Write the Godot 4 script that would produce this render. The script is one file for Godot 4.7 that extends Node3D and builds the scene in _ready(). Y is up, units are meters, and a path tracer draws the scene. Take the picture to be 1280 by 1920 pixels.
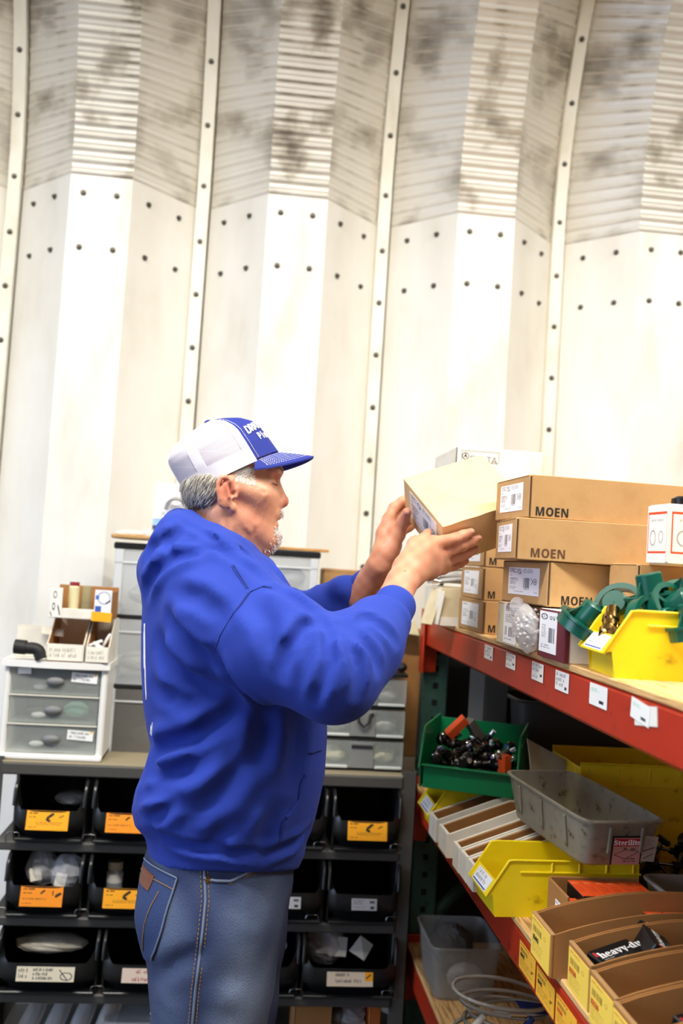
extends Node3D
# A stockroom in a steel arch hut: a man in a blue hoodie lifts a small carton over a pallet rack.
# Units are metres. x runs along the back wall, y is up, the back wall stands at negative z.

var M := {}
var taken := {}
var rng := RandomNumberGenerator.new()


func _ready():
	rng.seed = 7
	setup_view()
	make_materials()
	build_setting()
	build_metal_shelf()
	build_rack()
	build_person()
	build_held_box()
	build_upper_shelf()
	build_lower_shelf()
	build_shelf_top()
	build_small_things()


func setup_view():
	var cam := Camera3D.new()
	cam.name = "camera"
	cam.position = Vector3(0, 1.52, 0)
	cam.rotation_order = EULER_ORDER_YXZ
	cam.rotation_degrees = Vector3(3.13, -5.755, 3.574)
	cam.near = 0.05
	cam.far = 60.0
	var lens := CameraAttributesPhysical.new()
	lens.frustum_focal_length = 21.525
	lens.frustum_focus_distance = 1.72
	lens.exposure_aperture = 1.9
	cam.attributes = lens
	add_child(cam)
	cam.fov = 58.27
	cam.current = true
	var env := Environment.new()
	env.background_mode = Environment.BG_SKY
	var sky := Sky.new()
	var sm := ProceduralSkyMaterial.new()
	sm.sky_top_color = Color(0.62, 0.74, 0.95)
	sm.sky_horizon_color = Color(0.85, 0.9, 0.97)
	sm.ground_bottom_color = Color(0.4, 0.4, 0.4)
	sm.ground_horizon_color = Color(0.6, 0.6, 0.6)
	sm.sky_energy_multiplier = 2.0
	sky.sky_material = sm
	env.sky = sky
	env.tonemap_mode = Environment.TONE_MAPPER_LINEAR
	env.tonemap_exposure = 1.55
	env.sdfgi_enabled = true
	env.ssao_enabled = true
	env.ssil_enabled = true
	var we := WorldEnvironment.new()
	we.name = "environment"
	we.environment = env
	add_child(we)
	# fluorescent fixtures hanging along the hut, above and behind the camera
	strip_light(Vector3(-0.9, 3.75, -0.75), 2.4, 8.5, "strip light over the aisle, at the left")
	strip_light(Vector3(1.9, 3.75, -0.75), 2.4, 8.5, "strip light over the pallet rack, at the right")
	strip_light(Vector3(-0.9, 3.9, 1.2), 2.4, 1.2, "strip light behind the camera, at the left")
	strip_light(Vector3(1.9, 3.9, 1.2), 2.4, 1.2, "strip light behind the camera, at the right")


func strip_light(at: Vector3, length: float, energy: float, label: String):
	var t := thing("strip_light", "long white fluorescent " + label, "lamp", at, 0.0, "fluorescent strip lights under the roof")
	var st := begin()
	cbox(st, Vector3(0, 0.05, 0), Vector3(length, 0.06, 0.22), 0.008)
	part("housing", st, simple("lamp housing", Color(0.9, 0.9, 0.88), 0.5), t)
	var tubes := simple("lamp tube", Color(1, 1, 1), 0.4)
	tubes.emission_enabled = true
	tubes.emission = Color(1.0, 0.975, 0.93)
	tubes.emission_energy_multiplier = 3.0
	for s in [-0.06, 0.06]:
		st = begin()
		tube(st, [Vector3(-length / 2 + 0.03, 0, s), Vector3(length / 2 - 0.03, 0, s)], 0.018, 10)
		part("lamp_tube", st, tubes, t)
	var l := AreaLight3D.new()
	l.name = "lamp_light"
	l.area_size = Vector2(length, 0.22)
	l.light_color = Color(1.0, 0.985, 0.95)
	l.light_energy = energy
	l.area_range = 20.0
	l.shadow_enabled = true
	l.position = Vector3(0, -0.03, 0)
	l.rotation_degrees = Vector3(-90, 0, 0)
	t.add_child(l, true)


# ---------------------------------------------------------------- nodes
func numbered(called: String) -> String:
	if not taken.has(called):
		taken[called] = 0
		return called
	taken[called] += 1
	return "%s_%03d" % [called, taken[called]]


func tag(o: Node, label: String, category: String, group := ""):
	o.set_meta("label", label)
	o.set_meta("category", category)
	if group:
		o.set_meta("group", group)


func thing(called: String, label: String, category: String, at := Vector3.ZERO, turn := 0.0, group := "") -> Node3D:
	var o := Node3D.new()
	o.name = numbered(called)
	add_child(o)
	o.position = at
	o.rotation_degrees = Vector3(0, turn, 0)
	tag(o, label, category, group)
	return o


func sub_node(called: String, parent: Node3D, at := Vector3.ZERO, turn := Vector3.ZERO) -> Node3D:
	var o := Node3D.new()
	o.name = called
	o.position = at
	o.rotation_degrees = turn
	parent.add_child(o, true)
	return o


func part(called: String, what, m: Material, parent: Node3D, at := Vector3.ZERO, turn := Vector3.ZERO) -> MeshInstance3D:
	var o := MeshInstance3D.new()
	o.name = called
	var mesh: Mesh
	if what is SurfaceTool:
		what.generate_normals()
		mesh = what.commit()
	else:
		mesh = what
	o.mesh = mesh
	o.material_override = null
	if mesh.get_surface_count():
		o.set_surface_override_material(0, m)
	o.position = at
	o.rotation_degrees = turn
	parent.add_child(o, true)
	return o


func copy(o: Node3D, label: String, at: Vector3, turn := 0.0, group := "") -> Node3D:
	var r: Node3D = o.duplicate()
	var base: String = o.name
	if base.length() > 4 and base[-4] == "_" and base.substr(base.length() - 3).is_valid_int():
		base = base.substr(0, base.length() - 4)
	r.name = numbered(base)
	add_child(r)
	r.position = at
	r.rotation_degrees = Vector3(0, turn, 0)
	r.set_meta("label", label)
	if group:
		r.set_meta("group", group)
	return r


func structure(called: String, st, m: Material) -> MeshInstance3D:
	var o := part(called, st, m, self)
	o.set_meta("kind", "structure")
	return o


# ---------------------------------------------------------------- shapes
func begin() -> SurfaceTool:
	var st := SurfaceTool.new()
	st.begin(Mesh.PRIMITIVE_TRIANGLES)
	st.set_smooth_group(-1)
	return st


func tri(st: SurfaceTool, a: Vector3, b: Vector3, c: Vector3):
	st.add_vertex(a)
	st.add_vertex(c)
	st.add_vertex(b)


func quad(st: SurfaceTool, a: Vector3, b: Vector3, c: Vector3, d: Vector3):   # counterclockwise seen from outside
	tri(st, a, b, c)
	tri(st, a, c, d)


# a box with chamfered edges; x0 and x1 scale the bottom and top for tapered tubs
func cbox(st: SurfaceTool, at: Vector3, size: Vector3, bevel := 0.0015, basis := Basis()):
	var h := size / 2
	var e := minf(bevel, minf(h.x, minf(h.y, h.z)) * 0.6)
	var v := {}
	for sx in [-1, 1]:
		for sy in [-1, 1]:
			for sz in [-1, 1]:
				for ax in 3:
					var q := Vector3(h.x - e, h.y - e, h.z - e)
					q[ax] += e
					v[[sx, sy, sz, ax]] = at + basis * (q * Vector3(sx, sy, sz))
	for ax in 3:
		var u := (ax + 1) % 3
		var w := (ax + 2) % 3
		for s in [-1, 1]:
			var loop := []
			for c in [[-1, -1], [1, -1], [1, 1], [-1, 1]]:
				var key := [0, 0, 0, ax]
				key[ax] = s
				key[u] = c[0]
				key[w] = c[1]
				loop.append(v[key])
			if s < 0:
				loop.reverse()
			quad(st, loop[0], loop[1], loop[2], loop[3])
		for su in [-1, 1]:
			for sw in [-1, 1]:
				var a := [0, 0, 0, u]
				a[u] = su
				a[w] = sw
				var p := []
				for s in [-1, 1]:
					for f in [u, w]:
						var k := a.duplicate()
						k[ax] = s
						k[3] = f
						p.append(v[k])
				if su * sw > 0:
					quad(st, p[0], p[1], p[3], p[2])
				else:
					quad(st, p[0], p[2], p[3], p[1])
	for sx in [-1, 1]:
		for sy in [-1, 1]:
			for sz in [-1, 1]:
				if sx * sy * sz > 0:
					tri(st, v[[sx, sy, sz, 0]], v[[sx, sy, sz, 1]], v[[sx, sy, sz, 2]])
				else:
					tri(st, v[[sx, sy, sz, 0]], v[[sx, sy, sz, 2]], v[[sx, sy, sz, 1]])


func box(called: String, parent: Node3D, m: Material, at: Vector3, size: Vector3, bevel := 0.0015, turn := Vector3.ZERO) -> MeshInstance3D:
	var st := begin()
	cbox(st, Vector3.ZERO, size, bevel)
	return part(called, st, m, parent, at, turn)


func tube(st: SurfaceTool, pts: Array, r, n := 8, closed := false, cap := true):
	st.set_smooth_group(0)
	var rings := []
	var count := pts.size()
	var up := Vector3.ZERO
	for i in count:
		var a: Vector3 = pts[(i - 1 + count) % count] if closed or i > 0 else pts[i]
		var b: Vector3 = pts[(i + 1) % count] if closed or i < count - 1 else pts[i]
		var d := (b - a).normalized()
		if up == Vector3.ZERO:
			up = d.cross(Vector3.UP if absf(d.y) < 0.9 else Vector3.RIGHT).normalized()
		up = (up - d * up.dot(d)).normalized()
		var side := d.cross(up)
		var rr: float = r[i] if r is Array else r
		var ring := []
		for k in n:
			var t := TAU * k / n
			ring.append(pts[i] + (up * cos(t) + side * sin(t)) * rr)
		rings.append(ring)
	for i in (count if closed else count - 1):
		var p: Array = rings[i]
		var q: Array = rings[(i + 1) % count]
		for k in n:
			quad(st, p[k], p[(k + 1) % n], q[(k + 1) % n], q[k])
	if cap and not closed:
		st.set_smooth_group(-1)
		for e in 2:
			var ring: Array = rings[0 if e == 0 else count - 1]
			for k in range(1, n - 1):
				if e == 0:
					tri(st, ring[0], ring[k + 1], ring[k])
				else:
					tri(st, ring[0], ring[k], ring[k + 1])
	st.set_smooth_group(-1)


# profile points are (radius, height); turned round y, then moved by x
func lathe(st: SurfaceTool, prof: Array, n: int, x := Transform3D(), smooth := false):
	for i in prof.size() - 1:
		st.set_smooth_group(0 if smooth else i + 1)
		for k in n:
			var a0 := TAU * k / n
			var a1 := TAU * (k + 1) / n
			var p: Vector2 = prof[i]
			var q: Vector2 = prof[i + 1]
			var v := [Vector3(cos(a0) * p.x, p.y, sin(a0) * p.x), Vector3(cos(a1) * p.x, p.y, sin(a1) * p.x), Vector3(cos(a1) * q.x, q.y, sin(a1) * q.x), Vector3(cos(a0) * q.x, q.y, sin(a0) * q.x)]
			for j in 4:
				v[j] = x * v[j]
			if p.x < 1e-5:
				tri(st, v[0], v[3], v[2])
			elif q.x < 1e-5:
				tri(st, v[0], v[3], v[1])
			else:
				quad(st, v[0], v[3], v[2], v[1])
	st.set_smooth_group(-1)


# an outline in the xy plane made t thick along z (centred), then moved by x
func prism(st: SurfaceTool, outline: Array, t: float, x := Transform3D()):
	var poly := PackedVector2Array(outline)
	if Geometry2D.is_polygon_clockwise(poly):
		poly.reverse()
	var idx := Geometry2D.triangulate_polygon(poly)
	for i in range(0, idx.size(), 3):
		var p := [poly[idx[i]], poly[idx[i + 1]], poly[idx[i + 2]]]
		if (p[1] - p[0]).cross(p[2] - p[0]) < 0:
			p.reverse()
		tri(st, x * Vector3(p[0].x, p[0].y, t / 2), x * Vector3(p[1].x, p[1].y, t / 2), x * Vector3(p[2].x, p[2].y, t / 2))
		tri(st, x * Vector3(p[0].x, p[0].y, -t / 2), x * Vector3(p[2].x, p[2].y, -t / 2), x * Vector3(p[1].x, p[1].y, -t / 2))
	for i in poly.size():
		var a := poly[i]
		var b := poly[(i + 1) % poly.size()]
		quad(st, x * Vector3(a.x, a.y, -t / 2), x * Vector3(b.x, b.y, -t / 2), x * Vector3(b.x, b.y, t / 2), x * Vector3(a.x, a.y, t / 2))


# smooth surface over a grid of points rows[i][j]; outside is where i x j points
func sheet(st: SurfaceTool, rows: Array, group := 0, wrap := false):
	st.set_smooth_group(group)
	for i in rows.size() - 1:
		var n: int = rows[i].size()
		for j in (n if wrap else n - 1):
			var k := (j + 1) % n
			quad(st, rows[i][j], rows[i][k], rows[i + 1][k], rows[i + 1][j])
	st.set_smooth_group(-1)


# sheet with a thickness: rows moved by off on the second side, rims closed
func slab(st: SurfaceTool, rows: Array, off: Callable):
	var back := []
	for i in rows.size():
		var r := []
		for j in rows[i].size():
			r.append(rows[i][j] + off.call(i, j))
		back.append(r)
	sheet(st, rows, 0)
	var flipped := []
	for r in back:
		var f: Array = r.duplicate()
		f.reverse()
		flipped.append(f)
	sheet(st, flipped, 1)
	var n: int = rows.size() - 1
	var m: int = rows[0].size() - 1
	for j in m:
		quad(st, rows[0][j + 1], rows[0][j], back[0][j], back[0][j + 1])
		quad(st, rows[n][j], rows[n][j + 1], back[n][j + 1], back[n][j])
	for i in n:
		quad(st, rows[i][0], rows[i + 1][0], back[i + 1][0], back[i][0])
		quad(st, rows[i + 1][m], rows[i][m], back[i][m], back[i + 1][m])


# thin printed plate facing local +z, its picture upright
func plate(called: String, parent: Node3D, m: Material, w: float, h: float, at: Vector3, turn := Vector3.ZERO, thick := 0.0006) -> MeshInstance3D:
	var st := begin()
	var a := Vector3(-w / 2, -h / 2, thick / 2)
	var p := [a, a + Vector3(w, 0, 0), a + Vector3(w, h, 0), a + Vector3(0, h, 0)]
	var uv := [Vector2(0, 1), Vector2(1, 1), Vector2(1, 0), Vector2(0, 0)]
	for k in [0, 2, 1, 0, 3, 2]:
		st.set_uv(uv[k])
		st.add_vertex(p[k])
	st.set_uv(Vector2(0.01, 0.01))
	var back := []
	for q in p:
		back.append(q - Vector3(0, 0, thick))
	quad(st, back[1], back[0], back[3], back[2])
	for i in 4:
		var j := (i + 1) % 4
		quad(st, back[i], back[j], p[j], p[i])
	return part(called, st, m, parent, at, turn)


func lettering(called: String, parent: Node3D, words: String, height: float, m: Material, at: Vector3, turn := Vector3.ZERO, font := "Droid Sans", bold := true, left := true) -> MeshInstance3D:
	var f := SystemFont.new()
	f.font_names = PackedStringArray([font])
	f.font_weight = 700 if bold else 400
	var t := TextMesh.new()
	t.font = f
	t.text = words
	t.font_size = 48
	t.pixel_size = height / 34.0
	t.depth = 0.0006
	t.curve_step = 2.0
	t.horizontal_alignment = HORIZONTAL_ALIGNMENT_LEFT if left else HORIZONTAL_ALIGNMENT_CENTER
	return part(called, t, m, parent, at, turn)


# ---------------------------------------------------------------- materials
func rgb(r: float, g: float, b: float) -> Color:
	return Color(r / 255.0, g / 255.0, b / 255.0)


func simple(key: String, c: Color, rough := 0.6, metal := 0.0) -> StandardMaterial3D:
	if M.has(key):
		return M[key]
	var m := StandardMaterial3D.new()
	m.resource_name = key
	m.albedo_color = c
	m.roughness = rough
	m.metallic = metal
	M[key] = m
	return m


func noise(seed_: int, freq: float, oct := 4, type := FastNoiseLite.TYPE_SIMPLEX_SMOOTH, size := 512, ramp: Gradient = null) -> NoiseTexture2D:
	var f := FastNoiseLite.new()
	f.seed = seed_
	f.noise_type = type
	f.frequency = freq
	f.fractal_octaves = oct
	var t := NoiseTexture2D.new()
	t.width = size
	t.height = size
	t.seamless = true
	t.noise = f
	if ramp:
		t.color_ramp = ramp
	return t


func ramp(stops: Array) -> Gradient:
	var g := Gradient.new()
	var o := PackedFloat32Array()
	var c := PackedColorArray()
	for s in stops:
		o.append(s[0])
		c.append(s[1])
	g.offsets = o
	g.colors = c
	return g


func triplanar(m: StandardMaterial3D, scale: Vector3) -> StandardMaterial3D:
	m.uv1_triplanar = true
	m.uv1_scale = scale
	m.uv1_triplanar_sharpness = 4.0
	return m


func bump(m: StandardMaterial3D, t: Texture2D, cm: float):
	m.heightmap_enabled = true
	m.heightmap_texture = t
	m.heightmap_scale = cm


func clear_plastic(key: String, c: Color, alpha: float, rough := 0.4) -> StandardMaterial3D:
	var m := simple(key, Color(c.r, c.g, c.b, alpha), rough)
	m.transparency = BaseMaterial3D.TRANSPARENCY_ALPHA
	return m


func printed(key: String, t: Texture2D, rough := 0.6) -> StandardMaterial3D:
	var m := simple(key, Color.WHITE, rough)
	m.albedo_texture = t
	m.texture_filter = BaseMaterial3D.TEXTURE_FILTER_LINEAR_WITH_MIPMAPS
	m.texture_repeat = false
	return m


# draws flat print: a list of [kind, x, y, w, h, colour, ...] in pixels
func print_sheet(w: int, h: int, ground: Color, ink: Color, marks: Array, seed_: int) -> ImageTexture:
	var r := RandomNumberGenerator.new()
	r.seed = seed_
	var im := Image.create_empty(w, h, false, Image.FORMAT_RGB8)
	im.fill(ground)
	for k in marks:
		var c: Color = k[5] if k.size() > 5 else ink
		var x: int = k[1]
		var y: int = k[2]
		var kw: int = k[3]
		var kh: int = k[4]
		match k[0]:
			"fill":
				im.fill_rect(Rect2i(x, y, kw, kh), c)
			"bars":
				var px := x
				while px < x + kw:
					var bw := r.randi_range(1, 3)
					im.fill_rect(Rect2i(px, y, bw, kh), c)
					px += bw + r.randi_range(1, 3)
			"text":   # lines of print too small to read
				var rows: int = k[6]
				var step := kh / float(rows)
				for i in rows:
					var px := x
					var stop := x + int(kw * r.randf_range(0.6, 1.0))
					while px < stop:
						var ww := r.randi_range(2, 5)
						var th := maxi(1, int(step * 0.5))
						im.fill_rect(Rect2i(px, y + int(i * step), ww, th), c)
						if r.randf() < 0.5 and th > 2:
							im.fill_rect(Rect2i(px + 1, y + int(i * step) + 1, maxi(1, ww - 2), th - 2), ground)
						px += ww + (1 if r.randf() < 0.75 else 4)
			"pen":    # handwriting too small to read
				var rows: int = k[6]
				var step := kh / float(rows)
				for i in rows:
					var px := float(x)
					var stop := x + kw * r.randf_range(0.7, 1.0)
					var lh := step * 0.55
					var base := y + (i + 0.82) * step
					while px < stop:
						var forms := [[0, 0, 0, 1, 0.5, 0.9, 0.5, 0], [0.5, 0.8, 0.1, 0.9, 0, 0.3, 0.3, 0, 0.5, 0.3, 0.5, 0.8], [0.1, 0, 0.1, 1.5], [0, 0.5, 0.5, 0.6, 0.3, 1, 0, 0.6, 0.2, 0, 0.5, 0.1], [0, 1, 0.1, 0.1, 0.4, 0.2, 0.5, 1, 0.5, 0], [0.2, 1.4, 0.2, 0, 0, 0.9, 0.5, 0.9], [0, 0, 0.2, 1.3, 0.5, 0, 0.1, 0.5, 0.4, 0.5]]
						var f: Array = forms[r.randi() % forms.size()]
						var lw := lh * r.randf_range(0.7, 0.95)
						for q in range(0, f.size() - 2, 2):
							stroke(im, Vector2(px + f[q] * lw, base - f[q + 1] * lh), Vector2(px + f[q + 2] * lw, base - f[q + 3] * lh), c, maxf(0.5, step * 0.035))
						px += lw * 0.85
						if r.randf() < 0.2:
							px += lw * 0.6
			"line":
				stroke(im, Vector2(x, y), Vector2(kw, kh), c, k[6])
			"ring":
				for i in 40:
					var a0 := TAU * i / 40.0
					var a1 := TAU * (i + 1) / 40.0
					stroke(im, Vector2(x + cos(a0) * kw, y + sin(a0) * kh), Vector2(x + cos(a1) * kw, y + sin(a1) * kh), c, k[6])
	return ImageTexture.create_from_image(im)


func stroke(im: Image, a: Vector2, b: Vector2, c: Color, r: float):
	var n := int(a.distance_to(b)) + 1
	for i in n + 1:
		var p := a.lerp(b, i / float(n))
		im.fill_rect(Rect2i(int(p.x - r), int(p.y - r), maxi(1, int(2 * r)), maxi(1, int(2 * r))), c)


func make_materials():
	var fine := noise(3, 0.05, 4)
	var soft := noise(4, 0.008, 4)
	var blotch := noise(5, 0.012, 5, FastNoiseLite.TYPE_SIMPLEX_SMOOTH, 512, ramp([[0.0, Color(0.84, 0.82, 0.78)], [0.3, Color(0.95, 0.945, 0.93)], [0.6, Color(1, 1, 1)], [1.0, Color(0.97, 0.965, 0.95)]]))
	var kraft_tone := noise(6, 0.006, 5, FastNoiseLite.TYPE_SIMPLEX_SMOOTH, 512, ramp([[0.0, Color(0.94, 0.93, 0.91)], [0.5, Color(0.985, 0.985, 0.98)], [1.0, Color(1, 1, 1)]]))
	var grime := noise(8, 0.009, 5, FastNoiseLite.TYPE_SIMPLEX_SMOOTH, 512, ramp([[0.0, Color(0.4, 0.38, 0.34)], [0.16, Color(0.76, 0.74, 0.7)], [0.3, Color(0.95, 0.945, 0.93)], [1.0, Color(1, 1, 1)]]))
	var scuff := noise(9, 0.012, 5, FastNoiseLite.TYPE_SIMPLEX_SMOOTH, 512, ramp([[0.0, Color(0.55, 0.48, 0.45)], [0.14, Color(0.86, 0.84, 0.83)], [0.26, Color(0.97, 0.97, 0.97)], [1.0, Color(1, 1, 1)]]))
	M["fine noise"] = fine
	M["soft noise"] = soft
	M["grime noise"] = grime

	var clean := noise(14, 0.007, 5, FastNoiseLite.TYPE_SIMPLEX_SMOOTH, 512, ramp([[0.0, Color(0.9, 0.885, 0.85)], [0.3, Color(0.97, 0.965, 0.95)], [0.6, Color(1, 1, 1)], [1.0, Color(0.985, 0.98, 0.97)]]))
	var wall := simple("galvanised steel", rgb(246, 243, 236), 0.5, 0.12)
	wall.albedo_texture = clean
	triplanar(wall, Vector3(1.1, 0.4, 1.1))
	var upper := simple("crimped steel", rgb(242, 238, 230), 0.4, 0.28)
	upper.albedo_texture = noise(15, 0.008, 5, FastNoiseLite.TYPE_SIMPLEX_SMOOTH, 512, ramp([[0.0, Color(0.5, 0.47, 0.44)], [0.24, Color(0.78, 0.76, 0.72)], [0.4, Color(0.96, 0.955, 0.94)], [1.0, Color(1, 1, 1)]]))
	triplanar(upper, Vector3(1.0, 0.9, 1.0))
	var rib := simple("bright rib steel", rgb(246, 242, 230), 0.5, 0.15)
	rib.albedo_texture = clean
	triplanar(rib, Vector3(1.7, 0.8, 1.7))
	simple("bolt steel", rgb(96, 92, 84), 0.45, 0.6)
	var concrete := simple("concrete", rgb(84, 80, 75), 0.85)
	concrete.albedo_texture = blotch
	triplanar(concrete, Vector3.ONE * 0.7)

	var red := simple("red rack paint", rgb(186, 48, 16), 0.42)
	red.albedo_texture = scuff
	triplanar(red, Vector3.ONE * 3.3)
	var teal := simple("teal rack paint", rgb(58, 92, 84), 0.5)
	teal.albedo_texture = scuff
	triplanar(teal, Vector3.ONE * 4.0)
	simple("shelf paint", rgb(72, 70, 66), 0.5)
	simple("shelf top", rgb(150, 138, 112), 0.7)
	simple("black plastic", rgb(30, 31, 31), 0.32)
	simple("black rubber", rgb(24, 24, 25), 0.6)
	var grain := noise(12, 0.02, 5, FastNoiseLite.TYPE_SIMPLEX_SMOOTH, 512, ramp([[0.0, Color(0.55, 0.38, 0.2)], [0.42, Color(0.86, 0.68, 0.44)], [0.6, Color(0.93, 0.77, 0.53)], [1.0, Color(0.8, 0.58, 0.34)]]))
	var wood := simple("shelf wood", Color(1, 1, 1), 0.6)
	wood.albedo_texture = grain
	triplanar(wood, Vector3(9, 40, 0.8))
	bump(wood, grain, 0.03)
	var floor_wood := simple("pale board", rgb(236, 208, 160), 0.6)
	floor_wood.albedo_texture = grain
	triplanar(floor_wood, Vector3(1.5, 20, 9))

	var card := simple("kraft card", rgb(190, 148, 96), 0.75)
	card.albedo_texture = kraft_tone
	triplanar(card, Vector3.ONE * 5.0)
	bump(card, fine, 0.01)
	var pale := simple("pale kraft card", rgb(238, 205, 152), 0.75)
	pale.albedo_texture = kraft_tone
	triplanar(pale, Vector3.ONE * 4.0)
	var dark := simple("brown kraft card", rgb(168, 116, 62), 0.8)
	dark.albedo_texture = kraft_tone
	triplanar(dark, Vector3.ONE * 5.0)
	bump(dark, fine, 0.012)
	var cream := simple("cream card", rgb(222, 206, 168), 0.75)
	cream.albedo_texture = kraft_tone
	triplanar(cream, Vector3.ONE * 5.0)
	var white := simple("white card", rgb(238, 232, 220), 0.7)
	white.albedo_texture = kraft_tone
	triplanar(white, Vector3.ONE * 4.0)
	simple("maroon card", rgb(104, 28, 40), 0.6)
	simple("card gap", rgb(66, 42, 22), 0.9)
	simple("black ink", rgb(26, 20, 16), 0.7)
	simple("brown ink", rgb(92, 58, 34), 0.7)
	simple("grey ink", rgb(110, 108, 106), 0.7)
	simple("white ink", rgb(245, 245, 245), 0.6)
	simple("red ink", rgb(200, 50, 40), 0.6)
	simple("orange card", rgb(238, 84, 24), 0.6)
	simple("black card", rgb(20, 19, 20), 0.4)

	var yellow := simple("yellow plastic", rgb(255, 224, 22), 0.4)
	yellow.albedo_texture = scuff
	triplanar(yellow, Vector3.ONE * 2.0)
	yellow.subsurf_scatter_enabled = true
	yellow.subsurf_scatter_strength = 0.05
	simple("green plastic", rgb(0, 128, 74), 0.4)
	simple("drain green", rgb(14, 82, 66), 0.28)
	var tub := clear_plastic("grimy clear plastic", rgb(150, 144, 128), 0.66, 0.4)
	tub.albedo_texture = grime
	triplanar(tub, Vector3.ONE * 6.0)
	clear_plastic("clear tote plastic", rgb(214, 220, 224), 0.3, 0.35)
	clear_plastic("clear drawer plastic", rgb(206, 212, 204), 0.2, 0.35)
	clear_plastic("smoked tote plastic", rgb(120, 118, 114), 0.6, 0.35)
	clear_plastic("bag film", rgb(236, 236, 240), 0.35, 0.3)
	simple("white plastic", rgb(238, 236, 230), 0.4)
	simple("drawer grey", rgb(120, 120, 120), 0.5)
	simple("frosted parts", rgb(200, 198, 194), 0.5)
	simple("chrome", rgb(230, 230, 232), 0.12, 1.0)
	simple("dull chrome", rgb(150, 148, 146), 0.25, 1.0)
	simple("dark metal", rgb(46, 42, 40), 0.3, 0.7)
	var brass := simple("brass", rgb(186, 150, 90), 0.3, 1.0)
	brass.roughness_texture = fine
	triplanar(brass, Vector3.ONE * 12.0)
	var braid := simple("braided steel", rgb(200, 198, 194), 0.3, 0.7)
	bump(braid, noise(13, 0.12, 2), 0.05)
	triplanar(braid, Vector3(30, 30, 30))
	simple("blue wrap", rgb(20, 50, 130), 0.5)
	simple("bubble wrap", rgb(236, 236, 238), 0.35)

	# print
	var wh := rgb(244, 243, 244)
	var bk := rgb(40, 40, 46)
	M["carton label"] = printed("carton label print", print_sheet(160, 124, wh, bk, [
		["text", 8, 6, 34, 22, bk, 3], ["ring", 58, 18, 9, 11, bk, 1.0], ["line", 50, 8, 66, 28, bk, 1.0], ["text", 78, 6, 72, 20, rgb(90, 90, 96), 4],
		["text", 8, 34, 24, 8, bk, 1], ["text", 8, 48, 48, 34, bk, 5], ["bars", 80, 46, 32, 46], ["text", 84, 95, 26, 6, bk, 1],
		["ring", 140, 62, 8, 13, bk, 1.0], ["fill", 138, 56, 4, 12], ["line", 120, 46, 128, 62, bk, 1.0], ["line", 128, 62, 120, 76, bk, 1.0],
		["text", 8, 88, 40, 16, rgb(120, 120, 124), 3], ["text", 30, 108, 70, 6, rgb(140, 140, 144), 1], ["text", 138, 108, 14, 6, bk, 1]], 21))
	M["small label"] = printed("small carton label print", print_sheet(96, 128, wh, rgb(110, 112, 120), [
		["text", 8, 8, 30, 10, bk, 1], ["text", 8, 40, 34, 46, rgb(110, 112, 120), 5], ["bars", 50, 44, 16, 44, rgb(70, 70, 76)], ["text", 74, 50, 12, 50, rgb(150, 150, 156), 4],
		["text", 10, 110, 60, 6, rgb(150, 150, 156), 1]], 22))
	M["tall label"] = printed("tall carton label print", print_sheet(80, 180, wh, rgb(70, 70, 76), [
		["text", 10, 10, 50, 26, rgb(70, 70, 76), 3], ["text", 10, 48, 56, 40, rgb(100, 100, 106), 5], ["bars", 34, 104, 36, 44], ["bars", 12, 104, 12, 40], ["text", 10, 158, 50, 10, rgb(110, 110, 116), 1]], 23))
	M["maroon label"] = printed("maroon carton label print", print_sheet(72, 180, wh, bk, [
		["ring", 20, 24, 12, 12, bk, 1.5], ["text", 10, 16, 18, 16, bk, 2], ["pen", 44, 10, 20, 30, bk, 1], ["bars", 40, 70, 22, 64], ["text", 10, 60, 20, 60, rgb(110, 110, 116), 8], ["text", 10, 146, 40, 20, rgb(110, 110, 116), 2]], 24))
	M["scribbled label"] = printed("scribbled sticker print", print_sheet(128, 128, rgb(246, 244, 240), bk, [["pen", 10, 8, 104, 96, bk, 3], ["fill", 92, 96, 18, 16], ["line", 94, 92, 112, 98, bk, 2.0]], 25))
	M["second scribbled label"] = printed("second scribbled sticker print", print_sheet(128, 128, rgb(246, 244, 240), bk, [["pen", 10, 8, 100, 60, bk, 2], ["pen", 10, 88, 60, 28, bk, 1], ["fill", 94, 74, 20, 18]], 26))
	M["green label"] = printed("green faded sticker print", print_sheet(64, 64, rgb(246, 246, 240), rgb(110, 200, 160), [["text", 6, 14, 34, 12, rgb(140, 214, 180), 2], ["fill", 36, 44, 16, 9, bk]], 27))
	var amber := rgb(255, 172, 20)
	M["bin label"] = printed("amber bin label print", print_sheet(128, 58, amber, rgb(70, 46, 6), [
		["text", 8, 6, 40, 8, rgb(40, 26, 6), 1], ["text", 8, 18, 26, 7, rgb(90, 60, 8), 1], ["line", 64, 22, 80, 10, rgb(40, 30, 10), 3.0], ["line", 62, 26, 70, 30, rgb(40, 30, 10), 3.0], ["line", 100, 20, 112, 14, rgb(120, 80, 10), 1.5],
		["text", 30, 34, 84, 10, rgb(150, 100, 10), 2], ["text", 8, 48, 24, 5, rgb(120, 80, 10), 1]], 28))
	M["second bin label"] = printed("second amber bin label print", print_sheet(128, 58, rgb(255, 150, 24), rgb(70, 46, 6), [
		["text", 8, 6, 40, 8, rgb(40, 26, 6), 1], ["text", 8, 18, 26, 7, rgb(90, 60, 8), 1], ["line", 62, 20, 72, 12, rgb(60, 40, 10), 2.0], ["line", 98, 24, 98, 14, rgb(60, 30, 10), 1.5], ["line", 108, 28, 120, 20, rgb(40, 30, 10), 3.0],
		["text", 8, 34, 90, 8, rgb(150, 90, 10), 1], ["text", 8, 48, 30, 5, rgb(120, 80, 10), 1]], 29))
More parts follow.
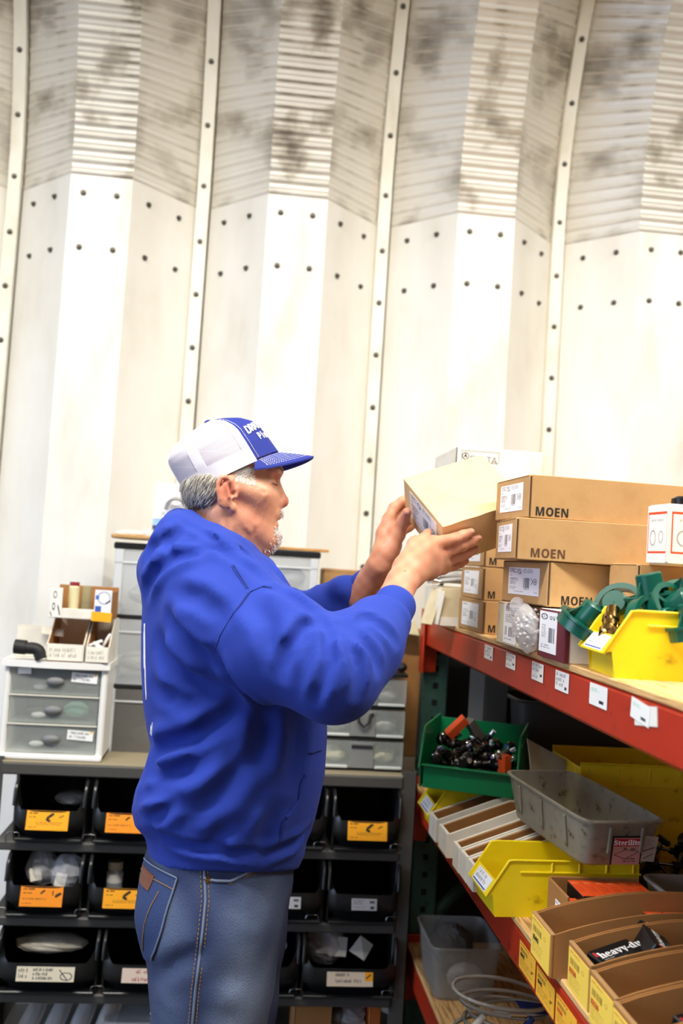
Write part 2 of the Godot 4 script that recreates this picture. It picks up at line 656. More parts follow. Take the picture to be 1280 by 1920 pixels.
	M["white bin label"] = printed("white handwritten bin label print", print_sheet(160, 40, rgb(226, 214, 186), bk, [["pen", 6, 4, 26, 30, bk, 2], ["pen", 46, 3, 60, 34, bk, 3], ["line", 118, 8, 142, 36, bk, 1.0], ["ring", 138, 26, 16, 10, bk, 1.0]], 30))
	M["red bin label"] = printed("red handwritten bin label print", print_sheet(160, 40, rgb(226, 204, 186), rgb(150, 30, 30), [["pen", 40, 3, 80, 14, rgb(150, 30, 30), 1], ["pen", 30, 24, 90, 14, rgb(150, 30, 30), 1]], 31))
	M["orange corner label"] = printed("white bin label with orange corner print", print_sheet(160, 42, rgb(226, 206, 178), bk, [["fill", 132, 0, 28, 26, amber], ["line", 138, 18, 152, 8, bk, 1.5], ["pen", 30, 3, 50, 12, bk, 1], ["pen", 30, 20, 100, 14, bk, 1]], 32))
	M["grey bin label"] = printed("grey printed bin label print", print_sheet(120, 46, rgb(196, 194, 194), bk, [["text", 8, 6, 60, 20, rgb(90, 90, 96), 3], ["fill", 86, 8, 24, 10, rgb(90, 90, 96)], ["fill", 90, 30, 18, 10], ["text", 8, 30, 70, 10, rgb(130, 130, 134), 2]], 33))
	M["amber tag"] = printed("amber shelf tag print", print_sheet(100, 128, rgb(255, 190, 56), rgb(70, 40, 6), [
		["text", 8, 6, 62, 10, rgb(120, 70, 10), 1], ["bars", 8, 24, 42, 18, rgb(80, 48, 10)], ["line", 74, 34, 82, 50, rgb(130, 80, 10), 1.0], ["text", 8, 72, 74, 40, rgb(190, 130, 30), 4], ["line", 78, 74, 88, 70, rgb(70, 40, 8), 2.0], ["line", 84, 70, 80, 84, rgb(70, 40, 8), 1.5]], 34))
	M["lemon tag"] = printed("lemon bin tag print", print_sheet(110, 128, rgb(255, 216, 88), rgb(70, 40, 6), [
		["text", 8, 6, 66, 9, rgb(214, 120, 40), 1], ["bars", 10, 26, 50, 20, rgb(110, 70, 14)], ["ring", 80, 34, 5, 6, rgb(210, 160, 50), 1.0], ["text", 8, 76, 60, 38, rgb(206, 156, 52), 4]], 35))
	M["faucet card"] = printed("blister backing card print", print_sheet(128, 200, rgb(250, 246, 248), rgb(150, 140, 150), [
		["text", 20, 22, 44, 6, rgb(170, 160, 170), 1], ["text", 76, 18, 30, 12, rgb(190, 180, 190), 1], ["fill", 0, 132, 40, 26, rgb(160, 200, 240)], ["fill", 0, 158, 128, 42, rgb(56, 60, 110)], ["fill", 22, 158, 16, 42, rgb(150, 180, 240)]], 36))
	M["delta card"] = printed("white carton print", print_sheet(96, 60, rgb(238, 232, 220), rgb(150, 146, 142), [["ring", 20, 28, 10, 8, rgb(130, 126, 122), 1.0], ["text", 34, 20, 50, 14, rgb(160, 156, 150), 2], ["line", 52, 40, 62, 54, rgb(130, 126, 122), 1.0]], 37))
	M["scribbled card"] = printed("scribbled white card print", print_sheet(96, 96, rgb(236, 232, 224), bk, [["ring", 40, 24, 12, 10, bk, 1.5], ["ring", 34, 62, 9, 10, bk, 2.0], ["line", 66, 60, 84, 86, bk, 3.0], ["line", 10, 80, 22, 92, bk, 2.0]], 38))
	M["blue card"] = printed("white and blue card print", print_sheet(72, 110, rgb(236, 236, 240), bk, [["ring", 40, 30, 26, 22, rgb(160, 166, 180), 2.0], ["fill", 4, 60, 26, 30, rgb(50, 90, 170)], ["fill", 4, 20, 14, 16, rgb(60, 110, 190)], ["line", 50, 50, 66, 40, bk, 2.5], ["line", 46, 90, 62, 98, bk, 3.0]], 39))
	M["pen card"] = printed("handwritten box front print", print_sheet(192, 90, rgb(238, 232, 216), rgb(120, 112, 100), [["pen", 14, 10, 160, 66, rgb(130, 122, 110), 2]], 40))
	M["drawer label"] = printed("drawer sticker print", print_sheet(192, 72, rgb(244, 242, 238), bk, [["pen", 16, 4, 150, 60, bk, 2], ["fill", 168, 0, 16, 16, rgb(255, 190, 60)]], 41))
	M["blue lined label"] = printed("blue lined bin sticker print", print_sheet(192, 104, rgb(244, 244, 246), rgb(60, 60, 80), [["pen", 20, 6, 150, 72, rgb(70, 70, 86), 2], ["fill", 8, 88, 176, 9, rgb(50, 60, 150)]], 42))
	M["flap print"] = printed("red framed package print", print_sheet(96, 140, rgb(246, 240, 232), rgb(150, 140, 136), [["fill", 4, 16, 92, 6, rgb(232, 80, 40)], ["fill", 4, 112, 92, 5, rgb(232, 80, 40)], ["fill", 4, 16, 3, 100, rgb(232, 80, 40)], ["text", 20, 34, 60, 10, rgb(190, 180, 176), 1], ["ring", 30, 80, 13, 18, rgb(170, 164, 160), 1.5], ["ring", 70, 78, 10, 14, rgb(190, 184, 180), 1.5]], 43))
	M["tub label"] = printed("tub sticker print", print_sheet(128, 128, rgb(196, 150, 140), rgb(30, 24, 24), [["fill", 0, 0, 128, 8, rgb(24, 18, 18)], ["fill", 0, 0, 6, 128, rgb(24, 18, 18)], ["fill", 122, 0, 6, 128, rgb(24, 18, 18)], ["fill", 10, 12, 108, 34, rgb(176, 24, 34)], ["line", 14, 84, 60, 62, rgb(40, 30, 30), 1.0], ["line", 60, 62, 118, 70, rgb(40, 30, 30), 1.0], ["line", 14, 84, 60, 104, rgb(40, 30, 30), 1.0], ["line", 60, 104, 118, 70, rgb(40, 30, 30), 1.0], ["fill", 50, 52, 14, 10, rgb(110, 90, 70)], ["fill", 80, 54, 18, 10, rgb(120, 100, 80)], ["text", 54, 100, 60, 22, rgb(30, 24, 24), 2]], 44))
	M["tub paper"] = printed("torn paper remnant print", print_sheet(60, 100, rgb(176, 166, 150), rgb(110, 102, 92), [["text", 6, 8, 44, 40, rgb(130, 122, 112), 6], ["line", 4, 60, 50, 44, rgb(80, 70, 64), 2.0], ["line", 10, 90, 46, 70, rgb(90, 80, 74), 1.5]], 45))
	M["orange box"] = printed("orange box top print", print_sheet(96, 64, rgb(240, 84, 26), rgb(190, 50, 10), [["text", 10, 8, 60, 12, rgb(255, 150, 90), 1], ["text", 10, 26, 74, 24, rgb(190, 50, 10), 3]], 46))


# ---------------------------------------------------------------- setting
const RIDGE := -3.1          # inner face of the wall panels
const PITCH := 0.661
const DEEP := 0.205
const BEND := 2.75           # the wall stands straight below this height and arches over above it


# distance along the wall (upwards) -> (y, z offset towards the room) and the panel's inward normal in that plane
func arch(s: float) -> Array:
	if s <= BEND:
		return [Vector2(s, 0), Vector2(0, 1)]
	var r := 1.6
	var a := minf((s - BEND) / r, 1.25)
	var p := Vector2(BEND + r * sin(a), r * (1 - cos(a)))
	var t := Vector2(cos(a), sin(a))
	var more := (s - BEND) - a * r
	if more > 0:
		p += t * more
	return [p, Vector2(-t.y, t.x)]


func wall_point(x: float, back: float, s: float) -> Vector3:
	var q := arch(s)
	var p: Vector2 = q[0] - q[1] * back
	return Vector3(x, p.x, RIDGE + p.y)


func build_setting():
	var steel: StandardMaterial3D = M["galvanised steel"]
	var root := Node3D.new()
	root.name = "wall_back"
	root.set_meta("kind", "structure")
	add_child(root)
	for k in range(-7, 9):
		var near := k >= -2 and k <= 3
		var x0 := -0.667 + k * PITCH       # left edge of the flat face
		# across the panel: left flange, slope, flat, slope, right flange
		var xs := [x0 - 0.205, x0 - 0.203, x0, x0 + 0.204, x0 + 0.403, x0 + 0.405]
		var back := [DEEP + 0.006, DEEP, 0.0, 0.0, DEEP, DEEP + 0.006]
		var cols := []
		for i in 5:
			var n := 1 if i == 0 or i == 4 else 3
			for j in n:
				cols.append([lerpf(xs[i], xs[i + 1], j / float(n)), lerpf(back[i], back[i + 1], j / float(n)), i])
		cols.append([xs[5], back[5], 4])
		# lower sheet: flat steel, overlapping the corrugated one
		var st := begin()
		var rows := []
		for i in 6:
			var s := lerpf(0.0, BEND + 0.012, i / 5.0)
			var r := []
			for c in cols:
				r.append(wall_point(c[0], c[1] - 0.004, s))
			rows.append(r)
		facets(st, rows, cols)
		part("flat_panel", st, steel, root)
		# upper sheet: crimped across every four centimetres
		st = begin()
		rows = []
		var top := BEND + (1.5 if near else 1.2)
		var s := BEND - 0.02
		while s < top:
			var u := fposmod((s - BEND) / 0.042, 1.0)
			var bump_ := 0.0
			if s > BEND + 0.005:
				bump_ = 0.0105 * exp(-pow((u - 0.5) / 0.13, 2.0)) - 0.004 * exp(-pow((u - 0.76) / 0.1, 2.0))
			var r := []
			for j in cols.size():
				var c: Array = cols[j]
				var edge := 0.0 if j == 0 or j == cols.size() - 1 else 1.0
				r.append(wall_point(c[0], c[1] - bump_ * edge, s))
			rows.append(r)
			s += 0.042 / (10.0 if near else 5.0)
		facets(st, rows, cols)
		part("corrugated_panel", st, M["crimped steel"], root)
		st = begin()
		rows = []
		for i in 14:
			var r := []
			for c in cols:
				r.append(wall_point(c[0], c[1], top - 0.01 + i * 0.35))
			rows.append(r)
		facets(st, rows, cols)
		part("roof_panel", st, M["crimped steel"], root)
		# the bolted seam between two panels
		st = begin()
		rows = []
		var w0 := x0 + 0.403
		for i in 26:
			var ss := i * 0.17
			rows.append([wall_point(w0, DEEP, ss), wall_point(w0 + 0.003, DEEP - 0.02, ss), wall_point(w0 + 0.046, DEEP - 0.02, ss), wall_point(w0 + 0.049, DEEP + 0.012, ss)])
		for c in 3:
			var strip := []
			for r in rows:
				strip.append([r[c], r[c + 1]])
			sheet(st, strip, c)
		part("seam_strip", st, M["bright rib steel"], root)
		if not near:
			continue
		var bolt := begin()
		lathe(bolt, [Vector2(0, 0.01), Vector2(0.0062, 0.009), Vector2(0.0068, 0.002), Vector2(0.010, 0.002), Vector2(0.010, 0), Vector2(0, 0)], 8, Transform3D(Basis(Vector3.RIGHT, PI / 2), Vector3.ZERO))
		bolt.generate_normals()
		var bm := bolt.commit()
		for i in 18:
			var ss := 0.9 + i * 0.193 + 0.03 * (k % 2)
			var q := arch(ss)
			var b := part("bolt", bm, M["bolt steel"], root, wall_point(w0 + 0.024, DEEP - 0.021, ss))
			b.rotation = Vector3(-atan2(q[1].x, q[1].y), 0, 0)
		for row in 2:
			for j in 6:
				var px: float = [x0 - 0.15, x0 - 0.06, x0 + 0.045, x0 + 0.155, x0 + 0.255, x0 + 0.35][j]
				var bk := 0.0
				var turn := 0.0
				if j < 2:
					bk = (x0 - px) / 0.203 * DEEP
					turn = -45.0
				elif j > 3:
					bk = (px - x0 - 0.204) / 0.199 * DEEP
					turn = 45.0
				part("bolt", bm, M["bolt steel"], root, wall_point(px, bk - 0.005, BEND - 0.05 - row * 0.185), Vector3(0, turn, 0))
	# outer skins close the hut behind the thin panels
	var st2 := begin()
	var outer := []
	for i in 30:
		var ss := -0.1 + i * 0.3
		outer.append([wall_point(-6.2, DEEP + 0.05, ss), wall_point(6.2, DEEP + 0.05, ss)])
	slab(st2, outer, func(i, _j): return Vector3(0, 0.08, -0.08))
	structure("trim_1", st2, simple("outer skin", rgb(150, 148, 144), 0.7))
	st2 = begin()
	cbox(st2, Vector3(0, -0.05, 1.0), Vector3(12.6, 0.1, 9.4), 0.002)
	structure("floor", st2, M["concrete"])
	# the other side of the hut and the roof between, never in view
	st2 = begin()
	var far := []
	for i in 30:
		var q := arch(i * 0.3)
		far.append([Vector3(6.2, q[0].x, 4.6 - q[0].y), Vector3(-6.2, q[0].x, 4.6 - q[0].y)])
	slab(st2, far, func(_i, _j): return Vector3(0, 0.06, 0.08))
	structure("wall_front", st2, simple("far side steel", rgb(120, 117, 110), 0.6, 0.2))
	st2 = begin()
	cbox(st2, Vector3(0, 5.9, 0.8), Vector3(12.6, 0.1, 9.4), 0.002)
	structure("ceiling", st2, simple("roof steel", rgb(190, 188, 180), 0.6, 0.2))
	st2 = begin()
	cbox(st2, Vector3(6.15, 2.6, 0.8), Vector3(0.1, 6.2, 9.4), 0.002)
	structure("wall_right", st2, simple("end wall", rgb(150, 146, 138), 0.8))
	# left end: a roll-up doorway lets in daylight
	st2 = begin()
	cbox(st2, Vector3(-6.15, 2.6, -2.55), Vector3(0.1, 6.2, 2.7), 0.002)
	cbox(st2, Vector3(-6.15, 2.6, 4.35), Vector3(0.1, 6.2, 2.3), 0.002)
	cbox(st2, Vector3(-6.15, 4.6, 1.0), Vector3(0.1, 2.4, 4.4), 0.002)
	structure("wall_left", st2, M["end wall"])
	st2 = begin()
	cbox(st2, Vector3(-40, -0.12, 0.8), Vector3(67, 0.1, 60), 0.002)
	structure("trim_2", st2, simple("yard gravel", rgb(170, 166, 158), 0.9))


# flat faces across the panel, smooth ones along it
func facets(st: SurfaceTool, rows: Array, cols: Array):
	var n: int = cols.size()
	for f in 5:
		var pick := []
		for j in n:
			if cols[j][2] == f:
				pick.append(j)
		if f < 4:
			pick.append(pick[-1] + 1)
		var out := []
		for r in rows:
			var q := []
			for j in pick:
				q.append(r[j])
			out.append(q)
		sheet(st, out, f)


# ---------------------------------------------------------------- metal shelving and its bins
func build_metal_shelf():
	var t := thing("metal_shelf", "dark grey steel shelf unit with four tiers of bins in front of the steel wall", "shelf unit")
	var paint: StandardMaterial3D = M["shelf paint"]
	for x in [-0.634, 0.502]:
		for z in [-2.6, -3.0]:
			var st := begin()
			var outer := 1.0 if x > 0 else -1.0
			cbox(st, Vector3(x, 0.47, z), Vector3(0.044, 0.94, 0.004), 0.001)
			cbox(st, Vector3(x + outer * 0.02, 0.47, z - 0.02 if z > -2.8 else z + 0.02), Vector3(0.004, 0.94, 0.044), 0.001)
			part("post", st, paint, t)
	var n := 0
	for y in [0.924, 0.719, 0.52, 0.319, 0.1]:
		var st := begin()
		cbox(st, Vector3(-0.066, y - 0.015, -2.598), Vector3(1.1, 0.032 if n == 0 else 0.025, 0.012), 0.004)
		cbox(st, Vector3(-0.066, y - 0.004, -2.8), Vector3(1.1, 0.006, 0.4), 0.001)
		cbox(st, Vector3(-0.066, y - 0.015, -2.998), Vector3(1.1, 0.03, 0.004), 0.001)
		var sh := part("shelf", st, paint, t)
		if n == 0:
			box("shelf_board", sh, M["shelf top"], Vector3(-0.066, y + 0.003, -2.8), Vector3(1.1, 0.006, 0.41))
		elif n < 4:
			var clips: Array = [[], [-0.572, -0.37, -0.165, 0.055, 0.26, 0.475], [-0.59, -0.375, -0.17, 0.05, 0.25, 0.475], [-0.61, -0.318, -0.05, 0.218, 0.475]][n]
			for cx in clips:
				var w := begin()
				var z := -2.589
				tube(w, [Vector3(cx - 0.018, y - 0.002, z), Vector3(cx - 0.017, y + 0.018, z), Vector3(cx - 0.012, y + 0.022, z), Vector3(cx + 0.012, y + 0.022, z), Vector3(cx + 0.017, y + 0.018, z), Vector3(cx + 0.018, y - 0.002, z)], 0.0016, 6)
				part("wire_clip", w, M["dull chrome"], sh)
		n += 1
	var bm := begin()
	lathe(bm, [Vector2(0, 0.006), Vector2(0.006, 0.005), Vector2(0.009, 0.002), Vector2(0.009, 0), Vector2(0, 0)], 12, Transform3D(Basis(Vector3.RIGHT, PI / 2), Vector3(-0.634, 0.905, -2.598)))
	part("bolt", bm, M["white plastic"], t)
	# rows of black bins
	var rows := [
		[0.722, 0.19, 0.165, [[-0.478, "bin label", "empty black bin, amber label, left end of the shelf unit's top row"], [-0.27, "second bin label", "black bin with an amber label beside the man's back, top row"], [0.178, "", "black bin half hidden by the hoodie front, top row"], [0.385, "bin label", "empty black bin, amber label, right end of the shelf unit's top row"]]],
		[0.523, 0.2, 0.165, [[-0.478, "second bin label", "black bin full of bagged valves, amber label, left of the second row"], [-0.262, "bin label", "black bin holding two jars, amber label, beside the jeans pocket"], [0.178, "grey bin label", "black bin half hidden by the jeans, second row"], [0.388, "grey bin label", "black bin with a small grey label, right of the second row"]]],
		[0.322, 0.262, 0.165, [[-0.452, "white bin label", "wide black bin, white handwritten label, left of the third row"], [-0.178, "red bin label", "wide black bin with red handwriting on its label, beside the man's thigh"], [0.09, "", "wide black bin half hidden by the man's legs, third row"], [0.361, "orange corner label", "wide black bin with folded papers, right of the third row"]]],
	]
	var protos := {}
	for r in rows:
		for b in r[3]:
			var key := "%.3f" % r[1]
			var o: Node3D
			if not protos.has(key):
				o = black_bin(r[1], r[2], b[2])
				protos[key] = o
				o.position = Vector3(b[0], r[0], -2.575)
			else:
				o = copy(protos[key], b[2], Vector3(b[0], r[0], -2.575))
				for c in o.get_children():
					if c.name.begins_with("label"):
						o.remove_child(c)
						c.free()
			o.set_meta("group", "black bins on the shelf unit")
			if b[1]:
				var wide: float = 0.11
				var high := 0.05
				if b[1] in ["white bin label", "red bin label", "orange corner label"]:
					wide = 0.15 if b[1] != "orange corner label" else 0.127
					high = 0.036
				elif b[1] == "grey bin label":
					wide = 0.07
					high = 0.03
				plate("label", o, M[b[1]], wide, high, Vector3(0, 0.062, 0.018), Vector3(-14, 0, 0), 0.001)


# front towards +z, base centre of the front edge at the origin
func black_bin(w: float, h: float, label: String) -> Node3D:
	var t := thing("parts_bin", label, "bin")
	var m: StandardMaterial3D = M["black plastic"]
	var d := 0.3
	var st := begin()
	cbox(st, Vector3(0, 0.004, -d / 2), Vector3(w - 0.012, 0.008, d), 0.002)
	cbox(st, Vector3(0, h / 2, -d), Vector3(w - 0.01, h, 0.005), 0.002)
	part("body", st, m, t)
	# the lip: a curved front, higher at the two corners
	var rows := []
	for i in 9:
		var v := i / 8.0
		var r := []
		for j in 29:
			var u := j / 28.0 * 2.0 - 1.0
			var edge := pow(absf(u), 6.0)
			var top := 0.086 + 0.055 * pow(maxf(0.0, (absf(u) - 0.78) / 0.22), 1.6)
			var y := top * v
			var z := -0.028 + 0.042 * smoothstep(0.0, 0.055, y) - 0.016 * smoothstep(0.075, 0.15, y) - edge * 0.02
			r.append(Vector3(u * (w / 2 - 0.002 - 0.012 * (1 - smoothstep(0.0, 0.05, y))), y, z))
		rows.append(r)
	st = begin()
	slab(st, rows, func(i, j): return Vector3(0, 0.0, -0.005))
	part("front_lip", st, m, t)
	for s in [-1, 1]:
		st = begin()
		var poly := [Vector2(0.03, 0.0), Vector2(-d, 0.0), Vector2(-d, h), Vector2(-0.06, h)]
		for k in 8:
			var a := k / 7.0 * PI / 2
			poly.append(Vector2(-0.06 + 0.06 * sin(a), h - 0.03 + 0.03 * cos(a) - 0.0))
		poly[0] = Vector2(-0.02, 0.0)
		prism(st, poly, 0.005, Transform3D(Basis(Vector3(0, 0, 1), Vector3.UP, Vector3(-1, 0, 0)), Vector3(s * (w / 2 - 0.003), 0, 0.0)))
		tube(st, [Vector3(s * (w / 2 - 0.003), h, -d), Vector3(s * (w / 2 - 0.003), h, -0.06), Vector3(s * (w / 2 - 0.003), h - 0.008, -0.022), Vector3(s * (w / 2 - 0.003), h - 0.03, -0.002), Vector3(s * (w / 2 - 0.003), h - 0.07, 0.004)], 0.0055, 6)
		part("side_wall", st, m, t)
	return t


# ---------------------------------------------------------------- pallet rack
const FACE := 0.55      # front face of the beams
const UPPER := 1.374    # top of the upper boards
const LOWER := 0.874
const BASE := 0.412


func build_rack():
	var t := thing("pallet_rack", "orange-red pallet rack with wooden decks and teal uprights along the right of the aisle", "rack")
	var red: StandardMaterial3D = M["red rack paint"]
	for y in [1.362, 0.862, 0.4]:
		for x in [FACE + 0.02, 1.48]:
			var st := begin()
			# a beam with a step along its top edge
			cbox(st, Vector3(x, y - 0.0375, -1.53), Vector3(0.04, 0.075, 2.42), 0.006)
			cbox(st, Vector3(x + 0.004, y - 0.006, -1.53), Vector3(0.034, 0.012, 2.42), 0.002)
			var beam := part("beam", st, red, t)
			for z in [-2.745]:
				st = begin()
				cbox(st, Vector3(x - 0.004, y - 0.06, z), Vector3(0.05, 0.19, 0.008), 0.002)
				cbox(st, Vector3(x - 0.028, y - 0.06, z + 0.02), Vector3(0.006, 0.19, 0.05), 0.002)
				part("beam_plate", st, red, beam)
			if y == 1.362 and x < 1.0:
				var marks := [[-2.004, "scribbled label", 0.07], [-1.834, "second scribbled label", 0.066], [-1.661, "second scribbled label", 0.066], [-1.529, "scribbled label", 0.066], [-1.367, "green label", 0.07]]
				for k in marks:
					plate("sticker", beam, M[k[1]], k[2], 0.03 if k[0] < -1.7 else 0.033, Vector3(FACE - 0.0015, 1.341, k[0]), Vector3(0, -90, 0))
				plate("sticker", beam, M["green label"], 0.06, 0.028, Vector3(FACE - 0.0018, 1.342, -1.216), Vector3(0, -90, -6))
				plate("sticker", beam, simple("torn sticker", rgb(240, 238, 230), 0.7), 0.07, 0.026, Vector3(FACE - 0.001, 1.339, -1.2), Vector3(0, -90, 8))
			if y == 0.862 and x < 1.0:
				var tags := ["83442", "83442", "83336", "83336"]
				var zs := [-1.637, -1.537, -1.437, -1.337]
				for i in 4:
					var g := plate("tag_label", beam, M["amber tag"], 0.092, 0.048, Vector3(FACE - 0.0015, 0.822 if i else 0.825, zs[i]), Vector3(0, -90, 0))
					lettering("number", g, tags[i], 0.006, M["black ink"] if i < 2 else simple("rust ink", rgb(190, 70, 20), 0.7), Vector3(-0.038, 0.003, 0.0006))
	for x in [FACE + 0.045, 1.47]:
		for z in [-2.785, -0.27]:
			var st := begin()
			cbox(st, Vector3(x, 0.684, z), Vector3(0.076, 1.368, 0.06), 0.004)
			var p := part("upright", st, M["teal rack paint"], t)
			if z < -1:
				for i in 26:
					var hole := begin()
					cbox(hole, Vector3(x, 0.35 + i * 0.051, z + 0.0302), Vector3(0.016, 0.018, 0.001), 0.0002)
					part("slot", hole, simple("slot dark", rgb(8, 8, 8), 0.9), p)
	for s in [[0.45, 1.25], [1.05, 0.45]]:
		var st := begin()
		tube(st, [Vector3(FACE + 0.07, s[0], -2.8), Vector3(1.42, s[1], -2.8)], 0.02, 4)
		part("brace", st, M["teal rack paint"], t)
	var y0 := [1.362, 0.862, 0.4]
	for i in 3:
		# each deck is two boards side by side
		for k in 2:
			var st := begin()
			cbox(st, Vector3(FACE + 0.235 + k * 0.475, y0[i] + 0.006, -1.53), Vector3(0.472, 0.012, 2.44), 0.002)
			part("deck_board", st, M["shelf wood"], t)


# hopper bin of moulded plastic: front at local x = 0, back at x = L, base on y = 0, centred on z
func hopper_bin(called: String, label: String, at: Vector3, turn: float, L: float, W: float, H: float, m: Material, sticker := "", lipped := true) -> Node3D:
	var t := thing(called, label, "bin", at, turn)
	var k := 0.003
	var st := begin()
	cbox(st, Vector3(L / 2 + 0.009, k / 2, 0), Vector3(L - 0.018, k, W - 0.012), 0.001)
	cbox(st, Vector3(L - k / 2, H * 0.48, 0), Vector3(k, H * 0.96, W - 0.004), 0.001)
	part("body", st, m, t)
	# front: lower wall, recessed, with a label lip leaning out above it
	st = begin()
	cbox(st, Vector3(0.019, H * 0.2, 0), Vector3(k, H * 0.4, W - 0.016), 0.001)
	cbox(st, Vector3(0.012, H * 0.4, 0), Vector3(0.018, k, W - 0.01), 0.001)
	part("front_wall", st, m, t)
	if lipped:
		var lip_low := Vector3(0, H * 0.36, 0)
		var lip_top := Vector3(0.02, H * 0.64, 0)
		var dir := (lip_top - lip_low).normalized()
		var nrm := Vector3(-dir.y, dir.x, 0)
		st = begin()
		cbox(st, Vector3.ZERO, Vector3((lip_top - lip_low).length(), k, W), 0.001)
		var lip := part("label_lip", st, m, t, (lip_low + lip_top) / 2 + Vector3(0, -0.002, 0), Vector3(0, 0, rad_to_deg(atan2(dir.y, dir.x))))
		if sticker:
			plate("label", lip, M[sticker], W * 0.72, (lip_top - lip_low).length() * 0.8, Vector3(0, k / 2 + 0.0006, 0), Vector3(-90, -90, 0))
	for s in [-1, 1]:
		st = begin()
		var poly := [Vector2(0.018, 0), Vector2(L, 0), Vector2(L, H), Vector2(H * 0.4, H), Vector2(0.0, H * 0.36), Vector2(0.012, H * 0.39)]
		prism(st, poly, k, Transform3D(Basis(), Vector3(0, 0, s * (W / 2 - k / 2))))
		# the rolled rim and the stiffening ledge below it
		var z: float = s * (W / 2)
		tube(st, [Vector3(-0.001, H * 0.36, z), Vector3(H * 0.4, H, z), Vector3(H * 0.4 + 0.01, H + 0.001, z), Vector3(L, H + 0.001, z)], 0.0026, 6)
		cbox(st, Vector3(L * 0.58 + 0.01, H * 0.8, s * (W / 2 + 0.0005)), Vector3(L * 0.8, 0.004, 0.004), 0.001)
		for i in 4:
			cbox(st, Vector3(L * (0.42 + i * 0.18), H * 0.88, s * (W / 2 + 0.0005)), Vector3(0.004, H * 0.2, 0.004), 0.001)
		part("side_wall", st, m, t)
	return t


# cardboard bin box: low front at local x = 0, side walls rising to the back
func bin_box(label: String, at: Vector3, turn: float, L: float, W: float, hf: float, hb: float, outside: Material, inside: Material, round_ := false, thick := 0.004, edge: Material = null) -> Node3D:
	var t := thing("bin_box", label, "bin box", at, turn)
	box("base", t, inside, Vector3(L / 2, 0.0015, 0), Vector3(L, 0.003, W - 0.002), 0.0005)
	var fr := box("front_wall", t, outside, Vector3(0.003, hf / 2, 0), Vector3(0.006, hf, W), 0.0012)
	box("front_edge", fr, edge if edge else outside, Vector3(0.0005, hf / 2 + 0.0002, 0), Vector3(0.007, 0.0022, W), 0.0005)
	box("back_wall", t, outside, Vector3(L - 0.002, hb / 2, 0), Vector3(0.004, hb, W), 0.001)
	for s in [-1, 1]:
		var poly := [Vector2(0.004, 0), Vector2(L, 0), Vector2(L, hb)]
		if round_:
			for i in 9:
				var u := 1.0 - i / 8.0
				poly.append(Vector2(0.004 + u * L * 0.62, lerpf(hf, hb, pow(sin(u * PI / 2), 0.9))))
		else:
			poly.append_array([Vector2(L * 0.55, hb), Vector2(0.004, hf)])
		var st := begin()
		prism(st, poly, thick * 0.5, Transform3D(Basis(), Vector3(0, 0, s * (W / 2 - thick * 0.25))))
		part("side_wall", st, outside, t)
		st = begin()
		for i in poly.size():
			poly[i] = Vector2(clampf(poly[i].x, 0.006, L - 0.003), poly[i].y * 0.985)
		prism(st, poly, thick * 0.5, Transform3D(Basis(), Vector3(0, 0, s * (W / 2 - thick * 0.75))))
		part("lining", st, inside, t)
	return t


# a closed carton: its printed end at local x = 0 (facing -x), near long side facing +z, corner at the origin
func carton(called: String, label: String, at: Vector3, turn: float, size: Vector3, m: Material, print_key := "", lw := 0.0, lh := 0.0, word := "", group := "") -> Node3D:
	var t := thing(called, label, "box", at, turn, group)
	box("body", t, m, Vector3(size.x / 2, size.y / 2, -size.z / 2), size, 0.0025)
	# the wrapped long side stands a little proud of the end, leaving a dark slit
	box("side_panel", t, m, Vector3(size.x / 2 + 0.003, size.y / 2, 0.0005), Vector3(size.x - 0.004, size.y - 0.001, 0.003), 0.0012)
	box("slit", t, M["card gap"], Vector3(0.0028, size.y / 2, 0.0003), Vector3(0.0022, size.y - 0.006, 0.0012), 0.0002)
	box("flap_edge", t, M["card gap"], Vector3(-0.0001, size.y - 0.0022, -size.z / 2), Vector3(0.0006, 0.0009, size.z - 0.01), 0.0001)
	if print_key:
		plate("label", t, M[print_key], lw, lh, Vector3(-0.0006, size.y * 0.52, -size.z * 0.5), Vector3(0, -90, 0))
	if word:
		lettering("lettering", t, word, 0.0165, M["black ink"], Vector3(0.012, 0.013, 0.0023))
	return t


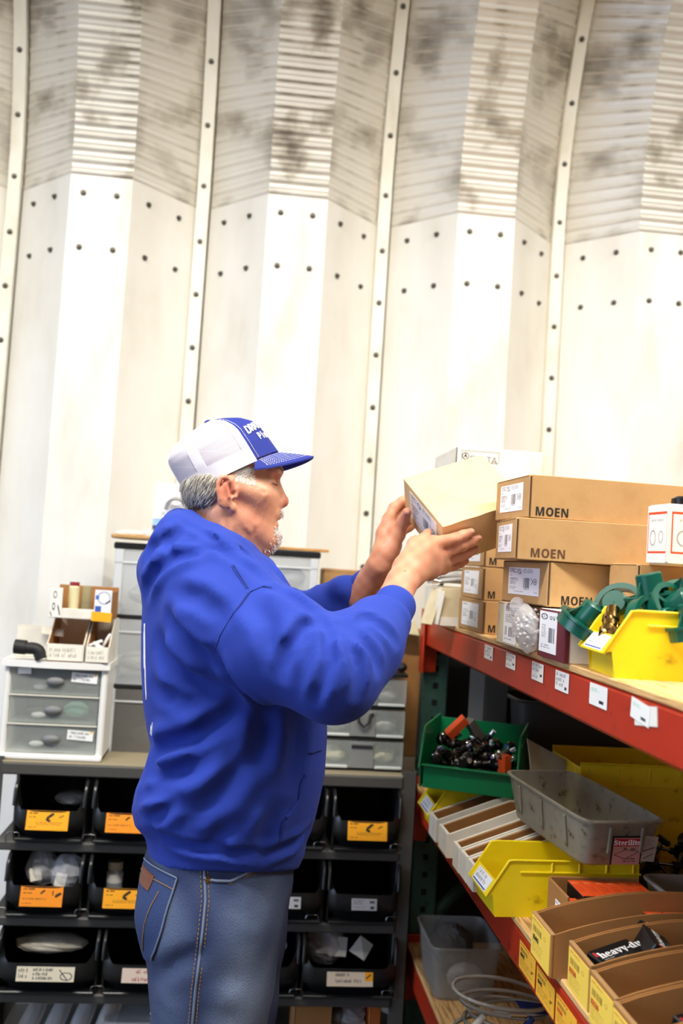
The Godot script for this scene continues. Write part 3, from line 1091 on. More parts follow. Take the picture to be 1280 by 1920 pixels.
# ---------------------------------------------------------------- soft shapes: distance fields meshed by surface nets
class Field:
	var prims := []
	var folds := []
	var low := -1e9

	func cap(a: Vector3, b: Vector3, ra: float, rb: float, k := 0.02, sub := false):
		var c := (a + b) / 2
		prims.append([0, k, sub, c, (b - a).length() / 2 + maxf(ra, rb), a, b - a, maxf((b - a).length_squared(), 1e-9), ra, rb - ra])

	func chain(pts: Array, rs: Array, k := 0.02, sub := false):
		for i in pts.size() - 1:
			cap(pts[i], pts[i + 1], rs[i], rs[i + 1], k, sub)

	func ell(c: Vector3, r: Vector3, k := 0.02, turn := Vector3.ZERO, sub := false):
		var b := Basis.from_euler(turn * PI / 180.0).transposed()
		prims.append([1, k, sub, c, maxf(r.x, maxf(r.y, r.z)), b, Vector3(1 / r.x, 1 / r.y, 1 / r.z)])

	# sections: [y, x back, x front, half width, z centre], from the top down
	func loft(secs: Array, k := 0.02, power := 2.0, shear := 0.0):
		var top: float = secs[0][0]
		var bot: float = secs[-1][0]
		prims.append([2, k, false, Vector3((secs[0][1] + secs[0][2]) / 2, (top + bot) / 2, secs[0][4]), (top - bot) / 2 + 0.25, secs, power, shear])

	func fold(a: Vector3, b: Vector3, r: float, amp: float):
		crease([a, b], r, amp)

	# a line on the surface, pressed in (amp < 0) or raised; it fades out towards its ends
	func crease(pts: Array, r: float, amp: float):
		var c := Vector3.ZERO
		for p in pts:
			c += p / pts.size()
		var far := 0.0
		for p in pts:
			far = maxf(far, c.distance_to(p))
		var segs := []
		for i in pts.size() - 1:
			var v: Vector3 = pts[i + 1] - pts[i]
			segs.append([pts[i], v, maxf(v.length_squared(), 1e-9), i / float(pts.size() - 1), 1.0 / (pts.size() - 1)])
		folds.append([c, far + r * 4.0, segs, r, amp])

	func near(list: Array, p: Vector3, reach: float, ci: int) -> Array:
		var out := []
		for q in list:
			if p.distance_to(q[ci]) < q[ci + 1] + reach:
				out.append(q)
		return out

	func d(p: Vector3, ps: Array, fs: Array) -> float:
		var best := 1.0
		for q in ps:
			var di: float
			match q[0]:
				0:
					var pa: Vector3 = p - q[5]
					var h: float = clampf(pa.dot(q[6]) / q[7], 0.0, 1.0)
					di = (pa - q[6] * h).length() - (q[8] + q[9] * h)
				1:
					var v: Vector3 = (q[5] * (p - q[3])) * q[6]
					var k0 := v.length()
					di = k0 * (k0 - 1.0) / maxf((v * q[6]).length(), 1e-6)
				_:
					di = lofted(p, q[5], q[6], q[7])
			var k: float = q[1]
			if q[2]:
				var h := maxf(k - absf(-best - di), 0.0) / k
				best = maxf(best, -di) + h * h * k * 0.25
			else:
				var h := maxf(k - absf(best - di), 0.0) / k
				best = minf(best, di) - h * h * k * 0.25
		for f in fs:
			var e := 1e9
			var along := 0.0
			for g in f[2]:
				var pa: Vector3 = p - g[0]
				var h: float = clampf(pa.dot(g[1]) / g[2], 0.0, 1.0)
				var l: float = (pa - g[1] * h).length()
				if l < e:
					e = l
					along = g[3] + h * g[4]
			e /= f[3]
			if e < 4.0:
				var amp: float = f[4] * minf(1.0, 0.25 + 3.0 * minf(along, 1.0 - along))
				# a crease is a sharp valley between two soft lips; a ridge is a plain swell
				if amp < 0.0:
					best -= amp * (exp(-1.2 * e) - 0.5 * exp(-(e - 2.0) * (e - 2.0)))
				else:
					best -= amp * exp(-e * e)
		return best

	func one(q: Array, p: Vector3) -> float:
		if q[0] == 0:
			var pa: Vector3 = p - q[5]
			var h: float = clampf(pa.dot(q[6]) / q[7], 0.0, 1.0)
			return (pa - q[6] * h).length() - (q[8] + q[9] * h)
		if q[0] == 1:
			var v: Vector3 = (q[5] * (p - q[3])) * q[6]
			var k0 := v.length()
			return k0 * (k0 - 1.0) / maxf((v * q[6]).length(), 1e-6)
		return lofted(p, q[5], q[6], q[7])

	# the shapes that can matter within reach of c
	func cull(c: Vector3, ps: Array, reach: float) -> Array:
		var ds := []
		var least := 1e9
		for q in ps:
			var v := one(q, c)
			ds.append(v)
			if not q[2]:
				least = minf(least, v)
		var out := []
		for i in ps.size():
			var q: Array = ps[i]
			if ds[i] < (reach * 1.3 + q[1] if q[2] else least + reach * 2.4 + q[1]):
				out.append(q)
		return out

	func lofted(p: Vector3, secs: Array, power: float, shear: float) -> float:
		p.y -= shear * (p.z - float(secs[0][4]))
		var n := secs.size()
		var i := 0
		while i < n - 2 and p.y < secs[i + 1][0]:
			i += 1
		var a: Array = secs[i]
		var b: Array = secs[i + 1]
		var t := clampf((a[0] - p.y) / (a[0] - b[0]), 0.0, 1.0)
		var xb: float = lerpf(a[1], b[1], t)
		var xf: float = lerpf(a[2], b[2], t)
		var w: float = lerpf(a[3], b[3], t)
		var rx := (xf - xb) / 2
		var dx := absf(p.x - (xb + xf) / 2) / rx
		var dz: float = absf(p.z - lerpf(a[4], b[4], t)) / w
		var q := pow(pow(dx, power) + pow(dz, power), 1.0 / power)
		var di := (q - 1.0) * minf(rx, w)
		return maxf(di, maxf(p.y - secs[0][0], secs[n - 1][0] - p.y))

	func at(p: Vector3) -> float:
		return d(p, cull(p, near(prims, p, 0.06, 3), 0.003), near(folds, p, 0.0, 0))

	func normal(p: Vector3, e := 0.002) -> Vector3:
		return Vector3(at(p + Vector3(e, 0, 0)) - at(p - Vector3(e, 0, 0)), at(p + Vector3(0, e, 0)) - at(p - Vector3(0, e, 0)), at(p + Vector3(0, 0, e)) - at(p - Vector3(0, 0, e))).normalized()

	# the nearest surface point, lifted by off; returns [point, normal]
	func snap(p: Vector3, off := 0.0) -> Array:
		var n := Vector3.UP
		for i in 3:
			n = normal(p)
			p -= n * at(p)
		return [p + n * off, n]

	# first surface met when coming from z = +from towards -z
	func drop(x: float, y: float, from: float, to: float) -> float:
		var z := from
		while z > to:
			var v := at(Vector3(x, y, z))
			if v < 0.0008:
				return z
			z -= maxf(v * 0.7, 0.0008)
		return to

	func mesh_into(acc: Dictionary, lo: Vector3, hi: Vector3, h: float, tint: Callable):
		var B := 6
		var nx := int(ceil((hi.x - lo.x) / h / B)) * B + 1
		var ny := int(ceil((hi.y - lo.y) / h / B)) * B + 1
		var nz := int(ceil((hi.z - lo.z) / h / B)) * B + 1
		var vals := PackedFloat32Array()
		vals.resize(nx * ny * nz)
		vals.fill(0.05)
		var half := B * h * 0.5
		var reach := half * 1.733 + h * 1.5
		var live := []
		var sx := nx * ny
		for bk in range(0, nz, B):
			for bj in range(0, ny, B):
				for bi in range(0, nx, B):
					var c := lo + Vector3(bi, bj, bk) * h + Vector3.ONE * half
					var ps := near(prims, c, reach + 0.05, 3)
					if ps.is_empty():
						continue
					ps = cull(c, ps, reach)
					var fs := near(folds, c, reach, 0)
					var v := d(c, ps, fs)
					var ei := mini(bi + B, nx)
					var ej := mini(bj + B, ny)
					var ek := mini(bk + B, nz)
					if absf(v) > reach * 1.25 + 0.02:
						if v < 0:
							for k in range(bk, ek):
								for j in range(bj, ej):
									for i in range(bi, ei):
										vals[i + j * nx + k * sx] = -0.05
						continue
					live.append(Vector3i(bi, bj, bk))
					for k in range(bk, ek):
						for j in range(bj, ej):
							var at0 := j * nx + k * sx
							for i in range(bi, ei):
								vals[i + at0] = d(lo + Vector3(i, j, k) * h, ps, fs)
		var ids := {}
		var verts: PackedVector3Array = acc.v
		var cols: PackedColorArray = acc.c
		var idx: PackedInt32Array = acc.i
		var corner := [0, 1, nx, nx + 1, sx, sx + 1, sx + nx, sx + nx + 1]
		var edges := [[0, 1], [2, 3], [4, 5], [6, 7], [0, 2], [1, 3], [4, 6], [5, 7], [0, 4], [1, 5], [2, 6], [3, 7]]
		var off := []
		for c in 8:
			off.append(Vector3(c & 1, (c >> 1) & 1, (c >> 2) & 1))
		for b in live:
			for k in range(b.z, mini(b.z + B, nz - 1)):
				for j in range(b.y, mini(b.y + B, ny - 1)):
					for i in range(b.x, mini(b.x + B, nx - 1)):
						var o: int = i + j * nx + k * sx
						var m := 0
						if vals[o] < 0: m |= 1
						if vals[o + 1] < 0: m |= 2
						if vals[o + nx] < 0: m |= 4
						if vals[o + nx + 1] < 0: m |= 8
						if vals[o + sx] < 0: m |= 16
						if vals[o + sx + 1] < 0: m |= 32
						if vals[o + sx + nx] < 0: m |= 64
						if vals[o + sx + nx + 1] < 0: m |= 128
						if m == 0 or m == 255:
							continue
						var sum := Vector3.ZERO
						var cnt := 0
						for e in edges:
							var a: float = vals[o + corner[e[0]]]
							var c: float = vals[o + corner[e[1]]]
							if (a < 0) != (c < 0):
								sum += off[e[0]].lerp(off[e[1]], a / (a - c))
								cnt += 1
						var p: Vector3 = lo + (Vector3(i, j, k) + sum / cnt) * h
						ids[o] = verts.size()
						verts.append(p)
						cols.append(tint.call(p))
		var step := [1, nx, sx]
		for o in ids:
			for ax in 3:
				if (vals[o] < 0) == (vals[o + step[ax]] < 0):
					continue
				var u: int = step[(ax + 1) % 3]
				var w: int = step[(ax + 2) % 3]
				if not (ids.has(o - u) and ids.has(o - w) and ids.has(o - u - w)):
					continue
				var a: int = ids[o]
				var b: int = ids[o - u]
				var c: int = ids[o - u - w]
				var e: int = ids[o - w]
				if vals[o] < 0:
					idx.append_array([a, c, b, a, e, c])
				else:
					idx.append_array([a, b, c, a, c, e])
		acc.v = verts
		acc.c = cols
		acc.i = idx

	func mesh_from(lo: Vector3, hi: Vector3, h: float, tint: Callable) -> Dictionary:
		var acc := fresh()
		mesh_into(acc, lo, hi, h, tint)
		return acc

	static func join(acc: Dictionary, more: Dictionary):
		var base: int = acc.v.size()
		acc.v.append_array(more.v)
		acc.c.append_array(more.c)
		for i in more.i:
			acc.i.append(i + base)

	static func fresh() -> Dictionary:
		return {"v": PackedVector3Array(), "c": PackedColorArray(), "i": PackedInt32Array()}

	static func build(acc: Dictionary) -> ArrayMesh:
		var v: PackedVector3Array = acc.v
		var idx: PackedInt32Array = acc.i
		var n := PackedVector3Array()
		n.resize(v.size())
		for t in range(0, idx.size(), 3):
			var a := idx[t]
			var b := idx[t + 1]
			var c := idx[t + 2]
			var f := (v[c] - v[a]).cross(v[b] - v[a])
			n[a] += f
			n[b] += f
			n[c] += f
		for i in n.size():
			n[i] = n[i].normalized()
		var arr := []
		arr.resize(Mesh.ARRAY_MAX)
		arr[Mesh.ARRAY_VERTEX] = v
		arr[Mesh.ARRAY_NORMAL] = n
		arr[Mesh.ARRAY_COLOR] = acc.c
		arr[Mesh.ARRAY_INDEX] = idx
		var mesh := ArrayMesh.new()
		mesh.add_surface_from_arrays(Mesh.PRIMITIVE_TRIANGLES, arr)
		return mesh


# ---------------------------------------------------------------- the man
const MID := -1.75


var hoodie: Field
var jeans: Field
var hoodie_mesh: Dictionary
var jeans_mesh: Dictionary


func v3(x: float, y: float, z: float) -> Vector3:
	return Vector3(x, y, z)


func skin_tone(p: Vector3) -> Color:
	var c := rgb(216, 155, 122).srgb_to_linear()
	var ruddy := rgb(198, 106, 82).srgb_to_linear()
	var k := 0.0
	if p.x < 0.2 and p.y > 1.45:
		k = maxf(k, 0.85 * exp(-pow(p.distance_to(v3(0.066, 1.628, MID)) / 0.018, 2.0)))
		k = maxf(k, 0.75 * exp(-pow(v3(p.x, p.y, absf(p.z - MID)).distance_to(v3(-0.042, 1.64, 0.086)) / 0.026, 2.0)))
		k = maxf(k, 0.4 * exp(-pow(v3(p.x, p.y, absf(p.z - MID)).distance_to(v3(0.01, 1.585, 0.06)) / 0.04, 2.0)))
		k = maxf(k, 0.8 * exp(-pow(p.distance_to(v3(0.058, 1.584, MID)) / 0.011, 2.0)))
		k += 0.12 * sin(p.x * 310.0 + p.y * 140.0) * sin(p.y * 260.0 + p.z * 90.0)
	else:
		k = 0.25 + 0.22 * sin(p.x * 210.0 + p.z * 60.0) * sin(p.y * 240.0)
		for q in [v3(0.348, 1.567, -1.71), v3(0.369, 1.547, -1.735), v3(0.395, 1.578, -1.72), v3(0.412, 1.565, -1.74), v3(0.428, 1.593, -1.74), v3(0.352, 1.592, -1.79), v3(0.326, 1.633, -1.856)]:
			k = maxf(k, 0.5 * exp(-pow(p.distance_to(q) / 0.012, 2.0)))
	return c.lerp(ruddy, clampf(k, 0.0, 1.0))


func head_field() -> Field:
	var f := Field.new()
	var z := MID
	f.ell(v3(-0.042, 1.682, z), v3(0.088, 0.076, 0.073), 0.02)
	f.ell(v3(-0.055, 1.668, z), v3(0.07, 0.075, 0.073), 0.02)
	# lower face, cheeks, jaw
	f.ell(v3(0.0, 1.607, z), v3(0.055, 0.064, 0.058), 0.03)
	f.ell(v3(0.012, 1.632, z), v3(0.042, 0.04, 0.062), 0.02)
	f.ell(v3(0.0, 1.575, z), v3(0.05, 0.038, 0.05), 0.02)
	for s in [-1, 1]:
		f.cap(v3(-0.018, 1.585, z + s * 0.05), v3(0.035, 1.553, z + s * 0.018), 0.017, 0.018, 0.02)
		f.cap(v3(0.022, 1.638, z + s * 0.046), v3(-0.02, 1.642, z + s * 0.06), 0.014, 0.012, 0.02)
	f.ell(v3(0.042, 1.56, z), v3(0.021, 0.017, 0.02), 0.014)
	# neck and loose throat
	f.cap(v3(-0.05, 1.605, z), v3(-0.05, 1.44, z), 0.056, 0.066, 0.03)
	f.cap(v3(0.015, 1.548, z), v3(-0.01, 1.46, z), 0.028, 0.045, 0.03)
	for s in [-1, 1]:
		f.cap(v3(-0.04, 1.6, z + s * 0.05), v3(0.012, 1.49, z + s * 0.028), 0.012, 0.013, 0.025)
		f.cap(v3(-0.055, 1.595, z + s * 0.05), v3(-0.025, 1.49, z + s * 0.052), 0.012, 0.013, 0.025)
	# brow ridge, nose
	f.cap(v3(0.042, 1.682, z - 0.034), v3(0.047, 1.686, z), 0.011, 0.011, 0.012)
	f.cap(v3(0.042, 1.682, z + 0.034), v3(0.047, 1.686, z), 0.011, 0.011, 0.012)
	f.cap(v3(0.0425, 1.668, z), v3(0.0615, 1.632, z), 0.0095, 0.0105, 0.01)
	f.ell(v3(0.0625, 1.6275, z), v3(0.0115, 0.0105, 0.0125), 0.006)
	for s in [-1, 1]:
		f.ell(v3(0.052, 1.622, z + s * 0.0125), v3(0.0115, 0.009, 0.0075), 0.005)
		f.ell(v3(0.0565, 1.6125, z + s * 0.0075), v3(0.005, 0.0035, 0.0035), 0.003, Vector3.ZERO, true)
	# eye sockets and lids
	for s in [-1, 1]:
		f.ell(v3(0.05, 1.663, z + s * 0.034), v3(0.013, 0.0125, 0.019), 0.012, Vector3.ZERO, true)
		f.ell(v3(0.0325, 1.659, z + s * 0.0315), v3(0.0145, 0.0125, 0.0155), 0.004)
		f.cap(v3(0.0455, 1.6565, z + s * 0.0225), v3(0.0395, 1.6575, z + s * 0.044), 0.0014, 0.0014, 0.002, true)
		f.cap(v3(0.043, 1.647, z + s * 0.02), v3(0.033, 1.645, z + s * 0.046), 0.004, 0.004, 0.006)
	# lips
	f.ell(v3(0.049, 1.604, z), v3(0.0145, 0.0115, 0.024), 0.01)
	f.cap(v3(0.053, 1.5955, z - 0.014), v3(0.053, 1.5955, z + 0.014), 0.0055, 0.0055, 0.005)
	f.cap(v3(0.05, 1.583, z - 0.013), v3(0.05, 1.583, z + 0.013), 0.007, 0.007, 0.006)
	f.cap(v3(0.058, 1.5895, z - 0.02), v3(0.058, 1.5895, z + 0.02), 0.0032, 0.0032, 0.003, true)
	f.ell(v3(0.064, 1.572, z), v3(0.008, 0.005, 0.02), 0.008, Vector3.ZERO, true)
	# ears
	for s in [-1, 1]:
		var ez: float = z + s * 0.078
		f.ell(v3(-0.041, 1.633, ez), v3(0.0165, 0.031, 0.0065), 0.006, Vector3(0, s * 22, -17))
		f.ell(v3(-0.0285, 1.606, ez - s * 0.003), v3(0.0065, 0.009, 0.0045), 0.008)
		f.ell(v3(-0.0365, 1.638, ez + s * 0.006), v3(0.0085, 0.018, 0.005), 0.003, Vector3(0, s * 22, -17), true)
		var rim := []
		var radii := []
		for i in 8:
			var a := deg_to_rad(-25 + i * 32)
			var q := Vector2(cos(a) * 0.0155, sin(a) * 0.0285).rotated(deg_to_rad(17))
			q.x = -0.042 + q.x
			rim.append(v3(q.x, 1.6335 + q.y, ez + s * (0.004 - (q.x + 0.042) * 0.25)))
			radii.append(0.0036)
		f.chain(rim, radii, 0.003)
		f.cap(v3(-0.0265, 1.640, ez - s * 0.001), v3(-0.0275, 1.628, ez + s * 0.001), 0.0042, 0.0042, 0.004)
		f.cap(v3(-0.045, 1.646, ez + s * 0.004), v3(-0.037, 1.624, ez + s * 0.005), 0.0028, 0.0028, 0.003)
		f.ell(v3(-0.031, 1.631, ez + s * 0.004), v3(0.0045, 0.006, 0.006), 0.002, Vector3.ZERO, true)
	for s in [-1, 1]:
		for w in [
			[0.0025, -0.0016, 0.02, 1.662, 0.004, 1.669], [0.0025, -0.0016, 0.021, 1.654, 0.003, 1.651], [0.0025, -0.0012, 0.019, 1.648, 0.006, 1.641],
			[0.004, -0.004, 0.047, 1.62, 0.037, 1.603, 0.032, 1.584], [0.003, -0.0025, 0.026, 1.645, 0.034, 1.64, 0.042, 1.644],
			[0.01, -0.003, -0.02, 1.59, 0.012, 1.548], [0.009, -0.0025, -0.035, 1.585, -0.005, 1.53], [0.004, -0.003, -0.06, 1.595, -0.052, 1.565, -0.04, 1.54],
			[0.003, -0.003, -0.024, 1.665, -0.022, 1.64, -0.016, 1.62], [0.004, 0.003, 0.005, 1.575, 0.02, 1.556], [0.004, -0.003, 0.03, 1.568, 0.026, 1.55],
		]:
			var pts := []
			for i in range(2, w.size(), 2):
				pts.append(f.snap(v3(w[i], w[i + 1], MID + s * 0.09))[0])
			f.crease(pts, w[0], w[1] * 0.6)
	return f


func right_hand() -> Field:
	var f := Field.new()
	f.chain([v3(0.245, 1.43, -1.545), v3(0.276, 1.492, -1.603), v3(0.288, 1.510, -1.625)], [0.033, 0.0255, 0.0265], 0.012)
	f.cap(v3(0.256, 1.462, -1.592), v3(0.302, 1.508, -1.642), 0.021, 0.02, 0.015)
	# palm: one bone per finger
	f.chain([v3(0.290, 1.520, -1.632), v3(0.322, 1.552, -1.676), v3(0.350, 1.567, -1.706)], [0.0225, 0.019, 0.0135], 0.016)
	f.chain([v3(0.294, 1.515, -1.632), v3(0.335, 1.541, -1.69), v3(0.370, 1.548, -1.730)], [0.022, 0.018, 0.0135], 0.016)
	f.chain([v3(0.296, 1.508, -1.632), v3(0.342, 1.527, -1.70), v3(0.381, 1.533, -1.748)], [0.021, 0.017, 0.0125], 0.016)
	f.chain([v3(0.294, 1.503, -1.635), v3(0.345, 1.515, -1.708), v3(0.383, 1.52, -1.762)], [0.02, 0.0155, 0.0115], 0.014)
	# fingers, laid along the carton's shaded side
	f.chain([v3(0.350, 1.5675, -1.704), v3(0.396, 1.579, -1.726), v3(0.4115, 1.5865, -1.7315), v3(0.4275, 1.5935, -1.736)], [0.0122, 0.0108, 0.0097, 0.0082], 0.006)
	f.chain([v3(0.370, 1.548, -1.728), v3(0.413, 1.566, -1.7425), v3(0.4315, 1.5745, -1.748), v3(0.4465, 1.583, -1.751)], [0.0122, 0.0105, 0.0094, 0.008], 0.006)
	f.chain([v3(0.381, 1.533, -1.747), v3(0.415, 1.5455, -1.759), v3(0.4305, 1.553, -1.763), v3(0.445, 1.5615, -1.7655)], [0.0115, 0.0098, 0.0088, 0.0076], 0.006)
	f.chain([v3(0.383, 1.52, -1.762), v3(0.407, 1.5265, -1.777), v3(0.4205, 1.532, -1.784), v3(0.433, 1.538, -1.787)], [0.0105, 0.009, 0.0082, 0.0072], 0.006)
	# thumb, pressed on the labelled end
	f.chain([v3(0.296, 1.532, -1.64), v3(0.3115, 1.561, -1.682), v3(0.337, 1.5735, -1.73), v3(0.3495, 1.588, -1.767)], [0.021, 0.0155, 0.0118, 0.0088], 0.008)
	f.cap(v3(0.318, 1.559, -1.684), v3(0.345, 1.566, -1.706), 0.011, 0.009, 0.012)
	# knuckles and tendons
	for q in [v3(0.347, 1.5655, -1.692), v3(0.367, 1.5455, -1.716), v3(0.379, 1.531, -1.7365)]:
		f.ell(q, v3(0.009, 0.008, 0.007), 0.008)
	for q in [v3(0.397, 1.5785, -1.7165), v3(0.4135, 1.5655, -1.7335)]:
		f.ell(q, v3(0.008, 0.0065, 0.005), 0.005)
	for i in 7:
		var t := i / 6.0
		var a: Array = f.snap(v3(0.268, 1.512, -1.585).lerp(v3(0.292, 1.485, -1.60), t))
		var b: Array = f.snap(a[0] + v3(0.02, 0.004 - t * 0.012, 0.01))
		f.crease([a[0], b[0]], 0.0016, -0.0011)
	return f


func left_hand() -> Field:
	var f := Field.new()
	f.chain([v3(0.245, 1.445, -1.935), v3(0.276, 1.516, -1.892), v3(0.287, 1.54, -1.888)], [0.033, 0.0255, 0.026], 0.012)
	f.cap(v3(0.262, 1.49, -1.915), v3(0.29, 1.532, -1.905), 0.02, 0.02, 0.015)
	f.chain([v3(0.286, 1.55, -1.893), v3(0.290, 1.585, -1.91), v3(0.2945, 1.617, -1.92)], [0.022, 0.019, 0.0135], 0.016)
	f.chain([v3(0.291, 1.548, -1.905), v3(0.298, 1.58, -1.925), v3(0.302, 1.605, -1.937)], [0.022, 0.018, 0.0135], 0.016)
	f.chain([v3(0.294, 1.545, -1.912), v3(0.304, 1.57, -1.935), v3(0.309, 1.59, -1.95)], [0.021, 0.017, 0.0125], 0.016)
	f.chain([v3(0.297, 1.541, -1.915), v3(0.309, 1.56, -1.94), v3(0.316, 1.575, -1.957)], [0.02, 0.015, 0.0115], 0.014)
	f.chain([v3(0.2945, 1.617, -1.92), v3(0.306, 1.643, -1.932), v3(0.324, 1.6585, -1.9335), v3(0.343, 1.668, -1.934)], [0.0125, 0.011, 0.0098, 0.0085], 0.006)
	f.chain([v3(0.302, 1.605, -1.937), v3(0.318, 1.629, -1.951), v3(0.338, 1.643, -1.954), v3(0.356, 1.652, -1.953)], [0.0125, 0.0108, 0.0096, 0.0083], 0.006)
	f.chain([v3(0.309, 1.59, -1.95), v3(0.328, 1.612, -1.965), v3(0.346, 1.624, -1.967), v3(0.362, 1.632, -1.967)], [0.0118, 0.01, 0.009, 0.0078], 0.006)
	f.chain([v3(0.316, 1.575, -1.957), v3(0.333, 1.594, -1.973), v3(0.348, 1.604, -1.976), v3(0.36, 1.611, -1.977)], [0.0108, 0.0092, 0.0084, 0.0074], 0.006)
	f.chain([v3(0.295, 1.556, -1.886), v3(0.309, 1.587, -1.886), v3(0.318, 1.612, -1.874), v3(0.3215, 1.631, -1.856)], [0.021, 0.0155, 0.0125, 0.0095], 0.008)
	f.cap(v3(0.31, 1.585, -1.89), v3(0.298, 1.61, -1.908), 0.011, 0.009, 0.014)
	for i in 4:
		var a: Array = f.snap(v3(0.27, 1.505 + i * 0.01, -1.865))
		var b: Array = f.snap(v3(0.296, 1.5 + i * 0.012, -1.865))
		f.crease([a[0], b[0]], 0.0018, -0.0014)
	return f


func hoodie_field() -> Field:
	var f := Field.new()
	var z := MID
	f.loft([[1.5, -0.14, 0.02, 0.11, z], [1.46, -0.175, 0.075, 0.165, z], [1.42, -0.184, 0.115, 0.185, z], [1.36, -0.182, 0.14, 0.19, z], [1.3, -0.178, 0.158, 0.19, z], [1.235, -0.17, 0.17, 0.186, z], [1.19, -0.16, 0.174, 0.184, z], [1.157, -0.15, 0.174, 0.184, z], [1.118, -0.158, 0.174, 0.186, z], [1.075, -0.172, 0.168, 0.188, z], [1.04, -0.176, 0.162, 0.186, z], [1.012, -0.168, 0.155, 0.178, z], [0.992, -0.148, 0.148, 0.168, z], [0.97, -0.142, 0.146, 0.164, z], [0.944, -0.14, 0.136, 0.16, z]], 0.03, 2.25, 0.27)
	# shoulders, upper arms, forearms
	for s in [-1, 1]:
		f.cap(v3(-0.07, 1.49, z + s * 0.06), v3(-0.03, 1.432, z + s * 0.165), 0.07, 0.075, 0.05)
	f.chain([v3(-0.015, 1.412, -1.588), v3(0.07, 1.376, -1.515), v3(0.15, 1.342, -1.452)], [0.086, 0.08, 0.07], 0.045)
	f.chain([v3(0.15, 1.342, -1.452), v3(0.2, 1.385, -1.495), v3(0.239, 1.424, -1.54)], [0.07, 0.06, 0.046], 0.03)
	f.chain([v3(-0.015, 1.412, -1.912), v3(0.07, 1.376, -1.985), v3(0.145, 1.368, -2.02)], [0.086, 0.078, 0.066], 0.045)
	f.chain([v3(0.145, 1.368, -2.02), v3(0.2, 1.415, -1.99), v3(0.236, 1.448, -1.957)], [0.066, 0.057, 0.045], 0.03)
	# puffs of cloth pushed up against the cuffs
	f.ell(v3(0.213, 1.432, -1.535), v3(0.03, 0.03, 0.044), 0.02)
	f.ell(v3(0.178, 1.405, -1.5), v3(0.032, 0.028, 0.046), 0.02)
	f.ell(v3(0.208, 1.462, -1.95), v3(0.028, 0.028, 0.04), 0.02)
	f.ell(v3(0.168, 1.424, -1.985), v3(0.028, 0.026, 0.04), 0.02)
	# hood: a bag of cloth lying on the back and a thick rim round the neck
	f.ell(v3(-0.125, 1.497, z), v3(0.078, 0.062, 0.135), 0.03, Vector3(0, 0, 28))
	f.ell(v3(-0.122, 1.55, z), v3(0.042, 0.052, 0.095), 0.03, Vector3(0, 0, 20))
	for s in [-1, 1]:
		f.chain([v3(-0.12, 1.545, z + s * 0.075), v3(-0.04, 1.515, z + s * 0.105), v3(0.03, 1.472, z + s * 0.085), v3(0.078, 1.43, z + s * 0.03)], [0.042, 0.04, 0.034, 0.028], 0.03)
		f.chain([v3(-0.128, 1.575, z), v3(-0.108, 1.574, z + s * 0.05), v3(-0.06, 1.553, z + s * 0.083), v3(-0.005, 1.528, z + s * 0.08), v3(0.035, 1.5, z + s * 0.055), v3(0.066, 1.463, z + s * 0.012)], [0.021, 0.02, 0.018, 0.018, 0.018, 0.016], 0.014)
	f.chain([v3(-0.055, 1.66, z), v3(-0.035, 1.545, z), v3(-0.02, 1.47, z)], [0.064, 0.062, 0.04], 0.015, true)
	f.cap(v3(0.01, 1.56, z), v3(0.02, 1.5, z), 0.045, 0.03, 0.015, true)
	return f


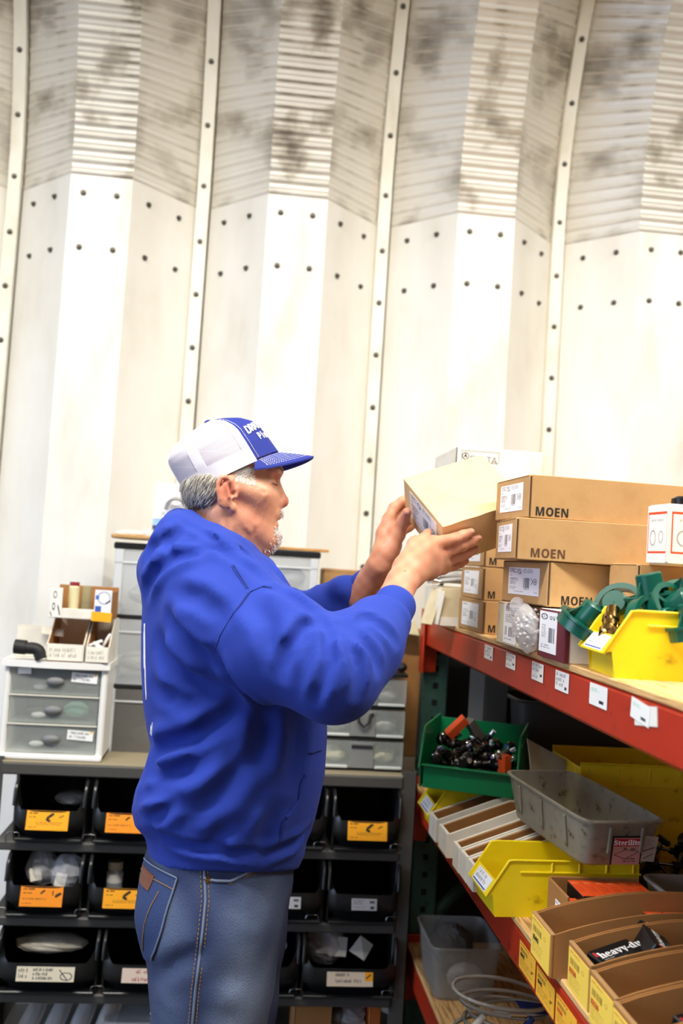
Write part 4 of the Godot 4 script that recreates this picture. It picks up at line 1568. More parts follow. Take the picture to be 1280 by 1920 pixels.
func hoodie_folds(f: Field):
	# creases on the near side: radius, depth, then x, y pairs
	var strokes := [
		[0.0080, 0.0160, 0.123, 1.424, 0.136, 1.404, 0.135, 1.372, 0.126, 1.335, 0.118, 1.308],
		[0.0080, 0.0140, 0.144, 1.420, 0.161, 1.402, 0.175, 1.375, 0.180, 1.347, 0.178, 1.322],
		[0.0080, 0.0130, 0.158, 1.423, 0.182, 1.406, 0.202, 1.382, 0.212, 1.358],
		[0.0070, 0.0140, 0.179, 1.423, 0.192, 1.435, 0.209, 1.430, 0.229, 1.416, 0.246, 1.397],
		[0.0100, 0.0120, 0.124, 1.423, 0.098, 1.414, 0.077, 1.384, 0.068, 1.343],
		[0.0090, 0.0110, 0.054, 1.469, 0.083, 1.454, 0.119, 1.432],
		[0.0140, 0.0090, 0.012, 1.454, 0.041, 1.417, 0.055, 1.362],
		[0.0140, 0.0180, -0.117, 1.408, -0.092, 1.378, -0.045, 1.349],
		[0.0140, 0.0120, -0.132, 1.363, -0.103, 1.320, -0.048, 1.296],
		[0.0130, 0.0100, -0.140, 1.282, -0.100, 1.275, -0.054, 1.260],
		[0.0120, 0.0100, -0.113, 1.453, -0.068, 1.446, -0.030, 1.421],
		[0.0100, 0.0240, -0.038, 1.361, -0.013, 1.326, 0.020, 1.299, 0.059, 1.280],
		[0.0100, 0.0260, -0.170, 1.446, -0.156, 1.478, -0.128, 1.504, -0.089, 1.515, -0.059, 1.526],
		[0.0090, 0.0120, -0.058, 1.526, -0.019, 1.514, 0.030, 1.483],
		[0.0050, 0.0100, -0.123, 1.580, -0.064, 1.550, 0.004, 1.521, 0.045, 1.491],
		[0.0090, 0.0140, -0.115, 1.563, -0.132, 1.539, -0.139, 1.514],
		[0.0060, 0.0120, 0.038, 1.514, 0.065, 1.479, 0.092, 1.450],
		[0.0100, 0.0100, -0.175, 1.493, -0.163, 1.522, -0.146, 1.542],
		[0.0100, 0.0080, -0.077, 1.546, -0.058, 1.538, -0.010, 1.518],
		[0.0140, 0.0220, -0.005, 1.255, -0.064, 1.210, -0.115, 1.183, -0.132, 1.158],
		[0.0140, 0.0140, -0.015, 1.206, -0.065, 1.164, -0.115, 1.136, -0.147, 1.126],
		[0.0090, 0.0180, -0.096, 1.121, -0.125, 1.110, -0.153, 1.096],
		[0.0100, 0.0100, -0.088, 1.109, -0.112, 1.082, -0.137, 1.063],
		[0.0140, 0.0120, 0.049, 1.263, 0.046, 1.217, 0.044, 1.180],
		[0.0160, 0.0080, 0.022, 1.185, -0.010, 1.132, -0.050, 1.086],
		[0.0140, 0.0100, 0.108, 1.249, 0.108, 1.187, 0.097, 1.142],
		[0.0120, 0.0100, 0.082, 1.097, 0.066, 1.061, 0.059, 1.035],
		[0.0120, 0.0080, 0.003, 1.077, -0.013, 1.050, -0.039, 1.036],
		[0.0080, 0.0220, -0.131, 1.044, -0.077, 1.031, -0.015, 1.027, 0.028, 1.021, 0.066, 1.014],
		[0.0080, 0.0200, 0.066, 1.014, 0.087, 1.021, 0.114, 1.026, 0.144, 1.037],
	]
	for s in strokes:
		var line := []
		for i in range(2, s.size(), 2):
			var p := v3(s[i], s[i + 1], f.drop(s[i], s[i + 1], -1.33, -1.95))
			if p.z > -1.9:
				line.append(p)
		if line.size() > 1:
			f.crease(line, s[0] * 1.1, -minf(s[1] * 1.4, s[0] * 1.9))
	# the same cloth is gathered on the far side
	for s in [[0.1, 1.28, 0.0, 1.2], [0.02, 1.2, -0.1, 1.12], [0.12, 1.12, 0.0, 1.08], [-0.13, 1.04, 0.1, 1.03], [0.12, 1.4, 0.13, 1.33], [0.16, 1.41, 0.18, 1.36]]:
		var q: Array = f.snap(v3(s[0], s[1], -2.0), 0.0)
		var w: Array = f.snap(v3(s[2], s[3], -2.0), 0.0)
		f.fold(q[0], w[0], 0.012, -0.016)


func jeans_field() -> Field:
	var f := Field.new()
	var z := MID
	f.loft([[1.0, -0.135, 0.122, 0.15, z], [0.96, -0.148, 0.128, 0.158, z], [0.92, -0.152, 0.128, 0.166, z], [0.88, -0.148, 0.12, 0.17, z], [0.84, -0.138, 0.11, 0.165, z], [0.8, -0.11, 0.09, 0.15, z]], 0.03, 2.3)
	f.cap(v3(-0.07, 0.885, z + 0.09), v3(-0.065, 0.86, z + 0.09), 0.074, 0.07, 0.03)
	f.cap(v3(-0.07, 0.885, z - 0.09), v3(-0.065, 0.86, z - 0.09), 0.074, 0.07, 0.03)
	for s in [-1, 1]:
		var o := 0.0 if s > 0 else 0.028
		var lz: float = z + s * 0.088
		f.chain([v3(-0.005 + o, 0.86, lz), v3(-0.008 + o, 0.78, lz + s * 0.004), v3(-0.008 + o, 0.66, lz + s * 0.006), v3(0.0 + o, 0.48, lz + s * 0.008), v3(-0.012 + o, 0.3, lz + s * 0.008), v3(-0.018 + o, 0.09, lz + s * 0.01)], [0.108, 0.102, 0.095, 0.082, 0.078, 0.076], 0.03)
	for k in [[0.0, 0.958, 0.03, 0.945, 0.008, -0.005], [0.0, 0.945, 0.035, 0.925, 0.008, -0.005], [-0.06, 0.85, -0.02, 0.872, 0.014, -0.006], [-0.095, 0.815, -0.05, 0.86, 0.014, -0.009], [0.0, 0.83, 0.05, 0.815, 0.016, -0.003], [-0.03, 0.78, 0.04, 0.76, 0.018, -0.004], [0.0, 0.73, 0.06, 0.71, 0.018, 0.003], [-0.1, 0.79, -0.06, 0.77, 0.012, 0.005], [-0.09, 0.74, -0.05, 0.70, 0.014, -0.004], [0.02, 0.9, 0.07, 0.89, 0.012, 0.003]]:
		f.fold(v3(k[0], k[1], f.drop(k[0], k[1], -1.4, -1.9)), v3(k[2], k[3], f.drop(k[2], k[3], -1.4, -1.9)), k[4], k[5])
	return f


func denim_tone(p: Vector3) -> Color:
	var dark := rgb(26, 44, 88).srgb_to_linear()
	var pale := rgb(134, 150, 178).srgb_to_linear()
	var side := p.z - MID
	var k := 0.95 * exp(-pow((p.x - 0.045) / 0.045, 2.0) - pow((p.y - 0.75) / 0.13, 2.0))
	k = maxf(k, 0.4 * exp(-pow((p.x - 0.055) / 0.05, 2.0) - pow((p.y - 0.92) / 0.05, 2.0)))
	k = maxf(k, 0.4 * exp(-pow((p.x + 0.1) / 0.035, 2.0) - pow((p.y - 0.9) / 0.06, 2.0)))
	k = maxf(k, 0.4 * exp(-pow((p.x + 0.07) / 0.04, 2.0) - pow((p.y - 0.72) / 0.08, 2.0)))
	k += 0.05 * sin(p.x * 70.0 + p.y * 31.0 + 3.0 * sin(p.y * 23.0 + side * 17.0)) + 0.03 * sin(p.y * 57.0 - p.x * 90.0 + side * 40.0)
	return dark.lerp(pale, clampf(k + 0.08, 0.0, 1.0))


# short tapered strands along a surface
func strands(st: SurfaceTool, roots: Array, r: float):
	for q in roots:
		var p: Vector3 = q[0]
		var d: Vector3 = q[1]
		var len_: float = q[2]
		var bend: Vector3 = q[3]
		var pts := []
		for i in 4:
			var t := i / 3.0
			pts.append(p + d * len_ * t + bend * len_ * t * t)
		tube(st, pts, [r, r * 0.95, r * 0.75, r * 0.2], 3, false, false)


func ribbon(f: Field, xy: Array, from: float, r: float, off := 0.0) -> Array:
	var pts := []
	for i in xy.size() - 1:
		var n := maxi(2, int(Vector2(xy[i][0], xy[i][1]).distance_to(Vector2(xy[i + 1][0], xy[i + 1][1])) / 0.006))
		for k in n:
			var x: float = lerpf(xy[i][0], xy[i + 1][0], k / float(n))
			var y: float = lerpf(xy[i][1], xy[i + 1][1], k / float(n))
			var z := f.drop(x, y, from, -2.2)
			if z > -2.15:
				pts.append(v3(x, y, z + off))
	return pts


func build_person():
	var base := v3(0, 0, MID)
	var t := thing("person", "older man in blue hoodie, jeans and mesh cap, lifting a carton with both hands", "person", v3(0, -0.076, -1.8375))
	t.scale = Vector3.ONE * 1.05
	var skin := simple("skin", Color(1, 1, 1), 0.5)
	skin.vertex_color_use_as_albedo = true
	skin.subsurf_scatter_enabled = true
	skin.subsurf_scatter_strength = 0.12
	bump(skin, M["fine noise"], 0.02)
	triplanar(skin, Vector3.ONE * 9.0)
	# six soft shapes, each meshed in a thread of its own
	var head := head_field()
	var rh := right_hand()
	var lh := left_hand()
	var core := Field.new()
	core.loft([[1.47, -0.08, 0.0, 0.06, MID], [1.42, -0.13, 0.08, 0.15, MID], [1.2, -0.12, 0.12, 0.13, MID], [0.97, -0.11, 0.1, 0.125, MID], [0.85, -0.1, 0.08, 0.13, MID]], 0.03)
	core.cap(v3(-0.04, 1.52, MID), v3(-0.04, 1.44, MID), 0.05, 0.055, 0.03)
	core.chain([v3(-0.015, 1.405, -1.6), v3(0.15, 1.342, -1.452), v3(0.248, 1.436, -1.552)], [0.055, 0.04, 0.03], 0.03)
	core.chain([v3(-0.015, 1.405, -1.9), v3(0.145, 1.368, -2.02), v3(0.248, 1.455, -1.93)], [0.055, 0.04, 0.03], 0.03)
	for s in [-1, 1]:
		core.chain([v3(0.0, 0.88, MID + s * 0.085), v3(0.0, 0.48, MID + s * 0.09), v3(-0.01, 0.13, MID + s * 0.095)], [0.075, 0.045, 0.032], 0.03)
	hoodie = hoodie_field()
	hoodie_folds(hoodie)
	jeans = jeans_field()
	var jobs := [
		[head, v3(-0.135, 1.435, MID - 0.095), v3(0.085, 1.79, MID + 0.1), 0.003, skin_tone],
		[rh, v3(0.2, 1.40, -1.81), v3(0.47, 1.62, -1.5), 0.0027, skin_tone],
		[lh, v3(0.2, 1.41, -2.0), v3(0.39, 1.69, -1.82), 0.003, skin_tone],
		[core, v3(-0.16, 0.02, -2.1), v3(0.3, 1.5, -1.4), 0.014, skin_tone],
		[hoodie, v3(-0.23, 0.935, -2.1), v3(0.3, 1.62, -1.36), 0.0056, plain_tone],
		[jeans, v3(-0.19, 0.1, -2.0), v3(0.18, 1.01, -1.5), 0.009, denim_tone],
	]
	var threads := []
	for j in jobs:
		var th := Thread.new()
		th.start(func(): return j[0].mesh_from(j[1], j[2], j[3], j[4]))
		threads.append(th)
	var made := []
	for th in threads:
		made.append(th.wait_to_finish())
	var acc := Field.fresh()
	for k in 4:
		Field.join(acc, made[k])
	hoodie_mesh = made[4]
	jeans_mesh = made[5]
	part("body", Field.build(acc), skin, t, -base)

	build_hoodie(t, base)
	build_jeans(t, base)
	build_head_details(t, base, head)
	build_cap(t, base)
	# finger nails
	var nail := simple("nail", rgb(214, 150, 130), 0.3)
	for q in [[rh, v3(0.4305, 1.5965, -1.727), 0.0], [rh, v3(0.4495, 1.5855, -1.743), 0.0], [rh, v3(0.448, 1.563, -1.757), 0.0], [lh, v3(0.3205, 1.628, -1.846), 0.0]]:
		var sp: Array = q[0].snap(q[1], -0.0012)
		var st := begin()
		var b := Basis.looking_at(sp[1], Vector3.UP)
		lathe(st, [Vector2(0, 0.0018), Vector2(0.003, 0.0014), Vector2(0.0048, 0.0), Vector2(0, 0)], 10, Transform3D(b * Basis(Vector3.RIGHT, -PI / 2), sp[0]), true)
		part("nail", st, nail, t, -base)
	# shoes stand on the floor, out of view
	for s in [-1, 1]:
		var st := begin()
		var rows := []
		for i in 13:
			var u := i / 12.0
			var ring := []
			var w := 0.045 * pow(sin(clampf(u * 0.92 + 0.06, 0, 1) * PI), 0.45)
			var h := lerpf(0.095, 0.045, smoothstep(0.25, 0.8, u)) * (0.5 if i == 12 or i == 0 else 1.0)
			for k in 14:
				var a := TAU * k / 14
				ring.append(v3(-0.11 + u * 0.29 + (0.028 if s < 0 else 0.0), 0.0724 + maxf(0.0, h * 0.5 + h * 0.5 * sin(a)), MID + s * 0.098 + w * cos(a)))
			rows.append(ring)
		sheet(st, rows, 0, true)
		part("shoe", st, simple("shoe leather", rgb(60, 44, 34), 0.5), t, -base)


func build_hoodie(t: Node3D, base: Vector3):
	var f := hoodie
	var acc := hoodie_mesh
	var blue := simple("blue fleece", rgb(30, 57, 158), 0.9)
	blue.rim_enabled = true
	blue.rim = 0.15
	blue.rim_tint = 0.6
	bump(blue, M["fine noise"], 0.018)
	triplanar(blue, Vector3.ONE * 11.0)
	var h := part("hoodie", Field.build(acc), blue, t, -base)
	# ribbed cuffs
	for c in [[v3(0.234, 1.418, -1.533), v3(0.2685, 1.4645, -1.576), 0.04, 0.0355], [v3(0.232, 1.444, -1.96), v3(0.270, 1.486, -1.921), 0.039, 0.035]]:
		var rows := []
		var d: Vector3 = (c[1] - c[0]).normalized()
		var u := d.cross(Vector3.UP).normalized()
		var w := d.cross(u)
		for i in 7:
			var ring := []
			var k := i / 6.0
			var r: float = lerpf(c[2], c[3], k)
			if i == 6:
				r -= 0.004
			for j in 72:
				var a := TAU * j / 72
				var rr := r * (1.0 + 0.012 * (1 if j % 2 else -1))
				ring.append(c[0] + d * ((c[1] - c[0]).length() * minf(k, 0.97)) + (u * cos(a) + w * sin(a)) * rr)
			rows.append(ring)
		for i in 3:
			var ring := []
			for j in 72:
				var a := TAU * j / 72
				ring.append(c[1] - d * (0.002 + i * 0.008) + (u * cos(a) + w * sin(a)) * (c[3] - 0.005))
			rows.append(ring)
		var st := begin()
		sheet(st, rows, 0, true)
		part("cuff", st, blue, h)
	# sewn seams
	var thread := simple("blue thread", rgb(30, 50, 128), 0.9)
	var seams := [
		[[0.008, 1.462], [-0.013, 1.430], [-0.033, 1.391], [-0.041, 1.357]], [[0.008, 1.462], [0.029, 1.472], [0.051, 1.470]],
		[[-0.022, 1.503], [0.008, 1.462]],
		[[0.121, 1.136], [0.119, 1.107], [0.105, 1.085], [0.092, 1.075], [0.091, 1.035]], [[0.13, 1.186], [0.15, 1.184], [0.166, 1.18]],
	]
	for s in seams:
		for k in 2:
			var st := begin()
			var pts := ribbon(f, s, -1.3, 0.001, 0.0002)
			for i in pts.size():
				pts[i] += v3(0.003, 0.002, 0) * k
			if pts.size() > 2:
				tube(st, pts, 0.0008, 5)
				part("seam", st, thread, h)
	# the kangaroo pocket's edge stands off the front
	var st2 := begin()
	var edge := ribbon(f, [[0.128, 1.15], [0.121, 1.136], [0.119, 1.107], [0.105, 1.085], [0.092, 1.075]], -1.3, 0.003)
	tube(st2, edge, 0.0032, 6)
	part("pocket_edge", st2, blue, h)
	# white print on the back, seen from the side
	var ink: StandardMaterial3D = M["white ink"]
	for line in [[[-0.176, 1.39], [-0.170, 1.36], [-0.165, 1.33], [-0.163, 1.3], [-0.165, 1.265], [-0.172, 1.25]], [[-0.181, 1.375], [-0.177, 1.34], [-0.176, 1.3]]]:
		st2 = begin()
		var pts := []
		for i in line.size() - 1:
			for k in 4:
				var q: Vector3 = v3(lerpf(line[i][0], line[i + 1][0], k / 4.0), lerpf(line[i][1], line[i + 1][1], k / 4.0), -1.66)
				pts.append(f.snap(q, 0.0006)[0])
		tube(st2, pts, 0.0017, 5)
		part("back_print", st2, ink, h)
	var hp: Array = f.snap(v3(-0.157, 1.205, -1.655), 0.001)
	var n: Vector3 = hp[1]
	var yaw := rad_to_deg(atan2(n.x, n.z))
	lettering("back_print", h, "H", 0.022, ink, hp[0], Vector3(0, yaw, 0), "Droid Sans", true, false)


func build_jeans(t: Node3D, base: Vector3):
	var f := jeans
	var acc := jeans_mesh
	var denim := simple("denim", Color(1, 1, 1), 0.85)
	denim.vertex_color_use_as_albedo = true
	denim.albedo_texture = noise(17, 0.09, 3, FastNoiseLite.TYPE_SIMPLEX, 512, ramp([[0.0, Color(0.35, 0.4, 0.5)], [0.45, Color(0.86, 0.88, 0.92)], [0.7, Color(1, 1, 1)], [1.0, Color(1, 1, 1)]]))
	triplanar(denim, Vector3(15, 7, 15))
	bump(denim, M["fine noise"], 0.03)
	var j := part("jeans", Field.build(acc), denim, t, -base)
	var gold := simple("gold thread", rgb(150, 112, 60), 0.7)
	var dark := simple("dark denim", rgb(46, 60, 90), 0.85)
	var lightd := simple("worn denim", rgb(104, 116, 140), 0.85)
	# side seam: a raised welt with two rows of stitches
	var line := [[-0.036, 1.0], [-0.033, 0.978], [-0.028, 0.943], [-0.029, 0.905], [-0.031, 0.858], [-0.034, 0.807], [-0.035, 0.756], [-0.037, 0.65], [-0.03, 0.45]]
	var pts := ribbon(f, line, -1.4, 0.002)
	var st := begin()
	tube(st, pts, 0.0024, 6)
	part("side_seam", st, lightd, j)
	for o in [-0.0065, 0.006]:
		st = begin()
		for i in range(0, pts.size() - 1):
			var a: Vector3 = pts[i] + v3(o, 0, 0.0005)
			var b: Vector3 = pts[i + 1] + v3(o, 0, 0.0005)
			tube(st, [a, a.lerp(b, 0.6)], 0.0008, 4)
		part("stitching", st, gold, j)
	# front pocket opening
	pts = ribbon(f, [[-0.034, 0.974], [-0.015, 0.971], [0.011, 0.971], [0.036, 0.980], [0.06, 0.992]], -1.4, 0.002)
	for k in 3:
		st = begin()
		var row := []
		for p in pts:
			row.append(p + v3(0, -0.005 * k, 0.0004))
		tube(st, row, 0.003 if k == 0 else 0.0009, 5)
		part("front_pocket_edge", st, lightd if k == 0 else gold, j)
	var rz := f.drop(-0.026, 0.972, -1.4, -1.9)
	st = begin()
	lathe(st, [Vector2(0, 0.003), Vector2(0.003, 0.0032), Vector2(0.0055, 0.002), Vector2(0.006, 0), Vector2(0, 0)], 12, Transform3D(Basis(Vector3.RIGHT, PI / 2), v3(-0.026, 0.972, rz)))
	part("rivet", st, M["brass"], j)
	# back pocket: a second layer of cloth over the hip
	st = begin()
	var rows := []
	for i in 15:
		var v := i / 14.0
		var y := lerpf(0.972, 0.835, v)
		var r := []
		var xa := lerpf(-0.15, -0.122, smoothstep(0.1, 1.0, v))
		var xb := lerpf(-0.082, -0.09, v) - 0.02 * smoothstep(0.8, 1.0, v)
		for k in 11:
			var x := lerpf(xa, xb, k / 10.0)
			r.append(f.snap(v3(x, y - 0.008 * sin(PI * k / 10.0) * smoothstep(0.7, 1.0, v), -1.6 - 0.10 * (1 - k / 10.0)), 0.0028)[0])
		rows.append(r)
	rows.reverse()
	slab(st, rows, func(_i, _j): return v3(0.002, 0, -0.003))
	var pk := part("back_pocket", st, denim_flat(), j)
	for k in [0, 2]:
		st = begin()
		var row := []
		for p in rows[14 - k]:
			row.append(p + v3(-0.0008, 0, 0.0008))
		tube(st, row, 0.0018 if k == 0 else 0.0009, 5)
		part("pocket_hem", st, lightd if k == 0 else gold, pk)
	st = begin()
	var rim := []
	for r in rows:
		rim.append(r[10] + v3(0.0, 0, 0.0006))
	tube(st, rim, 0.0018, 5)
	part("pocket_edge", st, lightd, pk)
	st = begin()
	var vee := []
	for i in 9:
		vee.append(f.snap(v3(lerpf(-0.092, -0.112, i / 8.0), lerpf(0.93, 0.845, i / 8.0), -1.63), 0.0036)[0])
	tube(st, vee, 0.001, 4)
	part("stitching", st, gold, pk)
	# leather patch at the pocket's top
	st = begin()
	rows = []
	for i in 6:
		var r := []
		for k in 6:
			r.append(f.snap(v3(lerpf(-0.153, -0.123, k / 5.0), lerpf(0.936, 0.964, i / 5.0), lerpf(-1.69, -1.63, k / 5.0)), 0.0045)[0])
		rows.append(r)
	slab(st, rows, func(_i, _j): return v3(0.002, 0, -0.002))
	part("leather_patch", st, simple("brown leather", rgb(104, 56, 36), 0.5), j)


func denim_flat() -> StandardMaterial3D:
	if M.has("pocket denim"):
		return M["pocket denim"]
	var m := simple("pocket denim", rgb(46, 66, 112), 0.85)
	m.albedo_texture = M["denim"].albedo_texture
	triplanar(m, Vector3(15, 7, 15))
	bump(m, M["fine noise"], 0.03)
	return m


func build_head_details(t: Node3D, base: Vector3, head: Field):
	var r := RandomNumberGenerator.new()
	r.seed = 5
	# eyes
	for s in [-1, 1]:
		var st := begin()
		var c := v3(0.0335, 1.6572, MID + s * 0.0315)
		lathe(st, [Vector2(0, -0.0122), Vector2(0.006, -0.0106), Vector2(0.0106, -0.006), Vector2(0.0122, 0), Vector2(0.0106, 0.006), Vector2(0.006, 0.0106), Vector2(0, 0.0122)], 16, Transform3D(Basis(), c), true)
		var e := part("eye", st, simple("eye white", rgb(225, 215, 208), 0.2), t, -base)
		st = begin()
		lathe(st, [Vector2(0, 0.0125), Vector2(0.003, 0.0122), Vector2(0.0055, 0.0111), Vector2(0.0055, 0.0104)], 14, Transform3D(Basis(Vector3.BACK, -PI / 2 - 0.2), c), true)
		part("iris", st, simple("iris", rgb(60, 66, 70), 0.15), e)
		st = begin()
		var lash := []
		for i in 12:
			var k := i / 11.0
			var p := v3(lerpf(0.0462, 0.0405, k), 1.6575 + 0.0015 * sin(PI * k), MID + s * lerpf(0.0225, 0.045, k))
			lash.append([p, v3(0.8, -0.45, s * 0.25).normalized(), 0.006, v3(0, 0.25, 0)])
		strands(st, lash, 0.0005)
		part("eyelash", st, simple("lash", rgb(60, 46, 40), 0.6), t, -base)
		st = begin()
		var brow := []
		for i in 70:
			var k := r.randf()
			var g := v3(lerpf(0.06, 0.034, k), 1.686 + 0.004 * sin(PI * k) + r.randf_range(-0.004, 0.003), MID + s * lerpf(0.01, 0.05, k))
			var q := head.snap(g, -0.0003)
			brow.append([q[0], (q[1] * 0.5 + v3(-0.3, 0.25, s * 0.7)).normalized(), r.randf_range(0.007, 0.012), v3(0, -0.3, 0)])
		strands(st, brow, 0.0005)
		part("eyebrow", st, simple("brow hair", rgb(176, 160, 140), 0.6), t, -base)
	# hair: grey strands below the cap at the back and temples
	var greys := [simple("silver hair", rgb(214, 208, 196), 0.5), simple("grey hair", rgb(160, 150, 138), 0.5), simple("dark grey hair", rgb(104, 94, 84), 0.5)]
	var sets := [[], [], []]
	# an under-layer so no scalp shows between strands
	var hf := Field.new()
	hf.ell(v3(-0.066, 1.648, MID), v3(0.0615, 0.062, 0.0765), 0.02, Vector3(0, 0, -12))
	hf.cap(v3(0.02, 1.56, MID), v3(-0.02, 1.72, MID), 0.085, 0.03, 0.01, true)
	for s in [-1, 1]:
		hf.cap(v3(-0.035, 1.66, MID + s * 0.1), v3(-0.03, 1.59, MID + s * 0.09), 0.028, 0.034, 0.01, true)
	var acc := Field.fresh()
	hf.mesh_into(acc, v3(-0.14, 1.57, MID - 0.1), v3(0.03, 1.7, MID + 0.1), 0.004, plain_tone)
	part("hair_layer", Field.build(acc), greys[1], t, -base)
	for i in 2600:
		var a := r.randf_range(-1.0, 1.0)        # angle round the back of the head, 0 at the nape
		var u := r.randf()
		var ang := a * deg_to_rad(108)
		var z := MID + sin(ang) * 0.08
		var x := -0.05 - cos(ang) * 0.08
		var y := lerpf(1.668, 1.594, u) + 0.012 * absf(a)
		if x > -0.05 and y < 1.61:
			continue
		var q := hf.snap(v3(x, y, z), -0.0015)
		if q[0].distance_to(v3(x, y, z)) > 0.03:
			continue
		var nrm: Vector3 = q[1]
		var lift := r.randf_range(0.08, 0.3)
		var down := v3(-0.25, -1.0, 0) + v3(r.randf_range(-0.35, 0.35), 0, r.randf_range(-0.35, 0.35))
		down -= nrm * down.dot(nrm)
		var pick := 0 if r.randf() < 0.62 else 1
		if u > 0.7:
			pick = 2 if r.randf() < 0.4 else 1
		sets[pick].append([q[0], (down.normalized() + nrm * lift).normalized(), r.randf_range(0.014, 0.03), -nrm * 0.25 + v3(-0.15, 0.0, 0)])
	for i in 700:
		var s := -1.0 if i % 2 else 1.0
		var q := head.snap(v3(r.randf_range(-0.026, 0.014), r.randf_range(1.655, 1.684), MID + s * 0.075), 0.0)
		if q[0].y < 1.652:
			continue
		var nrm: Vector3 = q[1]
		sets[0].append([q[0], (v3(-0.75, -0.45, 0) + nrm * 0.3).normalized(), r.randf_range(0.008, 0.015), v3(-0.1, -0.1, 0) - nrm * 0.25])
	for k in 3:
		var st := begin()
		strands(st, sets[k], 0.00085)
		var hp := part("hair", st, greys[k], t, -base)
		hp.set_meta("kind", "stuff")
	# white goatee and moustache
	var st2 := begin()
	var roots := []
	for i in 900:
		var s := r.randf_range(-1.0, 1.0)
		var kind := r.randf()
		var g: Vector3
		if kind < 0.62:
			g = v3(r.randf_range(0.03, 0.07), r.randf_range(1.54, 1.577), MID + s * 0.024)
		elif kind < 0.85:
			g = v3(0.065, r.randf_range(1.599, 1.612), MID + s * 0.024)
		else:
			g = v3(r.randf_range(0.044, 0.056), r.randf_range(1.562, 1.58), MID + (0.024 if s > 0 else -0.024) + s * 0.004)
		var q := head.snap(g, -0.0006)
		roots.append([q[0], (q[1] + v3(-0.1, -0.7, 0) + v3(r.randf_range(-0.3, 0.3), r.randf_range(-0.3, 0.3), r.randf_range(-0.3, 0.3))).normalized(), r.randf_range(0.003, 0.0065), Vector3.ZERO])
	strands(st2, roots, 0.0006)
	var bd := part("beard", st2, simple("white beard", rgb(236, 228, 220), 0.5), t, -base)
	bd.set_meta("kind", "stuff")
	st2 = begin()
	cbox(st2, v3(0.0505, 1.5915, MID), v3(0.005, 0.004, 0.03), 0.001)
	part("teeth", st2, simple("teeth", rgb(240, 234, 222), 0.3), t, -base)


# the cap, in its own tilted frame: f forwards, u up, w to the side
const CAP_O := Vector3(-0.035, 1.675, MID)


func cap_point(f: float, u: float, w: float) -> Vector3:
	return CAP_O + Vector3(0.866 * f - 0.5 * u, 0.5 * f + 0.866 * u, w)


func cap_ring(u: float) -> Array:   # [back, front, half width]
	var tab := [[-0.004, 0.0945, 0.096, 0.0785], [0.0, 0.095, 0.0955, 0.079], [0.0336, 0.098, 0.0898, 0.0805], [0.0616, 0.1, 0.0835, 0.0765], [0.0745, 0.099, 0.0755, 0.069], [0.0888, 0.0838, 0.0585, 0.054], [0.0965, 0.067, 0.042, 0.041], [0.1015, 0.05, 0.03, 0.03], [0.1055, 0.03, 0.018, 0.019], [0.108, 0.012, 0.008, 0.008], [0.1085, 0.0, 0.0, 0.0]]
	for i in tab.size() - 1:
		if u <= tab[i + 1][0]:
			var t: float = (u - tab[i][0]) / (tab[i + 1][0] - tab[i][0])
			return [lerpf(tab[i][1], tab[i + 1][1], t), lerpf(tab[i][2], tab[i + 1][2], t), lerpf(tab[i][3], tab[i + 1][3], t)]
	return [0.0, 0.0, 0.0]


# angle 0 is the front, PI the back; off moves outwards
func cap_surface(ang: float, u: float, off := 0.0) -> Vector3:
	var r := cap_ring(u)
	var c := cos(ang)
	var s := sin(ang)
	var f: float = c * (r[1] if c > 0 else r[0])
	var w: float = s * r[2]
	var out := Vector2(c, s) * off
	return cap_point(f + out.x, u + off * 0.4 * smoothstep(0.05, 0.1, u), w + out.y)


func cap_patch(a0: float, a1: float, us: Array, n: int, off := 0.0) -> SurfaceTool:
	var st := begin()
	var rows := []
	for u in us:
		var r := []
		for i in n + 1:
			r.append(cap_surface(lerpf(a0, a1, i / float(n)), u, off))
		rows.append(r)
	rows.reverse()
	slab(st, rows, func(i, j): return (CAP_O + Vector3(0, 0.03, 0) - rows[i][j]).normalized() * 0.0016)
	return st


